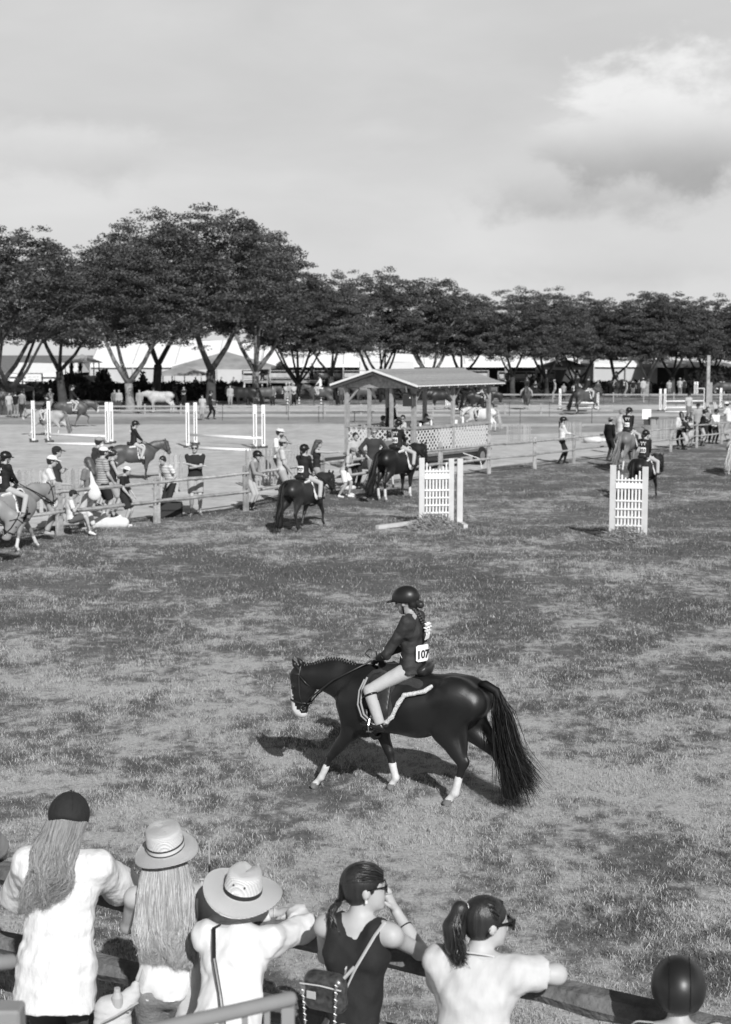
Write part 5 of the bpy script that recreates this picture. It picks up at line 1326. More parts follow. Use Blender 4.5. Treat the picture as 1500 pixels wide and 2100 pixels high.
trees = [  # px of trunk, ground y, height, crown radius, variant, label, pale bark
    (6, 851, 12.3, 6.4, 2, 'broad tree cut by the left edge of the picture', 0), (268, 843, 11.4, 5.6, 0, 'tree with a pale trunk in front of the long dark hedge', 1), (318, 826, 15.2, 6.6, 1, 'tall dark-trunked tree just behind the pale-trunked one', 0),
    (432, 836, 14.6, 6.9, 3, 'tallest tree, with a many-forked trunk beside the grey canopy', 0), (130, 826, 12.6, 6.2, 1, 'tree crown filling the gap behind the left-edge tree', 0), (525, 822, 14.4, 5.9, 0, 'tree behind the right side of the tallest crown', 0),
    (677, 822, 10.6, 4.3, 1, 'slim tree standing behind the riders at the middle gap', 0), (778, 816, 11.4, 5.2, 2, 'tree rising directly behind the judges stand gable', 0), (882, 815, 10.7, 5.2, 0, 'tree rising behind the right half of the stand roof', 0),
    (945, 812, 9.9, 4.6, 3, 'tree crown right of the stand roof', 0), (1052, 818, 9.5, 4.4, 1, 'tree with an upright trunk right of the judges stand', 0), (1121, 816, 9.7, 4.5, 3, 'tree left of the cantering horse', 0), (1186, 812, 9.5, 4.8, 2, 'wide-forked tree directly above the cantering horse', 0),
    (1262, 812, 8.9, 4.6, 1, 'tree with a leaning trunk right of the cantering horse', 0), (1325, 812, 9.7, 4.8, 0, 'dark-trunked tree near the wide jump', 0), (1380, 811, 9.5, 4.6, 3, 'open-forked tree left of the tall wooden post', 0), (1450, 808, 9.6, 4.8, 2, 'tree above the tall wooden post', 0), (1530, 808, 8.4, 5.0, 1, 'tree cut by the right edge of the picture', 0),
    (610, 818, 11.0, 5.0, 2, 'tree filling the gap between the tallest tree and the slim one', 0)]
for i, (px, gy, H, Rr, v, lb, pale) in enumerate(trees):
    g = G(px, gy); P = thing('locust_tree', lb, 'tree', g, i * 1.3, 'shade trees along the far side'); mb, vs, fs, at = TV[v]
    if TM[v] is None:
        a = mb.build('trunk', bark, P, smooth=True); b_ = mk('crown', vs, fs, leaf, P, attr=at); b_['kind'] = 'stuff'; TM[v] = (a, b_)
    else: a, b_ = [dup(o, P) for o in TM[v]]
    lift = 1.25 if px < 640 else .7
    a.scale = (Rr / 6.6, Rr / 6.6, H / 13.); b_.scale = (Rr / 6.6, Rr / 6.6, (H - lift) / 13.); b_.location.z = lift
    if pale:
        a.data = a.data.copy(); a.data.materials[0] = bark2
# ------------------------------------------------------------------ the pony and rider in the middle of the picture
black_coat = mat('glossy_black_coat', .0115, .40, var=.25, scale=4, spec=.5, bump=.10, bscale=220, stretch=(1, 1, .25))
bay_coat = mat('bay_coat', .075, .48, var=.25, scale=4, spec=.45); dbay_coat = mat('dark_bay_coat', .022, .45, var=.25, scale=4, spec=.5); blk_coat2 = mat('black_coat', .011, .44, spec=.5)
chest_coat = mat('chestnut_coat', .17, .42, var=.15, scale=4, spec=.4); lchest_coat = mat('light_chestnut_coat', .25, .45, var=.12, scale=4, spec=.4); grey_coat = mat('grey_horse_coat', .45, .6, var=.2, scale=7); pal_coat = mat('palomino_coat', .36, .5, var=.12, scale=5)
blackpts = mat('black_leg_points', .014, .4)
ponyloc = G(821, 1631); ponyyaw = R(158)
PP = thing('pony', 'glossy black pony with white face and socks walking left across the near grass', 'pony', ponyloc, ponyyaw)
w_hand[:] = [V((.225, 0, 1.255))]
horse(PP, 1.0, 'walk', neck=-1, head=0, nyaw=0, coat=black_coat, vox=.0155, socks=(1, 1, 1, 1), fine=True, tail_swing=.05, tail_len=1.03)
# sheepskin edge of the saddle pad, stirrup, plaits of the tail are parts of the pony
mb = MB(); r = random.Random(5)
edge_pts = [(.09, .72), (.03, .745), (-.02, .80), (-.08, .92), (-.13, 1.0), (-.22, 1.02), (-.31, 1.045), (-.36, 1.085)]
MB().tube([(.24, .205, 1.12), (.275, .235, 1.02), (.275, .275, .90), (.24, .29, .80), (.16, .29, .735), (.09, .285, .72)], .010, 6).tube([(.265, .21, 1.10), (.305, .24, 1.00), (.305, .275, .88), (.265, .285, .78), (.18, .285, .715)], .008, 6).build('pad_piping', mat('grey_piping', .30, .7), PP, smooth=True)
eb = Blob(.0065); pts_ = [(x, .268 - max(0, z - .98) * .75, z) for x, z in edge_pts]
eb.chain(pts_, [.019] * len(pts_), k=.01); eb.fn = lambda Pq: .0035 * wob(Pq, 120, 3) + .003 * wob(Pq, 60, 9)
eb.build('fleece_edge', mat('fleece', .60, .95, var=.2, scale=60, bump=.8), PP)
RH = 1.42
RL = thing('person', 'child rider in a black helmet with number card 107 on the near black pony', 'rider', ponyloc, ponyyaw)
J = rider_pose(RH, 1.0, hy=-4, hp=14, lean=0, hands=(.20, 1.27), x0=-.115)
for s_, sg in (('L', 1), ('R', -1)):
    J['k' + s_] = V((.195, sg * .275, 1.02)); J['a' + s_] = V((.065, sg * .335, .735)); J['t' + s_] = J['a' + s_] + V((.16, sg * .02, -.005))
    J['e' + s_] = V((.065, sg * .185, 1.335)); J['w' + s_] = V((.195, sg * .075, 1.265))
figure(RL, J, RH, dict(vox=.0115, top=(mat('dark_show_coat', .026, .72, var=.2, scale=9, bump=.25, bscale=40), 'long', .055 * RH, .011), flare=1.22, topname='show_coat', bottom=(M_BREECH(), 'breeches', .005), shoes=M_BOOT(), chaps=M_BREECH(),
                       hair=('tail_only', M_HAIRD()), tail=.0, hat=('helmet', mat('matt_black_helmet', .014, .42, spec=.5)), hs=1.10, wide=1.02, collar=True, fold=.005, fingers=False, skin=skinm(.36)))
# details of the rider
mb = MB(); kL = J['kL'].lerp(J['aL'], .12); 
for s_ in 'LR':
    q = J['k' + s_].lerp(J['a' + s_], .13); d = (J['a' + s_] - J['k' + s_]).normalized(); n1 = d.cross(V((0, 1, 0))).normalized(); n2 = d.cross(n1)
    mb.tube([q + (n1 * math.cos(a) + n2 * math.sin(a)) * .058 for a in [i * math.pi / 6 for i in range(13)]], .011, 6)
mb.build('garter_strap', M_BOOT(), RL, smooth=True)
M_ = bib(RL, J, RH, '107', w_=.150, h_=.150, back=.104 * RH, yoff=.012, rot=-26, dz=-.06)
text('107', .10, M_ @ Matrix.Translation((-.004, -.014, .004)), mat('print_black', .01, .7), RL, bold=.003)
mb = MB(); f, l, up = J['tf'], J['tl'], J['tu']
for sg, m_ in ((1, 0), (-1, 0)):
    top_ = J['head'] - J['hu'] * .075 - J['hf'] * .075 + l * sg * .03; end = J['chest'] + l * sg * .025 - f * .128 + up * .045
    for i in range(9):
        c = top_.lerp(end, i / 8); mb.tube([c + V((.0, -.011, .008)), c, c + V((0, .011, .008))], [.008, .013, .008], 6)
    mb.tube([end, end - up * .14 + f * .01], [.012, .010], 6)
mb.build('plaits', mat('plait_hair', .05, .4, var=.5, scale=50), RL, smooth=True)
mb = MB(); r = random.Random(8)
for sg in (1, -1):
    c = J['chest'] + l * sg * .03 - f * .135 + up * .04
    for q in range(6):
        a = q * 1.05; d = (l * math.cos(a) + up * math.sin(a)); mb.tube([c, c + d * .035 - f * .02, c + d * .04 - f * .005 + up * .01, c], [.003, .012, .012, .003], 5, flat=.5)
    for q in (-1, 1): mb.tube([c, c - up * .06 + l * q * .012 - f * .012, c - up * .105 + l * q * .018], [.006, .014, .016], 4, flat=.3)
mb.build('ribbon_bow', mat('bow_white', .7, .7), RL)
# pocket trim and collar trim
trim = mat('white_trim', .6, .7); mb = MB(); q = J['pel'].lerp(J['chest'], .22)
p3 = [q + f * .075 + l * .118 + up * .03, q + f * .035 + l * .130 - up * .03, q + f * .005 + l * .130 + up * .032]
mb.tube(p3, .0026, 4); cl = J['neck'] + l * .045; mb.tube([cl - f * .035 + up * .0, cl + f * .0 - up * .012 + l * .01], .0025, 4)
mb.tube([J['neck'] + f * .05 + l * .03 + up * .012, J['neck'] + f * .062 + l * .015 - up * .03], [.010, .007], 5)
mb.build('coat_trim', trim, RL)
for s_, sg in (('L', 1), ('R', -1)):
    g = Blob(.010); wr = J['w' + s_]; fa = (wr - J['e' + s_]).normalized()
    g.cap(wr - fa * .005, wr + fa * .05 - V((0, 0, .005)), .022, .026, k=.01); g.cap(wr + fa * .05, wr + fa * .075 - V((0, 0, .03)), .022, .018, k=.01); g.cap(wr + fa * .03 + V((0, 0, .015)), wr + fa * .065 + V((0, 0, .015)), .010, k=.008)
    g.build('glove', M_BOOT(), RL)
steel = mat('steel', .6, .25, metal=1.)
mb = MB()
for sg in (1, -1):
    c = V((.145, sg * .36, .715)); mb.tube([c + V((-.0, -.055, -.03)), c + V((0, -.055, .03)), c + V((0, -.03, .075)), c + V((0, 0, .095)), c + V((0, .03, .075)), c + V((0, .055, .03)), c + V((0, .055, -.03)), c + V((0, -.055, -.03))], .006, 6)
    mb.box(c + V((0, 0, -.032)), (.045, .11, .012))
mb.build('stirrup', steel, PP)
mb = MB()
for sg in (1, -1): mb.bar(V((.10, sg * .27, 1.0)), V((.142, sg * .36, .80)), .022, .004, up=(0, 1, 0))
mb.build('stirrup_leather', mat('dark_leather', .022, .38), PP)
mb = MB(); c = w_hand[0]; mb.tube([c + V((.05, .04, .0)), c + V((.10, .05, .045)), c + V((.06, .05, .085)), c + V((.0, .03, .07)), c + V((-.01, .03, .01))], .006, 5).build('rein_loop', mat('dark_leather', .022, .38), PP, smooth=True)
w_hand[:] = []
# ------------------------------------------------------------------ spectators leaning on the near fence
def proj(v):
    v = V(v) - V((0, 0, CAMH)); zc = v.y * math.cos(PITCH) - v.z * math.sin(PITCH); yc = v.y * math.sin(PITCH) + v.z * math.cos(PITCH)
    return 750 + FPX * v.x / zc, 1050 - FPX * yc / zc
def railD(x): return 7.28 + (x + 1.02) * (5.93 - 7.28) / (1.52 + 1.02)
linen = mat('white_linen', .66, .9, var=.05, scale=30, bump=1.0, bscale=16, stretch=(1, 1, .5)); whitec = mat('white_knit', .66, .9, var=.03, scale=20, bump=.35, bscale=16); tee = mat('pale_tshirt', .54, .9, var=.06, scale=24, bump=.4, bscale=12, stretch=(1, 1, .4))
denim = mat('faded_denim', .22, .9, var=.2, scale=30, bump=.4, bscale=70); darkjean = mat('charcoal_trousers', .045, .9, var=.25, scale=9, bump=.5, bscale=16); blackrib = mat('black_ribbed_tank', .013, .85, var=.2, scale=30, bump=.3, bscale=16)
def fore(label, px, D, H, yaw, lean, hy, hp, eR=None, wR=None, eL=None, wL=None, side=0, twist=0, group='spectators leaning on the near fence', **wk):
    x = (px - 750) / FPX * D * 1.045
    P = thing('person', label, 'spectator', (x, D, 0), R(yaw), group); Mi = Matrix.Rotation(R(-yaw), 3, 'Z')
    loc = lambda p: Mi @ (V(p) - V((x, D, 0)))
    J = pose(H, lean=lean, side=side, twist=twist, hy=hy, hp=hp, hL=None, hR=None, headscale=wk.get('hs', 1.0))
    for k, e, w_ in (('R', eR, wR), ('L', eL, wL)):
        if e is not None:
            J['e' + k] = loc(W(*e)); J['w' + k] = loc(W(*w_))
    return P, J, loc
def report(P, J, nm):
    M = Matrix.Translation(P.location) @ Matrix.Rotation(P.rotation_euler.z, 4, 'Z')
    print(nm, {k: tuple(round(c) for c in proj(M @ J[k])) for k in ('head', 'neck', 'sL', 'sR', 'eL', 'eR', 'wL', 'wR', 'pel')})
def vdir(yaw, v): return Matrix.Rotation(R(-yaw), 3, 'Z') @ V(v)
hair_fair = attr_mat('long_fair_hair', .16, .36, .5, .4); hair_blond = attr_mat('long_blond_hair', .28, .56, .5, .4); hair_dark = attr_mat('long_dark_hair', .012, .04, .42, .5)
def cupM(C, hf, hl, hu): return Matrix(((hf.x, hl.x, hu.x, C.x), (hf.y, hl.y, hu.y, C.y), (hf.z, hl.z, hu.z, C.z), (0, 0, 0, 1)))

# F1 backwards cap, long wavy hair, white linen shirt
yw = 84; H = 1.76
P, J, loc = fore('person with a backwards dark cap, long wavy hair and loose white linen shirt', 118, 6.92, H, yw, 16, 0, 14,
                 eR=(252, 1822, 7.30), wR=(215, 1782, 7.50), eL=(40, 1840, 7.35), wL=(95, 1790, 7.6), side=0)
report(P, J, 'F1')
figure(P, J, H, dict(vox=.0105, wide=1.02, top=(linen, 'short', .135 * H, .024), slen=.95, loose=1.35, flare=1.15, neckline=.03, bottom=(darkjean, 'long', .02), hair=None, skin=skinm(.46), fold=.0042, seed=5, fingers=True, eyes=False))
C, hf, hl, hu = J['head'], J['hf'], J['hl'], J['hu']; h = H
b = Blob(.0095); HM = [[hf.x, hl.x, hu.x], [hf.y, hl.y, hu.y], [hf.z, hl.z, hu.z]]
b.ell(C + hu * .022 * h - hf * .004 * h, (.070 * h, .060 * h, .066 * h), M=HM, k=.01); b.cut(C - hu * .012 * h, -(hu + hf * .25))
b.ell(C - hf * .070 * h - hu * .012 * h, (.014 * h, .026 * h, .017 * h), M=HM, k=.006, sub=True)
b.build('cap', mat('black_cap_cotton', .016, .85, var=.2, scale=30, bump=.3, bscale=50), P)
mb = MB(); M4 = cupM(C + hu * .022 * h - hf * .004 * h, hf, hl, hu)
for k in range(6):
    a = k * math.pi / 3 + .5; mb.tube([M4 @ V((.0712 * h * math.cos(e) * math.cos(a), .061 * h * math.cos(e) * math.sin(a), .0672 * h * math.sin(e))) for e in [R(x) for x in (5, 25, 45, 65, 85)]], .0016, 4)
mb.tube([M4 @ V((0, 0, .0665 * h)), M4 @ V((0, 0, .071 * h))], .006, 8); mb.tube([M4 @ V((-.070 * h * math.cos(a), .058 * h * math.sin(a), -.050 * h)) for a in [R(x) for x in (-28, -10, 10, 28)]], .007, 5, flat=.5)
mb.build('cap_seams', mat('black_cap_cotton'  , .016), P)
mb = MB(); bk_ = J['tf'] * -1
for z_, hw_ in ((.0, .14),): mb.tube([J['chest'] + J['tu'] * .045 + J['tl'] * t * .155 + bk_ * (.137 - .055 * t * t) for t in np.linspace(-1, 1, 9)], .0022, 4)
mb.build('yoke_seam', linen, P)
nb, up = J['neck'], J['tu']; g = []
for t in np.linspace(-1, 1, 7):
    s0 = C + hl * t * .060 * h - hf * (.066 - .05 * t * t) * h - hu * .0 * h
    s1 = nb + J['tl'] * (t * .060 + .005) * h - J['tf'] * .070 * h + up * .02 * h
    lat_ = (.085 if t > -.2 else .04)
    s2 = nb + J['tl'] * (t * .062 + .004) * h - J['tf'] * .092 * h - up * .05 * h
    s3 = nb + J['tl'] * (t * .046 + .020) * h - J['tf'] * .098 * h - up * (.115 + .02 * t) * h
    g.append([s0, s1, s2, s3])
b = Blob(.012); b.cap(C - hf * .01 * h - hu * .01 * h, nb - J['tf'] * .02 * h, .050 * h, .042 * h, side=hl, sx=1.0); b.cap(nb - J['tf'] * .035 * h, nb + J['tl'] * .06 * h - J['tf'] * .05 * h - up * .07 * h, .035 * h, .012 * h, k=.03, side=J['tl'], sx=1.5); b.build('hair_mass', mat('fair_hair_mass', .16, .6, var=.5, scale=30, stretch=(1, 1, .2)), P)
ribbons('hair', g, 7500, .0030, hair_fair, P, (.004, .018), .025, 15, 11, wave=.020, wfreq=1.7)
# F2 straw hat with band, long blond hair, white tank, jeans
yw = 96; H = 1.57
P, J, loc = fore('woman in a banded woven straw hat with long blond hair, white tank top and jeans', 343, 6.90, H, yw, 10, 0, 10,
                 eR=(452, 1960, 6.9), wR=(432, 1850, 7.02), eL=(262, 1900, 7.1), wL=(300, 1850, 7.25))
report(P, J, 'F2')
figure(P, J, H, dict(vox=.012, wide=.98, top=(whitec, 'none', .045 * H, .010), bottom=(denim, 'long', .010), skin=skinm(.42), fold=.006, fingers=True, eyes=False, hdR=vdir(yw, (-.05, .1, 1)), pnR=vdir(yw, (-1, 0, 0)), curl=.9))
C, hf, hl, hu = J['head'], J['hf'], J['hl'], J['hu']
def weave(name, base, ring):
    if name in MAT: return MAT[name]
    m = mat(name, base, .75, var=.12, scale=40, bump=.2); t = m.node_tree; L = t.links.new; b_ = t.nodes['Principled BSDF']
    tc = N(t, 'ShaderNodeTexCoord'); wv = N(t, 'ShaderNodeTexWave', wave_type='RINGS', rings_direction='Z'); mp = N(t, 'ShaderNodeMapping'); L(tc.outputs['Object'], mp.inputs[0]); L(mp.outputs[0], wv.inputs[0]); wv.inputs['Scale'].default_value = ring; wv.inputs['Distortion'].default_value = 1.2; wv.inputs['Detail Scale'].default_value = 18
    bp = N(t, 'ShaderNodeBump'); bp.inputs['Strength'].default_value = .7; bp.inputs['Distance'].default_value = .006; L(wv.outputs['Fac'], bp.inputs['Height']); L(bp.outputs[0], b_.inputs['Normal'])
    rr = N(t, 'ShaderNodeMapRange'); L(wv.outputs['Fac'], rr.inputs[0]); rr.inputs[3].default_value = base * .86; rr.inputs[4].default_value = base * 1.05; c = N(t, 'ShaderNodeCombineColor')
    for i in range(3): L(rr.outputs[0], c.inputs[i])
    L(c.outputs[0], b_.inputs['Base Color']); return m
def straw_hat(P, Mx, brim, crown_r, crown_h, m, band, curl=.0, pinch=0., dents=0., back=0.):
    M4 = Mx; hat = bpy.data.objects.new('hat', None)
    wav = lambda an, r: (curl * max(0, (r - crown_r) / (brim - crown_r)) ** 1.5 * (abs(math.sin(an)) ** 2 - .35) if r > crown_r else 0)
    mb = MB(); prof = [(brim * .99, -.006)] + [(crown_r + (brim - crown_r) * t, .004 - .014 * t * t) for t in (1, .85, .7, .55, .4, .2, .05)] + [(crown_r, .008), (crown_r * .985, crown_h * .35), (crown_r * .95, crown_h * .7), (crown_r * .90, crown_h * .9), (crown_r * .80, crown_h * .985), (crown_r * .5, crown_h), (.004, crown_h * .995)]
    mb.lathe(prof, Matrix.Identity(4), 48, ell=.86, wav=wav)
    if pinch:
        vs = []
        for v in mb.v:
            x, y, z = v
            if z > crown_h * .4: q = (z - crown_h * .4) / (crown_h * .6); z -= pinch * q * math.exp(-(y / (crown_r * .33)) ** 2) * (.5 + .5 * x / crown_r if x > -crown_r else 0); y *= 1 - .32 * q * max(0, x / crown_r + .3)
            vs.append((x, y, z))
        mb.v = vs
    mb.lathe([(.004, .002), (crown_r, -.002), (brim * .8, -.008), (brim * .99, -.0075)], Matrix.Identity(4), 48, ell=.86, wav=wav)
    o = mb.build('straw_hat', m, P, smooth=True); o.matrix_local = M4
    for (z0, z1, mm, e) in band:
        bm = MB().lathe([(crown_r * 1.0 + .0005, z0), (crown_r * 1.0 + e, z0), (crown_r * .985 + e, z1), (crown_r * .97, z1)], Matrix.Identity(4), 48, ell=.865).build('hat_band', mm, o, smooth=False)
    if dents:
        for a in (-.35, .25): MB().tube([(-crown_r * .97 * math.cos(a), crown_r * .86 * math.sin(a), crown_h * .62), (-crown_r * 1.02 * math.cos(a), crown_r * .89 * math.sin(a), crown_h * .62)], .005, 10).build('eyelet', mat('eyelet_metal', .08, .4), o)
    return o
M4 = cupM(C + hu * .030 * H - hf * .01 * H, hf, hl, hu) @ Matrix.Rotation(R(-24), 4, 'Y') @ Matrix.Rotation(R(-8), 4, 'X')
bd, bw = mat('hat_band_black', .02, .7), mat('hat_band_cream', .55, .8)
straw_hat(P, M4, .192, .112, .125, weave('woven_straw', .74, 170), [(.010, .017, bd, .0022), (.017, .036, bw, .0015), (.036, .043, bd, .0022)], curl=-.03)
nb, up = J['neck'], J['tu']; g = []
for t in np.linspace(-1, 1, 9):
    s0 = C + hl * t * .060 * H - hf * (.066 - .05 * t * t) * H + hu * .01 * H
    s1 = nb + J['tl'] * t * .085 * H - J['tf'] * .070 * H + up * .02 * H
    s2 = nb + J['tl'] * t * .092 * H - J['tf'] * .080 * H - up * .10 * H
    s3 = nb + J['tl'] * (t * .085) * H - J['tf'] * .082 * H - up * (.165 + .02 * math.sin(t * 5)) * H
    s4 = nb + J['tl'] * (t * .075) * H - J['tf'] * .080 * H - up * (.205 - .02 * t + .015 * math.sin(t * 9)) * H
    g.append([s0, s1, s2, s3, s4])
b = Blob(.012); b.cap(C - hf * .01 * H - hu * .01 * H, nb - J['tf'] * .025 * H, .048 * H, .042 * H, side=hl, sx=1.1); b.cap(nb - J['tf'] * .03 * H, nb - J['tf'] * .055 * H - up * .13 * H, .032 * H, .010 * H, k=.03, side=J['tl'], sx=2.3); b.build('hair_mass', mat('blond_hair_mass', .30, .6, var=.5, scale=30, stretch=(1, 1, .15)), P)
ribbons('hair', g, 9000, .0030, hair_blond, P, (.004, .016), .02, 16, 21, wave=.015, wfreq=1.6)
# phone on a stick in her right hand
ph = thing('phone', 'phone held upright in the raised right hand of the woman in the banded hat', 'phone', W(430, 1800, 7.03), R(8))
bevel(MB().box((0, 0, 0), (.010, .072, .150)).build('case', mat('phone_dark', .02, .3), ph), .003); MB().tube([(0, -.01, -.09), (0, 0, .20)], .0045, 6).build('stick', mat('stick_grey', .35, .4), ph)
# shoulder bags of F2: quilted white bag with bottle at her left hip, strap
lp = lambda px, py, D: W(px, py, D)
bg = thing('handbag', 'pale quilted shoulder bag with a bottle at the hip of the blond woman', 'bag', lp(250, 2060, 6.62), R(10))
b = Blob(.014); b.cap((-.05, 0, -.16), (-.04, 0, -.02), .070, .055, side=(1, 0, 0), sx=1.5, k=.03); b.cap((-.08, .03, -.02), (.06, .04, .03), .045, .03, k=.04); b.cap((.04, .04, .0), (.07, .04, .08), .035, .02, k=.03); b.fn = lambda Pq: .004 * np.sin(Pq[2] * 190); b.build('pouch', mat('quilted_cream', .50, .85, var=.08), bg)
MB().tube([(-.02, -.02, -.06), (-.02, -.02, .05), (-.02, -.02, .075), (-.02, -.02, .095)], [.028, .028, .015, .015], 14).build('bottle', mat('clear_bottle', .40, .25), bg)
MB().tube([(-.10, -.10, -.04), (-.03, -.12, .00), (.08, -.10, .05)], .009, 5, flat=.5).build('handle', mat('tan_strap', .40, .7), bg)
stp = thing('bag_strap', 'narrow tan strap running across the back of the blond woman to her bag', 'strap', (0, 0, 0)); MB().tube([lp(303, 1960, 6.93), lp(290, 2010, 6.80), lp(275, 2052, 6.66), lp(262, 2075, 6.56)], .010, 6, flat=.35).build('strap', mat('tan_strap', .40, .7), stp)
sc_ = thing('tote_bag', 'long pale cloth tote hanging between the two hatted women', 'bag', lp(398, 2000, 6.86), R(96))
b = Blob(.014); q0 = V((0, 0, 0)); b.cap((0, -.01, .12), (0, .0, -.08), .014, .035, side=(0, 1, 0), sx=1.2, k=.02); b.cap((0, 0, -.08), (-.02, .03, -.30), .035, .045, side=(0, 1, 0), sx=2.1, k=.02); b.fn = lambda Pq: .003 * np.sin(Pq[1] * 120 + 3 * np.sin(Pq[2] * 9)); b.build('cloth', mat('grey_tote_cloth', .45, .9, var=.1, bump=.3), sc_)
MB().tube([(0, -.02, .40), (0, -.015, .25), (0, -.005, .1)], .008, 5, flat=.5).build('strap', mat('grey_tote_cloth', .45), sc_)
# F3 straw fedora, white shirt
yw = 76; H = 1.54
P, J, loc = fore('woman in a pale palm-straw fedora and crisp white long-sleeved shirt with folded hands', 462, 6.42, H, yw, 25, 6, 12,
                 eR=(628, 1905, 6.85), wR=(606, 1872, 6.98), eL=(455, 1900, 7.05), wL=(560, 1872, 7.02))
report(P, J, 'F3')
figure(P, J, H, dict(vox=.012, wide=1.02, top=(mat('crisp_white_shirt', .66, .85, var=.03, scale=12, bump=.45, bscale=11, stretch=(1, 1, .5)), 'long', .11 * H, .018), loose=1.3, flare=1.12, collar=True, bottom=(M_KHAKI(), 'long', .015), skin=skinm(.44), fold=.008, fingers=True, eyes=False,
                     hdR=vdir(yw, (-.8, .5, -.15)), hdL=vdir(yw, (1, .1, -.1)), pnR=vdir(yw, (0, 0, -1)), pnL=vdir(yw, (0, 0, -1)), hair=('short', M_HAIRM())))
C, hf, hl, hu = J['head'], J['hf'], J['hl'], J['hu']
M4 = cupM(C + hu * .022 * H - hf * .015 * H, hf, hl, hu) @ Matrix.Rotation(R(13), 4, 'X') @ Matrix.Rotation(R(-30), 4, 'Y')
straw_hat(P, M4, .225, .108, .125, weave('palm_straw', .80, 120), [(.006, .028, bd, .002)], curl=.045, pinch=.035, dents=1)
MB().tube([J['wL'] + (J['wL'] - J['eL']).normalized() * .012 + (V((0, 0, 1)).cross((J['wL'] - J['eL']).normalized()) * math.cos(a) + V((0, 0, 1)) * math.sin(a)) * .027 for a in [i * math.pi / 6 for i in range(13)]], .004, 5).build('bracelet', mat('bracelet', .5, .4), P)
sp2 = thing('bag_strap', 'black crossbody strap over the back of the woman in the fedora', 'strap', (0, 0, 0))
M_ = Matrix.Translation(P.location) @ Matrix.Rotation(R(yw), 4, 'Z'); bk = J['tf'] * -1
MB().tube([M_ @ (J['neck'] + J['tl'] * .075 + J['tf'] * .02 + J['tu'] * .035), M_ @ (J['neck'] + J['tl'] * .09 + bk * .100), M_ @ (J['chest'] + J['tl'] * .055 + bk * .142), M_ @ (J['chest'].lerp(J['pel'], .5) + bk * .148), M_ @ (J['pel'] - J['tl'] * .06 + bk * .15 - J['tu'] * .05), M_ @ (J['pel'] - J['tl'] * .10 + bk * .12 - J['tu'] * .14)], .009, 6, flat=.4).build('strap', M_BOOT(), sp2)
# F4 dark hair in a low bun, black tank, hand on cheek
yw = 74; H = 1.66
P, J, loc = fore('woman with a low dark ponytail and black tank top resting her cheek on her hand', 722, 6.28, H, yw, 13, -62, -2,
                 eR=(862, 1952, 6.50), wR=(812, 1868, 6.62), eL=(668, 1960, 6.72), wL=(720, 1955, 6.85), twist=-8)
report(P, J, 'F4')
figure(P, J, H, dict(vox=.0115, wide=.93, top=(blackrib, 'none', .0 * H, .009), bottom=(denim, 'long', .010), skin=skinm(.44), fold=.004, fingers=True, glasses=True, curl=1.0, hdR=vdir(yw, (-.55, .1, 1)), pnR=vdir(yw, (-1, 0, -.3)), hair=('short', M_HAIRD())))
C, hf, hl, hu = J['head'], J['hf'], J['hl'], J['hu']; g = []
for a in np.linspace(-1.3, 1.3, 9):
    u = lambda e, k=1.0: C + hu * .014 * H - hf * .006 * H + (hf * math.cos(a * 0 + e) * .064 + hu * math.sin(e) * .060 * math.cos(a)) * H * k + hl * math.sin(a) * .053 * H * max(.2, math.sin(min(max(e, .0), 3.1)) * .9 + .15) * k
    g.append([u(.55), u(1.1), u(1.7), u(2.3), u(2.9), C - hf * .075 * H - hu * .038 * H])
ribbons('hair_strands', g, 2600, .0028, hair_dark, P, (.002, .005), .004, 12, 31)
kn = C - hf * .078 * H - hu * .042 * H
g = [[kn, kn - hf * .020 * H - hu * .025 * H + hl * t * .02 * H, kn - hf * .012 * H - hu * .06 * H + hl * t * .025 * H, kn + hf * .0 * H - hu * .095 * H + hl * t * .012 * H] for t in (-1, 0, 1)]
ribbons('ponytail', g, 1500, .003, hair_dark, P, (.006, .016), .02, 9, 32, wave=.006)
MB().tube([kn - hl * .02, kn, kn + hl * .02], [.012, .02, .012], 8).build('hair_tie', M_BOOT(), P)
fa = (J['wR'] - J['eR']).normalized(); n1 = fa.cross(V((0, 0, 1))).normalized(); n2 = fa.cross(n1); q = J['eR'].lerp(J['wR'], .62)
MB().tube([q + (n1 * math.cos(a) + n2 * math.sin(a)) * .033 for a in [i * math.pi / 8 for i in range(17)]], .0035, 5).build('bracelet', M_BOOT(), P)
er = C - hl * 1 * .051 * H - hf * .002 * H - hu * .026 * H; MB().tube([er + V((0, 0, .006)), er - V((0, 0, .006))], .006, 6).build('earring', wpaint, P)
M_ = Matrix.Translation(P.location) @ Matrix.Rotation(R(yw), 4, 'Z'); bk = J['tf'] * -1; tl, tu = J['tl'], J['tu']
hb = thing('handbag', 'small dark patterned handbag with a chain on the back of the tank-top woman', 'bag', W(668, 2030, 5.98), R(yw - 8))
b = Blob(.009); b.cap((0, -.055, -.045), (0, .055, -.045), .052, .052, k=.02, side=(1, 0, 0), sx=.8); b.cap((0, -.05, .03), (0, .05, .03), .055, .055, k=.03, side=(1, 0, 0), sx=.8); b.build('pouch', mat('patterned_leather', .045, .28, var=.75, scale=45, spec=.6), hb)
MB().tube([(-.052, -.10, .035), (-.056, 0, .042), (-.052, .10, .035)], .003, 5).build('zip', mat('pale_zip', .6, .4), hb)
bevel(MB().box((-.052, .045, -.01), (.006, .045, .035)).build('badge', mat('tan_strap', .40, .7), hb), .002)
MB().tube([(0, -.09, .07), (.02, -.13, .12)], .008, 6).build('strap_loop', mat('tan_strap', .40, .7), hb)
mb = MB()
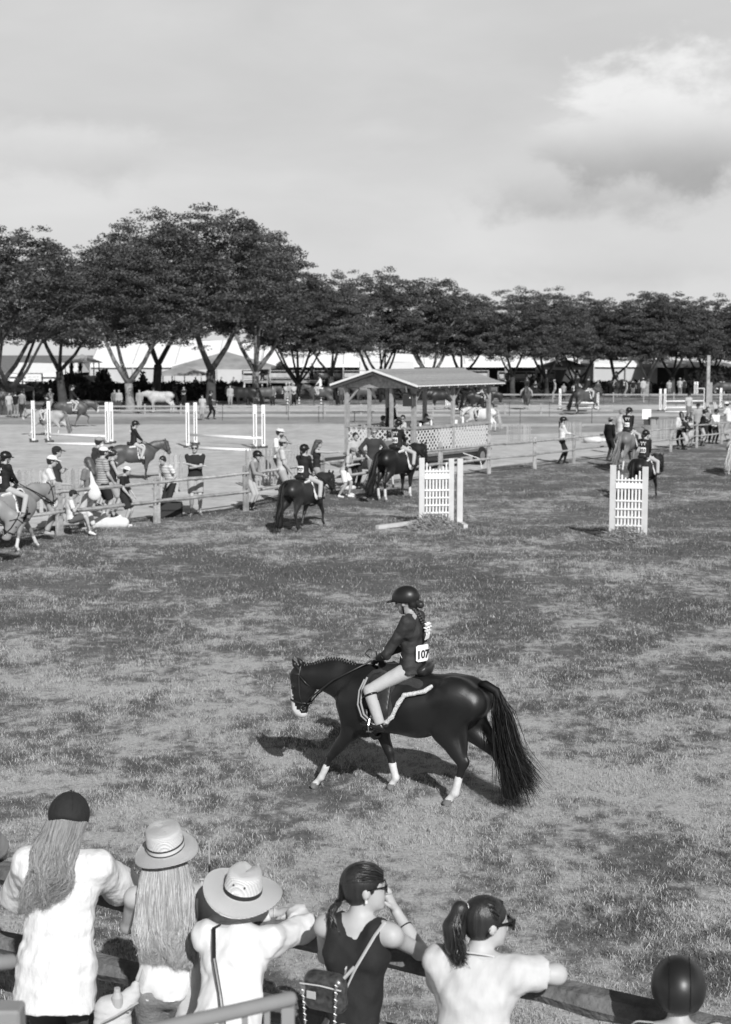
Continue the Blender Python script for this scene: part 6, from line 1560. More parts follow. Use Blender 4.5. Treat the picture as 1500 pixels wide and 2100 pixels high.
for (a0, a1) in (((-.07, -.085, .06), (-.075, -.07, -.36)), ((-.05, .085, .0), (-.03, .07, -.36))):
    n = 26
    for i in range(n):
        c = V(a0).lerp(V(a1), i / n); o_ = V((.006, 0, 0)) if i % 2 else V((0, .006, 0)); mb.tube([c + o_ + V((0, 0, .006)), c - o_, c + o_ - V((0, 0, .008))], .0028, 4)
mb.build('chain', mat('bag_chain', .6, .3, metal=.8), hb)
st4 = thing('bag_strap', 'pale leather strap from the shoulder of the woman in the black tank to her handbag', 'strap', (0, 0, 0))
pts = [M_ @ (J['sR'] + tu * .050 + tl * .03 + J['tf'] * .03), M_ @ (J['sR'] + tu * .062 + tl * .03 + bk * .03), M_ @ (J['sR'] + tl * .045 + bk * .105 + tu * .01), M_ @ (J['chest'] - tl * .06 + bk * .140 - tu * .02), M_ @ (J['chest'].lerp(J['pel'], .5) - tl * .0 + bk * .140), hb.location + V((.09, .0, .10))]
MB().tube(pts, .0105, 6, flat=.35).build('strap', mat('tan_pale_strap', .48, .6), st4)
# F5 ponytail with sunglasses, pale tee
yw = 72; H = 1.64
P, J, loc = fore('woman with a high ponytail, sunglasses and pale t-shirt leaning on folded arms', 965, 5.92, H, yw, 14, -52, 4,
                 eR=(1142, 1998, 6.02), wR=(1085, 1985, 6.22), eL=(915, 2030, 6.35), wL=(990, 2010, 6.38), twist=-4)
report(P, J, 'F5')
figure(P, J, H, dict(vox=.012, wide=1.12, top=(tee, 'short', .12 * H, .014), slen=.66, loose=1.25, flare=1.1, bottom=(denim, 'long', .012), skin=skinm(.46), fold=.005, fingers=True, hair=('short', M_HAIRD()), eyes=False))
C, hf, hl, hu = J['head'], J['hf'], J['hl'], J['hu']; g = []
tiep = C - hf * .060 * H + hu * .034 * H
for a in np.linspace(-1.45, 1.45, 13):
    s0 = C + hf * (.040 - .035 * abs(a) / 1.45) * H + hl * math.sin(a) * .051 * H + hu * (.046 * math.cos(a) + .010) * H
    s1 = C + hu * (.014 + .060 * math.cos(a * .9)) * H - hf * .012 * H + hl * math.sin(a) * .052 * H
    g.append([s0, s1, tiep.lerp(s1, .35) - hf * .004 * H, tiep])
ribbons('hair_strands', g, 2600, .0028, hair_dark, P, (.002, .004), .003, 9, 41)
g = [[tiep, tiep - hf * .022 * H + hu * .0 * H + hl * t * .012 * H, tiep - hf * .033 * H - hu * .05 * H + hl * t * .028 * H, tiep - hf * .026 * H - hu * .10 * H + hl * t * .032 * H, tiep - hf * .012 * H - hu * .138 * H + hl * t * .028 * H] for t in (-1, -.5, 0, .5, 1)]
ribbons('ponytail', g, 2600, .003, hair_dark, P, (.006, .020), .03, 11, 42, wave=.006)
b = Blob(.011); b.chain([q for q in (g[2][0], g[2][1], g[2][2], g[2][3])], [.014 * H, .020 * H, .030 * H, .028 * H], k=.02); b.build('ponytail_core', M_HAIRD(), P)
MB().tube([tiep + hl * .0 + (hl * math.cos(a) + hu * math.sin(a)) * .022 - hf * .008 for a in [i * math.pi / 5 for i in range(11)]], .007, 6).build('hair_tie', wpaint, P, smooth=True)
mb = MB()
for sg in (1, -1):
    c = C + hf * .062 * H + hl * sg * .021 * H + hu * .006 * H; mb.box(c, (.012, .034 * H, .030 * H), Matrix(((hf.x, hl.x, hu.x), (hf.y, hl.y, hu.y), (hf.z, hl.z, hu.z))))
    mb.bar(c + hl * sg * .014 * H + hu * .006 * H, C + hl * sg * .050 * H + hu * .000 * H - hf * .004 * H, .005, .011)
    mb.bar(C + hl * sg * .050 * H + hu * .000 * H - hf * .004 * H, C + hl * sg * .047 * H - hu * .028 * H - hf * .018 * H, .005, .008)
mb.build('sunglasses', M_LENS(), P)
nk_ = J['neck']; MB().tube([nk_ + J['tu'] * .03 * H * 0 + (J['tf'] * math.cos(a) * .052 + J['tl'] * math.sin(a) * .060 + J['tu'] * (.012 - .012 * math.cos(a))) * H for a in [R(x) for x in range(60, 301, 20)]], .003, 4).build('necklace', mat('necklace_silver', .7, .3), P)
# F6 child with a black helmet, striped top
yw = 80; H = 1.435
P, J, loc = fore('child in a round black helmet and striped top at the bottom right corner', 1395, 5.62, H, yw, 8, 0, 4, eR=(1470, 2120, 5.7), wR=(1430, 2115, 5.75), eL=(1310, 2125, 5.8), wL=(1340, 2110, 5.95))
report(P, J, 'F6')
figure(P, J, H, dict(vox=.012, top=(stripe_mat('striped_cloth', .03, .62, .035, 'X'), 'long', .06 * H, .012), bottom=(darkjean, 'long', .01), skin=skinm(.42), hair=('short', M_HAIRD()), hs=1.0, fold=.003, eyes=False))
C, hf, hl, hu = J['head'], J['hf'], J['hl'], J['hu']; h = H * 1.08; HM = [[hf.x, hl.x, hu.x], [hf.y, hl.y, hu.y], [hf.z, hl.z, hu.z]]
b = Blob(.0085); b.ell(C + hu * .022 * h, (.090 * h, .074 * h, .082 * h), M=HM, k=.01); b.cut(C - hu * .030 * h, -(hu + hf * -.10)); b.ell(C + hf * .088 * h + hu * .008 * h, (.034 * h, .05 * h, .008 * h), M=HM, k=.012); b.build('helmet', mat('soft_black_helmet', .016, .40, spec=.5), P)
mb = MB(); M4 = cupM(C + hu * .022 * h, hf, hl, hu)
for a in (-.028, .028): mb.tube([M4 @ V((-.0915 * h * math.cos(e) * math.sqrt(max(0, 1 - (a * h / (.074 * h)) ** 2 * 0 - .12)), a * h * 1.0, .0835 * h * math.sin(e) * .95)) for e in [R(x) for x in (-35, -10, 15, 40, 65, 90, 115, 140)]], .0018, 4)
mb.build('helmet_seams', mat('seam_black', .006, .5), P)
# F0 elbow of a spectator cut by the left edge
yw = 88; H = 1.74
P, J, loc = fore('spectator almost wholly outside the left edge, one bare elbow resting on the rail', -100, 7.45, H, yw, 16, 0, 6, eR=(4, 1752, 7.86), wR=(-60, 1735, 8.0), eL=(-200, 1790, 7.7), wL=(-150, 1760, 8.1))
figure(P, J, H, dict(vox=.02, top=(M_KHAKI(), 'short', .10 * H, .018), bottom=(darkjean, 'long', .01), skin=skinm(.46), hair=('short', M_HAIRD()), eyes=False, fingers=False))

# ------------------------------------------------------------------ painted steel handrail of the spectators' stand, close to the camera
hr = thing('handrail', 'blurred grey steel pipe handrail with upright bars at the bottom of the picture', 'railing', W(600, 2060, 4.35))
o0 = V(hr.location); hm = mat('grey_rail_paint', .26, .5, var=.08, scale=6)
A0, B0 = W(596, 2048, 4.35) - o0, W(250, 2128, 3.95) - o0
MB().tube([A0 + (A0 - B0).normalized() * .012, A0, B0, B0 + (B0 - A0) * .8], [.020, .0235, .0235, .0235], 14).build('top_pipe', hm, hr, smooth=True)
for i, t in enumerate((.015, .15, .29, .43, .57, .71, .85, 1.0)):
    p = A0.lerp(B0, t) ; rr_ = .024 if i == 0 else .011
    MB().box(p + V((0, 0, -.30)), (rr_ * 1.7, rr_ * 1.7, .56)).build('upright_bar', hm, hr)
MB().tube([A0 + V((0, 0, -.30)), B0 + V((0, 0, -.30))], .012, 8).build('mid_pipe', hm, hr)
h2 = thing('handrail', 'short blurred grey pipe end and square post at the left bottom corner', 'railing', W(0, 2010, 4.3)); o0 = V(h2.location)
a, b_ = W(24, 1972, 4.3) - o0, W(-150, 1985, 4.1) - o0
MB().tube([a + (a - b_).normalized() * .014, a, b_], [.014, .024, .024], 14).build('pipe', hm, h2, smooth=True)
p = W(18, 2062, 4.15) - o0; bevel(MB().box(p + V((0, 0, -.25)), (.085, .085, .5)).build('square_post', hm, h2), .008)
# ------------------------------------------------------------------ ponies and riders along the rail
def mount(label_h, label_r, px, py, yaw, s, H, coat, legs='walk', neck=0, head=0, nyaw=0, num=None, vox=.028, socks=(1, 1, 1, 1), dark=None, tailm=None, hy=0, hp=8, lean=2, grp='ponies and riders along the rail', blaze=True, swing=0., bows=True, tack=True, coatm=None, hairs='tail_only', lift=0., tail='full', x0=-.08, mane='plait', tail_len=1.0, top=None):
    loc = G(px, py); loc.z += lift; P = thing('pony', label_h, 'pony', loc, R(yaw), grp)
    horse(P, s, legs, neck, head, nyaw, coat, vox, socks, blaze, dark, None, tack, 'full', mane, tailm, tail_swing=swing, tail_len=tail_len)
    if label_r:
        RP, J = rider(loc, R(yaw), s, H, label_r, 'riders on ponies', num, vox=vox * .85, coat=coatm, hy=hy, hp=hp, lean=lean, bows=bows, hair=hairs, x0=x0, top=top)
    return P
dtail = attr_mat('brown_tail_hair', .03, .10, .5, .4); ltail = attr_mat('pale_tail_hair', .35, .70, .6, .3); ctail = attr_mat('chestnut_tail_hair', .14, .30, .5, .3)
mount('dark bay pony with one white hind foot walking away along the rail', 'child rider with number card 927 on the dark bay pony', 627, 1086, 60, 1.02, 1.42, dbay_coat, 'walk2', neck=8, head=4, nyaw=-8, num='927', vox=.024, socks=(0, 0, 1, 0), blaze=False, hp=0, bows=False)
mount('tall black horse with a long thick tail standing by the judges stand', 'child rider with number card 054 on the tall black horse', 819, 1023, 56, 1.22, 1.42, blk_coat2, 'stand', neck=6, head=6, nyaw=-4, num='054', vox=.026, socks=(0, 1, 1, 1), blaze=False, swing=.12)
mount('chestnut pony with white socks seen from behind at the right fence', 'rider in a dark coat turning left on the chestnut pony', 1288, 962, 64, 1.14, 1.52, chest_coat, 'walk', neck=10, head=4, nyaw=-22, num='116', vox=.032, socks=(1, 1, 1, 1), tailm=ctail, swing=.12, hy=-20)
mount('black pony half hidden by the right picket wing', 'child rider with number card 353 and white bows on the black pony', 1322, 1024, 58, 1.0, 1.40, blk_coat2, 'walk2', neck=4, head=0, nyaw=-10, num='353', vox=.028, socks=(0, 0, 0, 0), blaze=False, hy=-10)
mount('chestnut pony entering from the left edge beside the rail', 'child rider with number card 252 and long white bows on the left chestnut pony', 19, 1134, 54, 1.10, 1.44, lchest_coat, 'walk', neck=8, head=6, nyaw=-4, num='252', vox=.022, socks=(1, 1, 1, 1), hy=-8, tailm=ctail)
mount('bay pony cut by the left edge with only its lowered bridled head in view', None, -82, 1165, 14, 1.12, 1.4, lchest_coat, 'stand', neck=-26, head=-8, vox=.024, socks=(0, 0, 0, 0), blaze=False, dark=blackpts)
mount('brown pony standing inside the arena with a pale saddle pad', 'rider with white bows on the brown pony inside the arena', 281, 985, 22, .98, 1.40, bay_coat, 'stand', neck=16, head=2, nyaw=-8, num='', vox=.028, socks=(1, 0, 1, 0), dark=blackpts, blaze=False, hy=8)
mount('pale grey pony cut by the right edge with a long white tail', None, 1512, 972, 62, 1.0, 1.4, grey_coat, 'stand', neck=6, vox=.035, socks=(1, 1, 1, 1), tailm=ltail, tail_len=1.0, swing=.05, mane=None)
# inside the arena, farther off
FV = .055
g2 = 'horses working in the far arena'
mount('palomino pony with a white face trotting left between the first jump uprights', 'rider in a dark jacket on the palomino pony', 97, 894, 172, 1.08, 1.45, pal_coat, 'walk', neck=6, head=8, vox=.04, tailm=ctail, grp=g2, bows=False)
mount('bay horse with a white saddle pad trotting right in front of the hedge', 'upright rider with white number on the trotting bay horse', 152, 876, 4, 1.22, 1.7, bay_coat, 'trot', neck=0, head=8, vox=.045, socks=(0, 0, 1, 0), grp=g2, bows=False)
mount('speckled grey horse standing in front of the dark hedge', None, 327, 847, 176, 1.25, 1.5, grey_coat, 'stand', neck=-4, head=2, vox=.05, grp=g2, tack=False)
mount('brown horse with a pale saddle pad facing left at the middle gap', 'rider in a white shirt on the brown horse at the middle gap', 655, 834, 176, 1.28, 1.7, bay_coat, 'stand', neck=22, head=0, vox=.05, socks=(0, 0, 0, 0), grp=g2, bows=False, top=(M_WHITE(), 'long', .03, .012), blaze=False)
mount('dark horse trotting right seen under the eave of the stand', 'rider in dark on the dark horse under the eave', 988, 850, 5, 1.3, 1.65, dbay_coat, 'trot', neck=-6, head=0, vox=.05, socks=(0, 0, 0, 0), grp=g2, bows=False, blaze=False)
mount('white pony with a flowing white tail cantering left behind the right post of the stand', 'rider with number card on the white pony', 986, 885, 152, 1.05, 1.45, mat('white_horse_coat', .66, .6), 'canter', neck=-4, head=6, vox=.045, tailm=ltail, grp=g2, bows=False)
mount('bay horse with a white foot seen head-on in the far arena', 'rider in dark on the bay horse seen head-on', 1080, 840, -100, 1.28, 1.65, bay_coat, 'walk', neck=14, head=0, vox=.05, socks=(0, 0, 1, 0), grp=g2, bows=False, blaze=False)
mount('bay horse cantering away at the white jump with its tail flying', 'rider in a dark jacket leaning forward over the cantering bay horse', 1203, 851, 38, 1.32, 1.7, bay_coat, 'canter', neck=12, head=4, vox=.045, socks=(0, 1, 1, 0), dark=blackpts, grp=g2, bows=False, lean=22, blaze=False, swing=.2, lift=.15)
mount('dark horse grazing posture half hidden behind the stand posts', None, 902, 842, 200, 1.25, 1.5, dbay_coat, 'stand', neck=-20, head=-6, vox=.06, grp=g2, tack=False, socks=(0, 0, 0, 0), blaze=False)
mount('dark horse standing in the shade seen through the stand', None, 745, 830, 188, 1.3, 1.5, bay_coat, 'stand', neck=8, vox=.06, grp=g2, tack=False, socks=(0, 0, 0, 0))
mount('dark horse standing in the shade below the tallest tree', None, 500, 836, 170, 1.3, 1.5, dbay_coat, 'stand', neck=8, vox=.06, grp=g2, tack=False, socks=(0, 0, 0, 0), blaze=False)
mount('dark horse waiting between the tallest tree and the gap', None, 545, 834, 20, 1.25, 1.5, bay_coat, 'stand', neck=10, vox=.06, grp=g2, tack=False, socks=(1, 0, 0, 0))
mount('dark horse standing in the shade behind the cantering horse', 'pale-faced rider in the shade behind the cantering horse', 1184, 828, -110, 1.3, 1.6, dbay_coat, 'stand', neck=10, vox=.06, grp=g2, bows=False, socks=(0, 0, 0, 0))
mount('horse with white legs standing in the shade under the leaning tree', 'rider in the shade under the leaning tree', 1264, 814, -70, 1.3, 1.6, bay_coat, 'stand', neck=12, vox=.065, grp=g2, bows=False, socks=(1, 1, 0, 0))
mount('brown horse grazing at the far right edge under the trees', None, 1492, 820, 170, 1.3, 1.6, bay_coat, 'stand', neck=-24, head=-10, vox=.065, grp=g2, tack=False, socks=(0, 0, 0, 0))

# ------------------------------------------------------------------ spectators and staff
CL = {}
def C_(v): return cloth(v)
def arms(k, H):
    T = dict(down=(None, None), cross=((.13 * H, -.07 * H, .70 * H), (.145 * H, .07 * H, .68 * H)), hips=((.03 * H, .125 * H, .56 * H), (.03 * H, -.125 * H, .56 * H)),
             rail=((.26 * H, .10 * H, .60 * H), (.26 * H, -.12 * H, .60 * H)), low=((.12 * H, .10 * H, .52 * H), (.12 * H, -.10 * H, .52 * H)), hold=((.2 * H, .05 * H, .68 * H), (.2 * H, -.05 * H, .67 * H)),
             chin=((.10 * H, .09 * H, .84 * H), (.16 * H, -.07 * H, .64 * H)), point=((.12 * H, .12 * H, .50 * H), (.42 * H, -.2 * H, .52 * H)), phone=((.16 * H, .05 * H, .60 * H), (.32 * H, -.20 * H, .80 * H)), fold=((.20 * H, -.04 * H, .64 * H), (.20 * H, .04 * H, .64 * H)))
    return T[k]
def guy(label, px, py, H, yaw, top, bottom, shoes=None, hat=None, hair=('short', None), arm='down', lean=0., hy=0., hp=4., vox=.026, cat='spectator', grp='spectators along the rail', z=0., hips=None, legs=None, wide=1.0, step=0., D=None, **kw):
    loc = G(px, py, z); P = thing('person', label, cat, loc, R(yaw), grp); hL, hR = arms(arm, H) if isinstance(arm, str) else arm
    pole = dict(pL=(-.3, 1, -.4), pR=(-.3, -1, -.4)) if arm in ('hips', 'cross') else {}
    J = pose(H, lean=lean, hy=hy, hp=hp, hL=hL, hR=hR, hips=hips, legs=legs, fL=(step, .06 * H, 0), fR=(-step, -.06 * H, 0), **pole)
    figure(P, J, H, dict(vox=vox, wide=wide, top=top, bottom=bottom, shoes=shoes or M_BOOT(), hair=(hair[0], hair[1] or M_HAIRD()) if hair else None, hat=hat, **kw)); return P, J
white, khaki, dark_ = M_WHITE(), M_KHAKI(), M_DARKC()
S = lambda v, sl='short', hem=.10: (cloth(v), sl, hem, .014)
sit = lambda H: dict(hips=(0, 0, .30 * H), legs=((.24 * H, .08 * H, .33 * H), (.30 * H, .09 * H, .08 * H), (.38 * H, .09 * H, .03 * H)))
wshoe = mat('white_trainers', .7, .6)
guy('woman in a dark shirt and wide pale hat cut by the left edge', -4, 1078, 1.68, 20, S(.03), (khaki, 'long', .01), hat=('brim', mat('pale_hat_straw', .62, .8), .19, -28), arm='rail', hair=('long', M_HAIRM()), band=None)
guy('man in a white cap and white shirt leaning his arm on the fence', 96, 1096, 1.78, 12, S(.68), (khaki, 'long', .012), shoes=khaki, hat=('cap', white), arm=((.2, .05, 1.0), (.45, -.1, 1.12)), lean=10, wide=1.15, belly=1.1, glasses=True, vox=.022)
guy('man in a dark cap and dark polo behind the man in white', 116, 1068, 1.80, 15, S(.045), (khaki, 'shorts', .01), hat=('cap', M_DARKC()), arm='cross', wide=1.15, glasses=True)
guy('child in a dark cap and white shirt sitting on the grass by the fence', 146, 1100, 1.35, 20, S(.66), (cloth(.10), 'shorts', .01), shoes=wshoe, hat=('cap', mat('black_cap_cotton', .016)), arm='low', **sit(1.35), hp=16)
guy('woman with wavy hair, grey top, pale trousers and a white shoulder bag', 187, 1086, 1.68, 150, S(.17, 'short', .04), (cloth(.62), 'long', .012), shoes=mat('tan_sandals', .4, .7), hair=('long', M_HAIRM()), arm='low', vox=.022)
bagm = mat('white_tote', .66, .85, var=.08, scale=8, bump=.3)
o = thing('tote_bag', 'white tote bag hanging from the shoulder of the wavy-haired woman', 'bag', G(190, 1088) + V((0.08, -.18, 0)), 0)
b = Blob(.02); b.cap((0, 0, .95), (.02, 0, .85), .13, .15, k=.03, side=(0, 1, 0), sx=.45); b.cap((.0, 0, 1.0), (-.06, 0, 1.38), .08, .02, k=.05, side=(0, 1, 0), sx=.5); b.build('bag', bagm, o)
guy('man in a mottled dark shirt and pale cap standing in front of the brown pony', 203, 1040, 1.85, 30, (mat('mottled_dark_shirt', .035, .9, var=.6, scale=9), 'short', .12, .02), (khaki, 'shorts', .01), hat=('cap', cloth(.30)), arm='fold', wide=1.25, beard=white)
guy('bearded man in a striped polo and dark shorts with a pale visor', 212, 1070, 1.80, 35, (stripe_mat('striped_polo', .20, .42, .055, 'Z'), 'short', .13, .018), (dark_, 'shorts', .012), shoes=dark_, hat=('visor', white), arm='low', wide=1.12, beard=M_HAIRD(), vox=.022)
guy('woman with sunglasses and dark tank top beside the striped polo', 232, 1062, 1.68, 15, (dark_, 'none', .05, .01), (khaki, 'shorts', .01), arm='hold', glasses=True, hair=('bun', M_HAIRD()))
guy('boy in a backwards white cap and dark t-shirt holding his hands low', 257, 1080, 1.42, -10, S(.022), (dark_, 'shorts', .02), shoes=wshoe, hat=('backcap', white), arm='low', hp=16, vox=.020)
bg = thing('bag', 'white and grey bag lying on the grass beside the boy in the white cap', 'bag', G(224, 1082), 0); b = Blob(.025)
b.cap((-.32, 0, .10), (.34, 0, .11), .13, .13, k=.05, side=(0, 1, 0), sx=.8); b.cap((-.12, 0, .2), (-.10, 0, .36), .10, .03, k=.05); b.cap((.2, 0, .18), (.26, .02, .28), .08, .03, k=.05); b.fn = lambda Pq: .012 * wob(Pq, 14, 2); b.build('cloth', bagm, bg)
guy('boy in a white striped polo bending forward with dark trousers', 352, 1055, 1.55, -130, (stripe_mat('white_striped_polo', .68, .22, .07, 'Z', .82), 'short', .12, .015), (dark_, 'long', .008), arm='low', lean=22, hp=14, vox=.022)
guy('man in a dark polo and pale shorts standing with crossed arms', 402, 1056, 1.82, -80, S(.028), (khaki, 'shorts', .012), shoes=cloth(.2), arm='cross', hair=('short', M_HAIRM()), glasses=True, hy=-8, vox=.020, wide=1.05)
cr = thing('crate', 'low dark open box on the grass behind the fence next to the striped boy', 'crate', G(345, 1062) + V((0, .3, 0)), R(10)); MB().box((0, 0, .17), (.62, .4, .04)).box((0, .18, .18), (.62, .04, .34)).box((0, -.18, .18), (.62, .04, .34)).box((.29, 0, .18), (.04, .4, .34)).box((-.29, 0, .18), (.04, .4, .34)).build('box', mat('dark_crate', .03, .8), cr)
guy('girl in a black helmet and grey top leaning over the rail', 514, 1046, 1.55, -20, S(.26, 'long', .02), (M_BREECH(), 'breeches', .004), hat=('helmet', M_HELM()), arm=((.35, .1, .88), (.42, -.1, .92)), lean=18, boots=.9, vox=.022)
guy('man in a pale cap and cream shirt standing side-on behind the rail', 578, 1034, 1.76, 10, S(.50), (khaki, 'long', .014), shoes=khaki, hat=('cap', cloth(.36)), arm='low', wide=1.12, belly=1.0, glasses=True, vox=.022)
guy('bearded man in a white shirt and straw hat with a hand to his chin', 572, 1005, 1.84, -20, S(.70), (dark_, 'long', .012), hat=('brim', mat('pale_hat_straw', .62), .16, 8), arm='chin', beard=M_HAIRM(), wide=1.1)
guy('woman in a dark bucket hat and halter top holding up a phone', 650, 1024, 1.66, 5, (dark_, 'none', .02, .008), (cloth(.30), 'long', .012), hat=('brim', cloth(.09), .135, 0), arm='phone', hair=('long', M_HAIRM()), vox=.022, wide=.95)
guy('boy in a cap and pale shirt leaning his arms on the top rail', 706, 1020, 1.45, -15, S(.45), (white, 'shorts', .012), shoes=wshoe, hat=('cap', cloth(.20)), arm=((.34, .12, .93), (.34, -.12, .93)), lean=24, hp=10, step=.12, vox=.022)
guy('smiling woman in a pale long-sleeved top standing by the lattice', 728, 1003, 1.70, -60, (cloth(.42), 'long', .02, .008), (dark_, 'long', .008), arm='down', hair=('bun', M_HAIRD()), vox=.022)
guy('man in a dark sweater and sunglasses with hands on his hips', 766, 1005, 1.84, -75, S(.05, 'long', .10), (cloth(.20), 'long', .012), arm='hips', hair=('short', mat('grey_hair', .2, .6)), glasses=True, wide=1.12, vox=.022)
guy('person in a grey shirt bending over beside the black horse', 800, 1000, 1.7, 100, S(.14), (cloth(.5), 'shorts', .012), arm='fold', lean=12)
# right of the judges' stand
guy('girl in a helmet and white shirt walking behind the fence', 1152, 951, 1.70, 10, S(.70, 'long', .02), (dark_, 'breeches', .006), hat=('helmet', M_HELM()), arm='fold', boots=.9, step=.14, hair=('tail_only', M_HAIRD()), vox=.026, grp='people by the right fence', tail=.14)
guy('person in a wide straw hat and dark jacket sitting on the fence', 1250, 946, 1.66, 40, S(.015, 'long', .02), (dark_, 'breeches', .006), hat=('brim', cloth(.26), .19, -6), arm='down', grp='people by the right fence', boots=.8, vox=.03)
guy('grey-haired man in a white shirt and pale trousers by the chestnut pony', 1272, 932, 1.82, 30, S(.62), (cloth(.5), 'long', .012), hair=('short', mat('grey_hair', .2, .6)), grp='people by the right fence', vox=.03, arm='down', wide=1.05, shoes=wshoe)
guy('girl with a long dark braid standing among the ponies at the right fence', 1396, 921, 1.6, 100, S(.6, 'long', .02), (dark_, 'breeches', .006), hair=('long', M_HAIRD()), grp='people by the right fence', vox=.032, boots=.8)
guy('child in a helmet with a white number leaning on the right fence', 1402, 922, 1.4, -30, S(.03, 'long', .02), (M_BREECH(), 'breeches', .006), hat=('helmet', M_HELM()), arm='rail', lean=10, grp='people by the right fence', vox=.032, boots=.8)
guy('small child in a helmet behind the right fence', 1414, 918, 1.25, -60, S(.5, 'long', .02), (M_BREECH(), 'breeches', .006), hat=('helmet', M_HELM()), grp='people by the right fence', vox=.035)
guy('rider in a dark coat and helmet sitting on the right fence', 1438, 915, 1.6, -10, S(.02, 'long', .04), (M_BREECH(), 'breeches', .006), hat=('helmet', M_HELM()), arm='fold', lean=10, grp='people by the right fence', vox=.032, boots=.8)
guy('woman in a grey top behind the fence by the tall post', 1450, 909, 1.66, -80, S(.22), (dark_, 'long', .01), arm='fold', grp='people by the right fence', vox=.034, hair=('long', M_HAIRM()))
guy('girl in a helmet and white shirt leaning on the fence by the tall post', 1465, 910, 1.55, -70, S(.70, 'long', .02), (dark_, 'breeches', .006), hat=('helmet', M_HELM()), arm='fold', lean=8, grp='people by the right fence', vox=.032, boots=.8)
guy('person with a cap standing behind the two helmeted riders at the right fence', 1430, 905, 1.75, -90, S(.3), (dark_, 'long', .01), hat=('cap', dark_), grp='people by the right fence', vox=.035)
guy('man in a pale cap and white shirt at the right edge by the fence', 1494, 905, 1.82, 150, S(.66), (khaki, 'long', .012), hat=('cap', white), arm='rail', lean=8, grp='people by the right fence', vox=.032, wide=1.15)
# judges in the stand
Mj = JS.matrix_basis
def jg(label, x, y, H, ydeg, top, sitting=True, **kw):
    p = Mj @ V((x, y, .60)); px, py = 0, 0
    P = thing('person', label, 'judge', p, R(ydeg), 'judges in the stand'); hL, hR = arms(kw.pop('arm', 'hold'), H)
    sk = dict(hips=(0, 0, .52), legs=((.40, .12, .54), (.42, .12, .10), (.52, .12, .04))) if sitting else {}
    if sitting: hL, hR = [(.40, .12, .90), (.40, -.12, .90)]
    J = pose(H, lean=kw.pop('lean', 6), hp=kw.pop('hp', 6), hy=kw.pop('hy', 0), hL=hL, hR=hR, **sk)
    figure(P, J, H, dict(vox=.028, top=top, bottom=(dark_, 'long', .01), shoes=M_BOOT(), hair=kw.pop('hair', ('short', M_HAIRM())), **kw))
jg('man in a dark suit standing inside the judges stand', .55, 1.35, 1.86, -30, (mat('black_suit', .012, .8), 'long', .10, .016), sitting=False, arm='fold', wide=1.1)
jg('seated judge in sunglasses and a pale shirt behind the counter', .30, .62, 1.78, -100, S(.45), glasses=True)
jg('judge in a grey brimmed hat leaning over the stand counter', 1.75, .75, 1.72, -40, S(.18, 'long', .04), hat=('brim', cloth(.26), .17, 0), lean=26, hair=('long', M_HAIRM()))
jg('seated judge in dark clothes at the back of the stand', 2.9, 1.5, 1.7, -60, S(.05, 'long', .04), lean=18)
guy('head of a person passing behind the lattice of the stand', 784, 940, 1.65, 10, S(.04), (dark_, 'long', .01), hat=('cap', dark_), vox=.035, grp='spectators along the rail')
def chair(label, p, yaw):
    P = thing('folding_chair', label, 'chair', p, yaw); m = mat('dark_chair', .03, .5)
    MB().box((0, 0, .45), (.42, .44, .03)).build('seat', m, P); MB().box((-.2, 0, .72), (.03, .44, .26)).build('backrest', m, P)
    for a in (-.18, .18):
        for b_ in (-.2, .2): MB().box((a, b_, .22), (.03, .03, .44)).build('leg', m, P)
chair('dark folding chair under the seated judge in sunglasses', Mj @ V((.30, .62, .60)), R(-100)); chair('dark folding chair under the judge in the brimmed hat', Mj @ V((1.75, .75, .60)), R(-40)); chair('dark folding chair at the back of the stand', Mj @ V((2.9, 1.5, .60)), R(-60))
# small objects lying about
for px, py, nm, lb, sz in ((1216, 908, 'rock', 'white boulder-like sack on the grass behind the right fence', .35), (1236, 906, 'sack', 'smaller white sack right of the walking girl', .2), (718, 1018, 'paper', 'crumpled white paper on the turf below the fence', .10), (714, 1005, 'cloth', 'white cloth on the ground behind the lower rail', .18)):
    o = thing(nm, lb, nm, G(px, py)); b = Blob(.03 if sz > .15 else .015); b.ell((0, 0, sz * .4), (sz * 1.3, sz, sz * .55)); b.fn = lambda Pq: .02 * wob(Pq, 12, 4); b.build('shape', mat('white_sacking', .6, .9, var=.1), o)
tb = thing('table', 'dark trestle table with a box on it in the arena behind the stand', 'table', G(745, 866)); MB().box((0, 0, .62), (1.3, .5, .05)).build('table_top', dk, tb)
for a in (-.5, .5): MB().box((a, 0, .3), (.05, .4, .6)).build('leg', dk, tb)
sb = thing('sign_board', 'small white sign board standing on dark legs right of the chestnut pony rider', 'sign', G(1326, 872)); MB().box((0, 0, .62), (.5, .05, .55)).build('panel', wpaint, sb); MB().box((.0, 0, .17), (.3, .03, .34)).build('leg', dk, sb)
dbx = thing('box', 'dark low bench right of the white sign board', 'bench', G(1340, 872)); MB().box((0, 0, .4), (.55, .3, .12)).build('seat', dk, dbx)
for a in (-.2, .2): MB().box((a, 0, .17), (.05, .25, .34)).build('leg', dk, dbx)

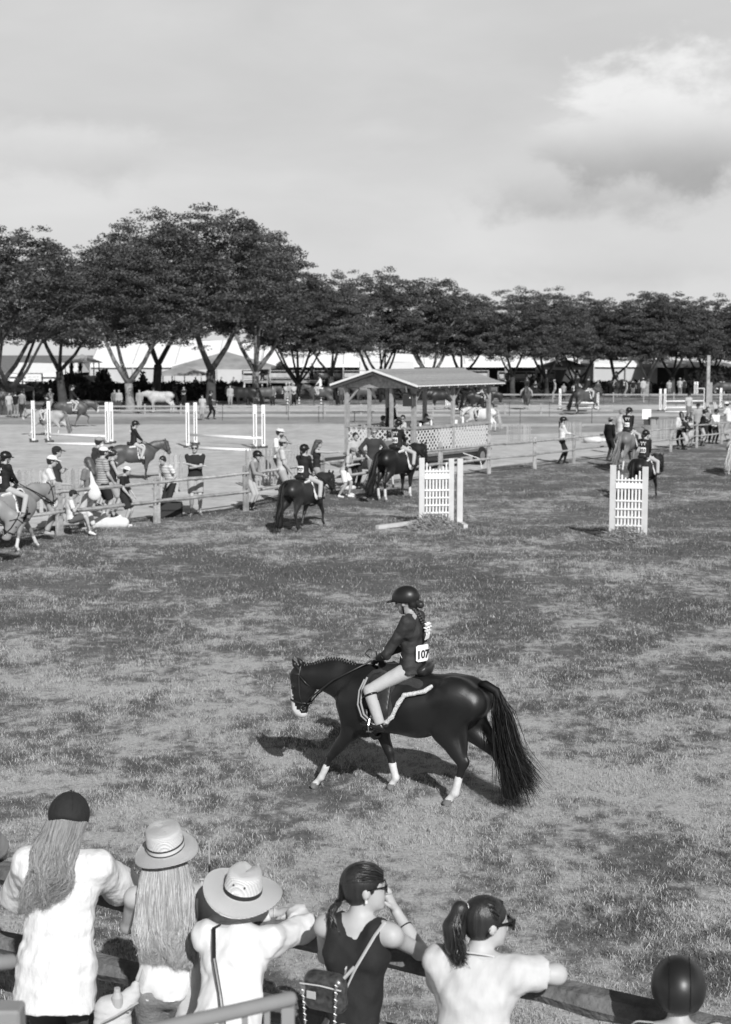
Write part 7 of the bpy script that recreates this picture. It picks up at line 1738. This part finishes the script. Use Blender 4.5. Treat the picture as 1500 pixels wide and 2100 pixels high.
# ------------------------------------------------------------------ people far off, in front of the hedges and on the decks
far = [  # px, ground y, H, yaw, top, bottom, hat, label
    (20, 856, 1.6, -60, .6, .5, None, 'person in pale clothes beside the far-left trunk'), (33, 857, 1.65, 90, .02, .5, None, 'person in black with a white number card near the far-left trunk'), (46, 856, 1.7, 90, .3, .1, None, 'person in a grey shirt near the dark canopy'),
    (105, 850, 1.7, -100, .38, .4, 'cap', 'person in a pale cap behind the palomino rider'), (245, 846, 1.6, -80, .5, .1, None, 'pale-shirted person left of the white tree trunk'), (236, 846, 1.6, -80, .2, .1, None, 'grey-shirted person left of the white tree trunk'),
    (287, 848, 1.65, -90, .4, .6, None, 'person in pale trousers between the white trunk and the grey horse'), (316, 846, 1.7, -95, .015, .03, 'helmet', 'groom in black holding the grey horse'), (416, 862, 1.55, -100, .6, .6, None, 'pale-dressed person walking at the second jump'),
    (432, 860, 1.75, 0, .03, .02, 'helmet', 'dark-dressed walker striding right past the second jump'), (473, 836, 1.7, -90, .5, .5, None, 'person in a pale coat below the tallest tree'), (378, 840, 1.7, -90, .03, .03, None, 'person in dark clothes in the shade right of the grey horse'), (512, 836, 1.7, 100, .2, .1, None, 'person in grey beside the waiting horse'), (538, 834, 1.7, -80, .3, .1, 'cap', 'capped person beside the waiting horse'),
    (588, 832, 1.75, -90, .6, .5, 'cap', 'left of three pale-dressed men at the middle gap'), (594, 832, 1.8, -90, .4, .4, 'cap', 'middle of three pale-dressed men at the middle gap'), (603, 832, 1.75, -80, .62, .03, 'cap', 'right of three pale-dressed men at the middle gap'), (560, 834, 1.6, -90, .2, .05, None, 'person in the dark shade left of the middle gap'),
    (700, 832, 1.7, -90, .15, .1, None, 'person in the shade left of the stand gable'), (1138, 818, 1.7, 180, .55, .5, 'cap', 'person in white left of the cantering horse'), (1156, 822, 1.5, -90, .4, .1, None, 'person low in the shade by the small jump'), (1226, 820, 1.7, -90, .1, .1, None, 'pale-faced person in dark under the trees'),
    (1285, 816, 1.6, 180, .6, .55, None, 'child in white right of the leaning tree'), (1298, 815, 1.7, 90, .03, .6, None, 'person in pale trousers right of the child in white'), (1319, 816, 1.8, 100, .6, .6, 'cap', 'person in a white coat left of the dark trunk'), (1372, 815, 1.65, -90, .5, .3, None, 'person under the open-forked tree'), (1394, 814, 1.75, 60, .62, .5, 'cap', 'person in white walking right of the open-forked tree'), (1402, 814, 1.75, 90, .05, .05, None, 'person in dark beside the walker in white'),
    (1412, 860, 1.6, -80, .6, .3, 'helmet', 'white-topped rider standing behind the right fence group'), (1310, 816, 1.7, -90, .05, .03, None, 'dark figure left of the person in the white coat'), (1098, 820, 1.7, -90, .04, .04, None, 'dark figure in the shade by the round bush')]
for (px, py, H, yw, t_, b_, ht, lb) in far:
    hh = None if ht is None else (ht, M_HELM() if ht == 'helmet' else cloth(.5))
    guy(lb, px, py, H, yw, (cloth(round(t_ * .7, 3)), 'long' if px % 2 else 'short', .1, .015), (cloth(round(b_ * .5, 3)), 'long', .015), hat=hh, vox=.05, grp='people far off under the trees', arm='fold' if px % 3 == 0 else 'down', step=.2 if px == 432 else .05, eyes=False)  # clothes toned down: the shade under the trees is put into their colour
deckp = [(152, 131.5, 1.95, .03), (170, 131.5, 1.95, .05), (402, 141, 0, .5), (436, 141, 0, .05), (455, 141, 0, .6), (480, 141, 0, .6), (540, 141, 1.35, .5), (640, 141, 1.35, .03), (1040, 141, 1.25, .5), (1105, 141, 1.25, .5)]
for i, (px, D, z, t_) in enumerate(deckp):
    P = thing('person', ['dark figure at the left post of the gazebo', 'dark figure in the middle of the gazebo', 'pale figure under the grey canopy at left', 'dark figure under the grey canopy', 'pale figure right of the dark one under the canopy', 'pale figure at the right leg of the grey canopy', 'pale figure on the central deck', 'dark figure on the central deck near the slim tree', 'pale figure on the right deck', 'pale figure at the right end of the right deck'][i], 'spectator', (xat(px, D), D - (0 if i < 2 else -.8), z), R(-90), 'people far off under the trees')
    figure(P, pose(1.7), 1.7, dict(vox=.055, top=(cloth(t_), 'short', .1, .015), bottom=(dark_, 'long', .01), hair=('short', M_HAIRD()), eyes=False))
